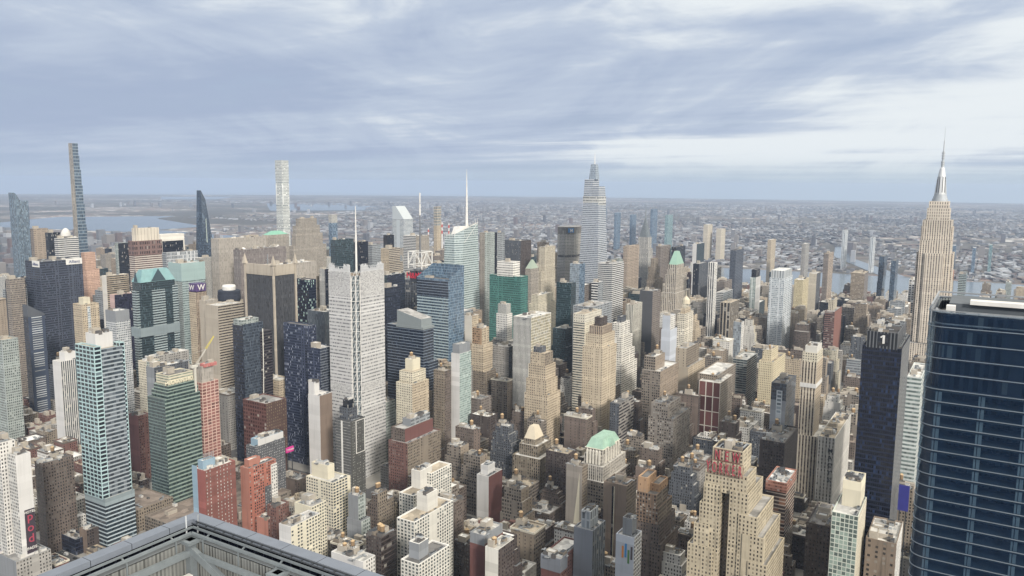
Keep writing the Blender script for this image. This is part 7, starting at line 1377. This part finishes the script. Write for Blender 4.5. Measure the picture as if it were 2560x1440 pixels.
1056 1831 38 30 119 2;1124 1862 50 30 162 10;920 1911 55 30 127 13;1074 1911 53 30 136 12;1127 1911 47 29 121 11;920 1992 27 30 126 18;920 2023 45 30 125 12;1289 92 18 27 73 0;1307 92 16 26 90 1;
1341 91 12 28 87 17;1205 179 19 25 48 5;1224 177 22 27 48 8;1205 223 19 25 40 2;1240 223 16 27 48 5;1257 223 22 24 81 17;1279 223 22 27 79 1;1301 223 20 28 44 4;1322 223 13 27 31 5;
1354 223 11 29 84 4;1238 259 15 25 100 0;1205 303 25 29 71 5;1303 303 23 25 72 5;1326 303 21 26 80 0;1205 338 18 27 82 4;1238 339 23 26 84 8;1261 338 11 26 79 4;1273 338 21 26 73 17;
1326 337 22 28 79 17;1244 384 13 28 84 5;1351 384 12 27 67 17;1364 384 16 28 70 4;1380 384 25 25 57 0;1445 384 10 28 64 4;1239 417 9 28 85 4;1248 419 13 26 86 0;1282 416 16 30 94 5;
1359 420 18 25 82 11;1242 464 20 26 100 2;1263 464 17 24 114 6;1364 464 25 30 95 5;1205 500 24 26 28 5;1229 498 22 28 54 4;1205 544 15 27 100 11;1220 544 11 30 90 4;1287 544 10 28 72 5;
1364 544 19 25 86 0;1404 544 13 27 106 7;1435 544 20 24 98 5;1278 577 19 29 110 17;1437 625 17 30 120 10;1434 656 21 30 133 12;1367 705 33 30 157 19;1306 738 69 29 103 1;1205 1058 60 30 161 16;
1267 1107 49 30 164 11;1339 1139 51 30 150 12;1335 1348 52 30 153 12;1396 1460 59 30 165 18;1377 1590 50 29 165 4;1318 1831 53 30 187 1;1369 1911 53 30 173 12;1205 1992 62 29 160 4;
1554 148 40 28 113 7;1576 176 19 28 95 4;1485 223 42 26 42 10;1528 223 32 29 61 7;1485 255 39 29 58 10;1524 254 32 30 117 13;1578 254 16 30 109 13;1546 303 25 27 95 0;1572 303 23 28 42 4;
1485 384 24 30 83 5;1509 384 37 30 102 1;1485 418 23 27 101 13;1508 415 37 30 106 1;1545 419 40 26 106 7;1551 464 44 29 84 19;1485 495 44 30 51 18;1562 495 33 30 91 13;1485 544 44 30 101 9;
1529 544 65 29 98 4;1485 576 48 30 92 10;1537 656 22 30 123 12;1546 705 48 30 105 13;1543 866 40 30 116 10;1583 866 12 30 121 4;1485 1188 44 30 162 15;1530 1188 38 30 158 16;1485 1299 53 30 139 4;
1527 1590 34 30 172 15;1485 1621 58 30 161 11;1523 1701 35 30 167 4;1485 2474 57 30 64 9;1485 2505 64 30 113 9;1485 2554 66 30 92 15;1551 2554 43 30 131 18;1544 2586 51 30 124 13;1545 2635 35 30 96 2;
1568 2666 27 30 120 10;1694 62 40 28 120 4;1668 148 26 28 100 1;1625 176 24 28 112 10;1625 223 41 28 60 8;1699 223 36 30 95 0;1625 257 22 27 80 11;1713 257 22 27 107 5;1625 303 35 28 60 4;
1723 303 12 30 78 5;1625 335 36 30 107 2;1726 415 9 30 78 5;1625 464 63 30 99 19;1689 464 46 30 104 9;1625 544 62 30 103 4;1625 576 51 30 100 4;1676 576 45 30 96 2;1721 576 13 30 100 10;
1625 625 47 30 101 10;1673 625 35 30 97 16;1708 625 27 29 94 9;1625 656 39 30 126 13;1714 657 21 29 122 9;1661 705 53 30 108 12;1625 737 45 30 106 2;1671 737 52 30 111 9;1661 978 73 30 150 19;
1625 1219 36 30 155 13;1666 1299 42 30 161 19;1725 1348 9 30 159 13;1625 1429 65 30 154 11;1690 1429 44 30 122 15;1625 1670 39 30 160 9;1797 62 31 28 123 9;1765 148 33 26 92 1;1806 178 35 26 100 11;
1841 176 24 28 110 11;1765 223 36 30 64 1;1828 223 27 26 66 1;1765 256 40 28 110 0;1765 303 39 30 83 7;1765 336 22 28 79 9;1788 338 42 26 78 13;1765 464 58 30 93 12;1824 464 41 29 94 2;
1765 495 64 30 91 16;1765 544 65 30 135 19;1765 625 52 30 80 12;1765 705 49 30 114 12;1765 737 48 30 96 16;1833 786 31 30 120 13;1810 897 55 30 154 16;1765 1027 42 29 145 9;1808 1027 57 29 134 15;
1765 1058 41 30 163 12;1852 1058 13 30 197 10;1765 1348 66 30 164 19;1765 1509 61 30 133 4;1820 1541 45 30 154 9;1765 2505 58 30 120 15;1895 62 40 28 103 11;1932 176 40 28 88 4;1973 176 42 28 89 10;
1895 223 23 30 91 10;1918 223 33 30 78 0;1951 223 24 26 98 1;1926 255 38 30 90 4;1938 303 40 30 91 13;1979 303 36 30 93 5;1939 335 40 30 83 13;1980 337 35 28 80 10;1948 416 36 29 112 4;
1895 464 44 29 117 9;1979 464 35 30 142 12;1945 495 53 30 111 15;1972 625 42 30 145 15;1895 656 65 30 71 16;1961 656 54 30 74 11;1999 705 16 30 107 13;1895 817 61 30 98 19;1978 897 36 30 148 16;
1895 1027 38 29 167 2;1895 1107 46 30 157 18;1895 1139 53 30 166 11;1895 1911 44 30 135 16;1955 2152 41 30 124 15;2215 -62 10 25 86 2;2128 -18 28 26 79 4;2156 -18 34 29 64 1;2130 17 44 26 91 3;
2111 223 30 28 46 7;2213 384 12 27 61 3;2201 580 24 26 38 2;2255 -66 29 29 86 3;2318 -66 40 28 52 3;2385 -67 37 30 56 1;2255 -18 38 27 74 3;2334 -18 48 24 85 4;2382 -18 45 26 87 8;2325 19 37 24 76 3;
2363 15 44 28 78 0;2371 62 32 25 40 3;2317 223 37 29 46 8;2355 223 19 24 46 7;2255 258 38 26 56 0;2333 259 32 25 44 0;2406 303 38 26 46 3;2255 421 28 24 39 4;2405 420 40 25 43 7;2255 625 26 26 33 0;
2282 625 30 26 43 2;2338 625 39 28 41 7;2337 658 41 29 43 2;2413 662 32 24 36 1;2255 786 46 27 91 3;2333 786 41 30 119 7;2356 1831 38 30 88 1;2388 1865 43 27 109 4;2475 -65 38 28 89 2;
2513 -64 33 27 38 8;2546 -62 28 25 37 2;2575 -64 32 27 73 4;2607 -64 18 27 42 8;2523 -18 18 28 30 5;2542 -18 34 28 58 4;2588 16 36 27 82 1;2475 62 22 26 45 4;2575 62 50 25 25 2;2612 94 13 25 27 1;
2519 223 29 29 44 7;2600 223 25 25 42 7;2528 258 37 26 45 7;2566 256 21 28 47 1;2526 303 49 24 34 0;2575 336 28 29 28 7;2604 336 21 29 35 3;2475 384 41 30 31 1;2543 384 25 30 32 3;2568 384 56 24 55 0;
2475 416 38 30 35 8;2475 464 54 24 19 1;2529 464 40 30 44 3;2511 661 38 25 40 3;2605 659 20 27 40 0;2527 705 53 27 20 3;2580 705 44 27 32 0;2580 786 28 30 50 8;2559 897 27 30 76 2;2542 946 46 28 89 0;
"""
# ---------------------------------------------------------------- ordinary blocks between the landmarks
STY = ['brown_pun', 'tan_dk', 'tan_pun', 'brick_pun', 'grey_pun', 'loft_grid', 'dkbrown', 'white_pun', 'cream_pun', 'lime_pier', 'tan_pier', 'grey_office', 'teal_dk', 'bk_slab', 'bw_band', 'beige_band', 'greygreen', 'slate', 'stripe_white', 'brown_office']
BLANK = {0: 'sparse_brown', 1: 'sparse_tan', 2: 'sparse_tan', 3: 'sparse_red', 4: 'sparse_grey', 5: 'sparse_tan', 6: 'sparse_brown', 7: 'sparse_white', 8: 'sparse_white'}
for k, c in (('brown', '#7f6d61'), ('tan', '#a8967f'), ('red', '#7d554b'), ('grey', '#97938d'), ('white', '#d6d2c8')): F('sparse_' + k, c, '#4a4644', .15, .40, 5.8, 3.5, patch=.5)
plain('cornice stone', '#c9c1b2', .8); plain('cornice dark', '#6b625a', .8)
GROUPS = {'tenement': 'low walk-up houses', 'loft_building': 'loft buildings between the avenues', 'office_block': 'office blocks among the towers', 'apartment_block': 'apartment blocks in the side streets'}
def lining(k, sh):
    q = R0.random()
    if q < .3: return [('base', 0, 1, 0, 1, 0, .62), ('mid', .03, .97, .08, .97, .62, .78), ('step', .08, .9, .18, .92, .78, .9), ('shaft', .2, .75, .3, .85, .9, 1)]
    if q < .5: return [('base', 0, 1, 0, 1, 0, .7), ('wing', 0, .42, .06, 1, .7, .88), ('shaft', .42, .98, .2, 1, .7, 1)]
    return [('base', 0, 1, 0, 1, 0, .72), ('shaft', .06, .94, .12, .95, .72, 1)] if k == 1 else [('base', 0, 1, 0, 1, 0, .6), ('mid', .05, .95, .1, .95, .6, .82), ('shaft', .16, .84, .2, .9, .82, 1)]
R0 = random.Random(5)
for row in FILL.strip().split('\n'):
    g, s, v, nm, cat, lb = row.split('|'); g = [int(q) / 10 for q in g.split()]; s, v = int(s), int(v)
    tall = g[4] > 34; rf = R0.choice(['grey', 'dark', 'tan', 'brown', 'pale', 'pale', 'grey', 'white', 'white', 'pale'])
    tiers = lining(v, s) if tall and (v in (1, 2) or R0.random() < .3) else None
    W = STY[s]; Sk = W
    if s in BLANK and R0.random() < .42: W, Sk = (W, BLANK[s]) if R0.random() < .5 else (BLANK[s], W)
    root = B(nm, lb, cat, g, W, Sk, rf, tiers, tanks=(R0.random() < .75) + (R0.random() < .25) if 30 < g[4] < 110 and s not in (12, 13, 14, 18) else 0, bulk=1 + (g[2] > 26) if g[4] > 25 else R0.choice((0, 1)), units=R0.randrange(5, 12), group=GROUPS[nm])
    if s in BLANK and tiers is None and R0.random() < .7:      # projecting cornice round the roof line
        b = MB(); w, d, H = g[2:5]; o = .7; c = R0.choice(('cornice stone', 'cornice dark'))
        for a0, a1, b0, b1 in ((-o, w + o, -o, -.02), (-o, w + o, d + .02, d + o), (-o, -.02, -.02, d + .02), (w + .02, w + o, -.02, d + .02)): b.box(a0, a1, b0, b1, H - 1.5, H + .25, 0, 9, 9, True)
        b.build('cornice', [MATS[c]], root)
def rest_city():
    """everything smaller and farther in the grid, one mass"""
    b = MB(); mats = [FAC[k][0] for k in STY] + [ROOF[k] for k in ('grey', 'dark', 'tan', 'brown', 'pale', 'white')] + [MATS['bulk'], WOOD]; R = random.Random(8)
    for r in REST.replace('\n', '').split(';'):
        if not r: continue
        x, y, w, d, h, s = [int(q) for q in r.split()]; f = FAC[STY[s]]; rf = 20 + R.randrange(6); z = curv(x, y)
        k = R.random()
        if h > 40 and k < .5: b.tier(x, x + w, y, y + d, z, z + h * .75, (f[1], f[2]), None, 1, .6, (s, s, rf, s)); b.tier(x + w * .1, x + w * .9, y + d * .12, y + d * .92, z + h * .75 - 1, z + h, (f[1], f[2]), None, 1, .6, (s, s, rf, s))
        else: b.tier(x, x + w, y, y + d, z, z + h, (f[1], f[2]), None, 1, .6, (s, s, rf, s))
        for q in range(R.choice((3, 4, 5, 6))):
            bw, bd, bh = R.uniform(.1, .38) * w, R.uniform(.1, .38) * d, R.uniform(1.5, 6); bx, by = x + R.uniform(.15, .8) * (w - bw), y + R.uniform(.2, .85) * (d - bd)
            b.box(bx, bx + bw, by, by + bd, z + h - 1.2, z + h + bh, 26 if R.random() < .7 else s)
        if 30 < h < 90 and R.random() < .4: b.lathe(x + w * R.uniform(.25, .75), y + d * R.uniform(.3, .8), [(1.7, z + h + 1.5), (1.7, z + h + 5.5), (.1, z + h + 7)], 27, 8)
    o = b.build('city_blocks', mats); tag(o, 'dense mass of lesser blocks filling the streets between the towers', 'buildings', None, 'stuff')
rest_city()

def far_city():
    R = random.Random(21); b = MB(); cols = []
    pal = [lin(c) for c in ('#aeaaa6', '#9b9896', '#c9c8c6', '#868284', '#94807a', '#e4e4e2', '#a59c94', '#76777b', '#a2a4a6', '#b9b0a6')]
    def put(x, y, w, d, h, c, a=0.0):
        z = curv(x, y); ca, sa = cos(a), sin(a); q = [(x + i * ca - j * sa, y + i * sa + j * ca) for i, j in ((0, 0), (w, 0), (w, d), (0, d))]
        b.prism(q, z - 1, z + h, 0, 4, 3.6, 0); cols.append(c)
    tilt = lambda x, y: (0.0, .35, -.5, .9, -.25, .6)[(int(x // 1700) * 3 + int(y // 1500) * 5) % 6]      # every district has its own street grid
    # upper east side and the districts up the island
    n = 0
    while n < 2600:
        x, y = R.uniform(900, 2640), R.uniform(1650, 6500)
        if (x < 1490 and y > 2150) or (y < 2100 and x < 1900): continue
        h = R.uniform(18, 60) * (1 if R.random() < .7 else 1.6) * (1 if y < 4500 else .6); put(x, y, R.uniform(18, 45), R.uniform(16, 30), h, R.choice(pal)); n += 1
    for _ in range(700): put(R.uniform(2040, 2630), R.uniform(-600, 1700), R.uniform(16, 40), R.uniform(14, 30), R.uniform(10, 26), R.choice(pal))
    # river island
    for _ in range(60): put(R.uniform(3030, 3110), R.uniform(1500, 5000), R.uniform(15, 40), 25, R.uniform(12, 45), R.choice(pal))
    # the flat boroughs beyond the river
    n = 0
    while n < 19000:
        a, r = R.uniform(radians(20), radians(96)), 3500 * math.exp(R.random() ** .9 * 1.6); x, y = CX + r * sin(a), CY + r * cos(a)
        if x < 3480 or (3400 < x < 5700 and 250 + (x - 3450) * .34 < y < 420 + (x - 3450) * .27 + 60): continue
        if y > 5000 and (x < 5000 or (4200 < x < 9400 and y > 7000 and y > x * .9)): continue
        if math.sin(x * .0011 + 1.3) * math.sin(y * .0009 + x * .0003) > .55 and R.random() < .85: continue     # parks, cemeteries and rail yards stay open
        f = 1 + max(0, r - 7000) / 14000; big = R.random() < .10
        a = tilt(x, y); u_, v_ = x * cos(a) + y * sin(a), -x * sin(a) + y * cos(a); row = R.random() < .6 and not big
        if row: v_ = round(v_ / 62) * 62 + R.choice((0, 22)); x, y = u_ * cos(a) - v_ * sin(a), u_ * sin(a) + v_ * cos(a)      # terraces along the street
        put(x, y, R.uniform(35, 90) if row else R.uniform(10, 32) * f * (2.4 if big else 1), R.uniform(11, 16) * min(f, 1.6) if row else R.uniform(10, 26) * f * (1.8 if big else 1), R.uniform(5, 10) * (1.5 if R.random() < .12 else 1), pal[5] if big and R.random() < .35 else R.choice(pal), a); n += 1
    for _ in range(260):
        r = R.uniform(4000, 14000); a = R.uniform(radians(24), radians(94)); x, y = CX + r * sin(a), CY + r * cos(a)
        if x > 3600 and not (y > 5000 and x < 6000): put(x, y, R.uniform(20, 40), R.uniform(18, 30), R.uniform(25, 70), R.choice(pal))
    def m_(t, bs):
        at = t.new('ShaderNodeAttribute'); at.attribute_name = 'tint'; uv = t.new('ShaderNodeUVMap'); uv.uv_map = 'facade'; x, y, _ = t.xyz(uv.outputs[0])
        w = t.m('MULTIPLY', t.m('LESS_THAN', t.m('ABSOLUTE', t.m('SUBTRACT', t.m('FRACT', x), .5)), .24), t.m('LESS_THAN', t.m('ABSOLUTE', t.m('SUBTRACT', t.m('FRACT', y), .5)), .27))
        t.put(bs.inputs['Base Color'], t.mix(t.m('MULTIPLY', w, .6), t.mix(1.0, at.outputs['Color'], (.40, .42, .46), 'MULTIPLY'), (.09, .09, .1))); bs.inputs['Roughness'].default_value = .85
    o = b.build('far_city', [principled('far walls', m_)]); at = o.data.attributes.new('tint', 'FLOAT_COLOR', 'FACE')
    at.data.foreach_set('color', [v for c in cols for _ in range(5) for v in (*c, 1.0)])
    tag(o, 'far off low city spreading beyond the river to the skyline', 'city', None, 'stuff')
far_city()

# vehicles
def vehicle(kind):
    b = MB()
    if kind == 'van': b.box(-2.8, 1.4, -1, 1, .5, 2.8, 0); b.prism([(1.4, -.95), (2.6, -.95), (2.6, .95), (1.4, .95)], .5, 1.5, 0, 9, 9, 0); b.face([(1.4, -.9, 2.6), (2.5, -.9, 1.5), (2.5, .9, 1.5), (1.4, .9, 2.6)], 1)
    else: b.box(-2.2, 2.2, -.9, .9, .4, .95, 0); b.pyramid(-1.6, 1.1, -.85, .85, .95, 1.5, .62, .8, 1); b.box(-.9, .5, -.6, .6, 1.5, 1.53, 0)
    for sx in (-1, 1):
        for sy in (-1, 1):
            q = [(sx * 1.45 + .38 * cos(2 * pi * k / 10), sy * 1.0, .38 + .38 * sin(2 * pi * k / 10)) for k in range(10)]; b.face(q if sy < 0 else q[::-1], 2)
    return b
CARP = [plain('car ' + c, c, .35) for c in ('#e8e8e6', '#2c2d30', '#9a9da0', '#7d2f2b', '#d8b23a', '#3b4a63')]; GLS = plain('car glass', '#22272c', .15); TYRE = plain('tyre', '#1c1c1c', .9)
CW = ('white', 'black', 'silver', 'dark red', 'yellow', 'navy')
VM = {(k, c): vehicle(k).mesh(k, [CARP[c], GLS, TYRE]) for k in ('van', 'car') for c in range(6)}
R1 = random.Random(4)
def park(kind, c, x, y, rz, where, group):
    o = bpy.data.objects.new('parked_van' if kind == 'van' else 'car', VM[kind, c]); S.collection.objects.link(o); o.location = (x, y, .01); o.rotation_euler = (0, 0, rz)
    tag(o, f'{CW[c]} {kind} {where}', kind, group)
park('van', 0, 361.5, 776, pi / 2, 'parked beyond the low glazed shed, left of a second one', 'vans on the avenue'); park('van', 0, 357, 751, pi / 2, 'parked in front of the low glazed shed, nearest of two', 'vans on the avenue')
for k in range(26):
    c = R1.choice((0, 1, 1, 2, 2, 3, 4, 5)); park('car', c, 342 + (k % 4) * 5.2, 690 + k * 6.5 + R1.uniform(-2, 2), pi / 2, 'on the avenue behind the low glazed shed', 'cars on the avenue')
for k in range(44):
    c = R1.choice((0, 1, 1, 2, 2, 3, 4, 5)); park('car', c, 900 + k * 9 + R1.uniform(-2, 2), 128.5 + (k % 3) * 4.4, 0 if k % 3 < 1 else pi, 'on the wide street beside the white department store', 'cars on the wide street')

# air: thin even haze from just under the lowest ground to just over the highest mast
def haze():
    b = MB(); x0, x1, y0, y1, z0, z1 = -27500, 27500, -27500, 27500, -59.5, 470.0
    b.box(x0, x1, y0, y1, z0, z1, 0, 9e9, 9e9, True)
    m = bpy.data.materials.new('haze'); m.use_nodes = True; t = NT(m.node_tree); t.n.remove(t.n['Principled BSDF'])
    v = t.new('ShaderNodeVolumePrincipled'); v.inputs['Color'].default_value = (.60, .735, .97, 1); v.inputs['Density'].default_value = HAZE; v.inputs['Anisotropy'].default_value = .2
    t.l.new(v.outputs[0], t.n['Material Output'].inputs['Volume'])
    tag(b.build('haze', [m]), None, None, None, 'stuff')
HAZE = 4.8e-5
haze()
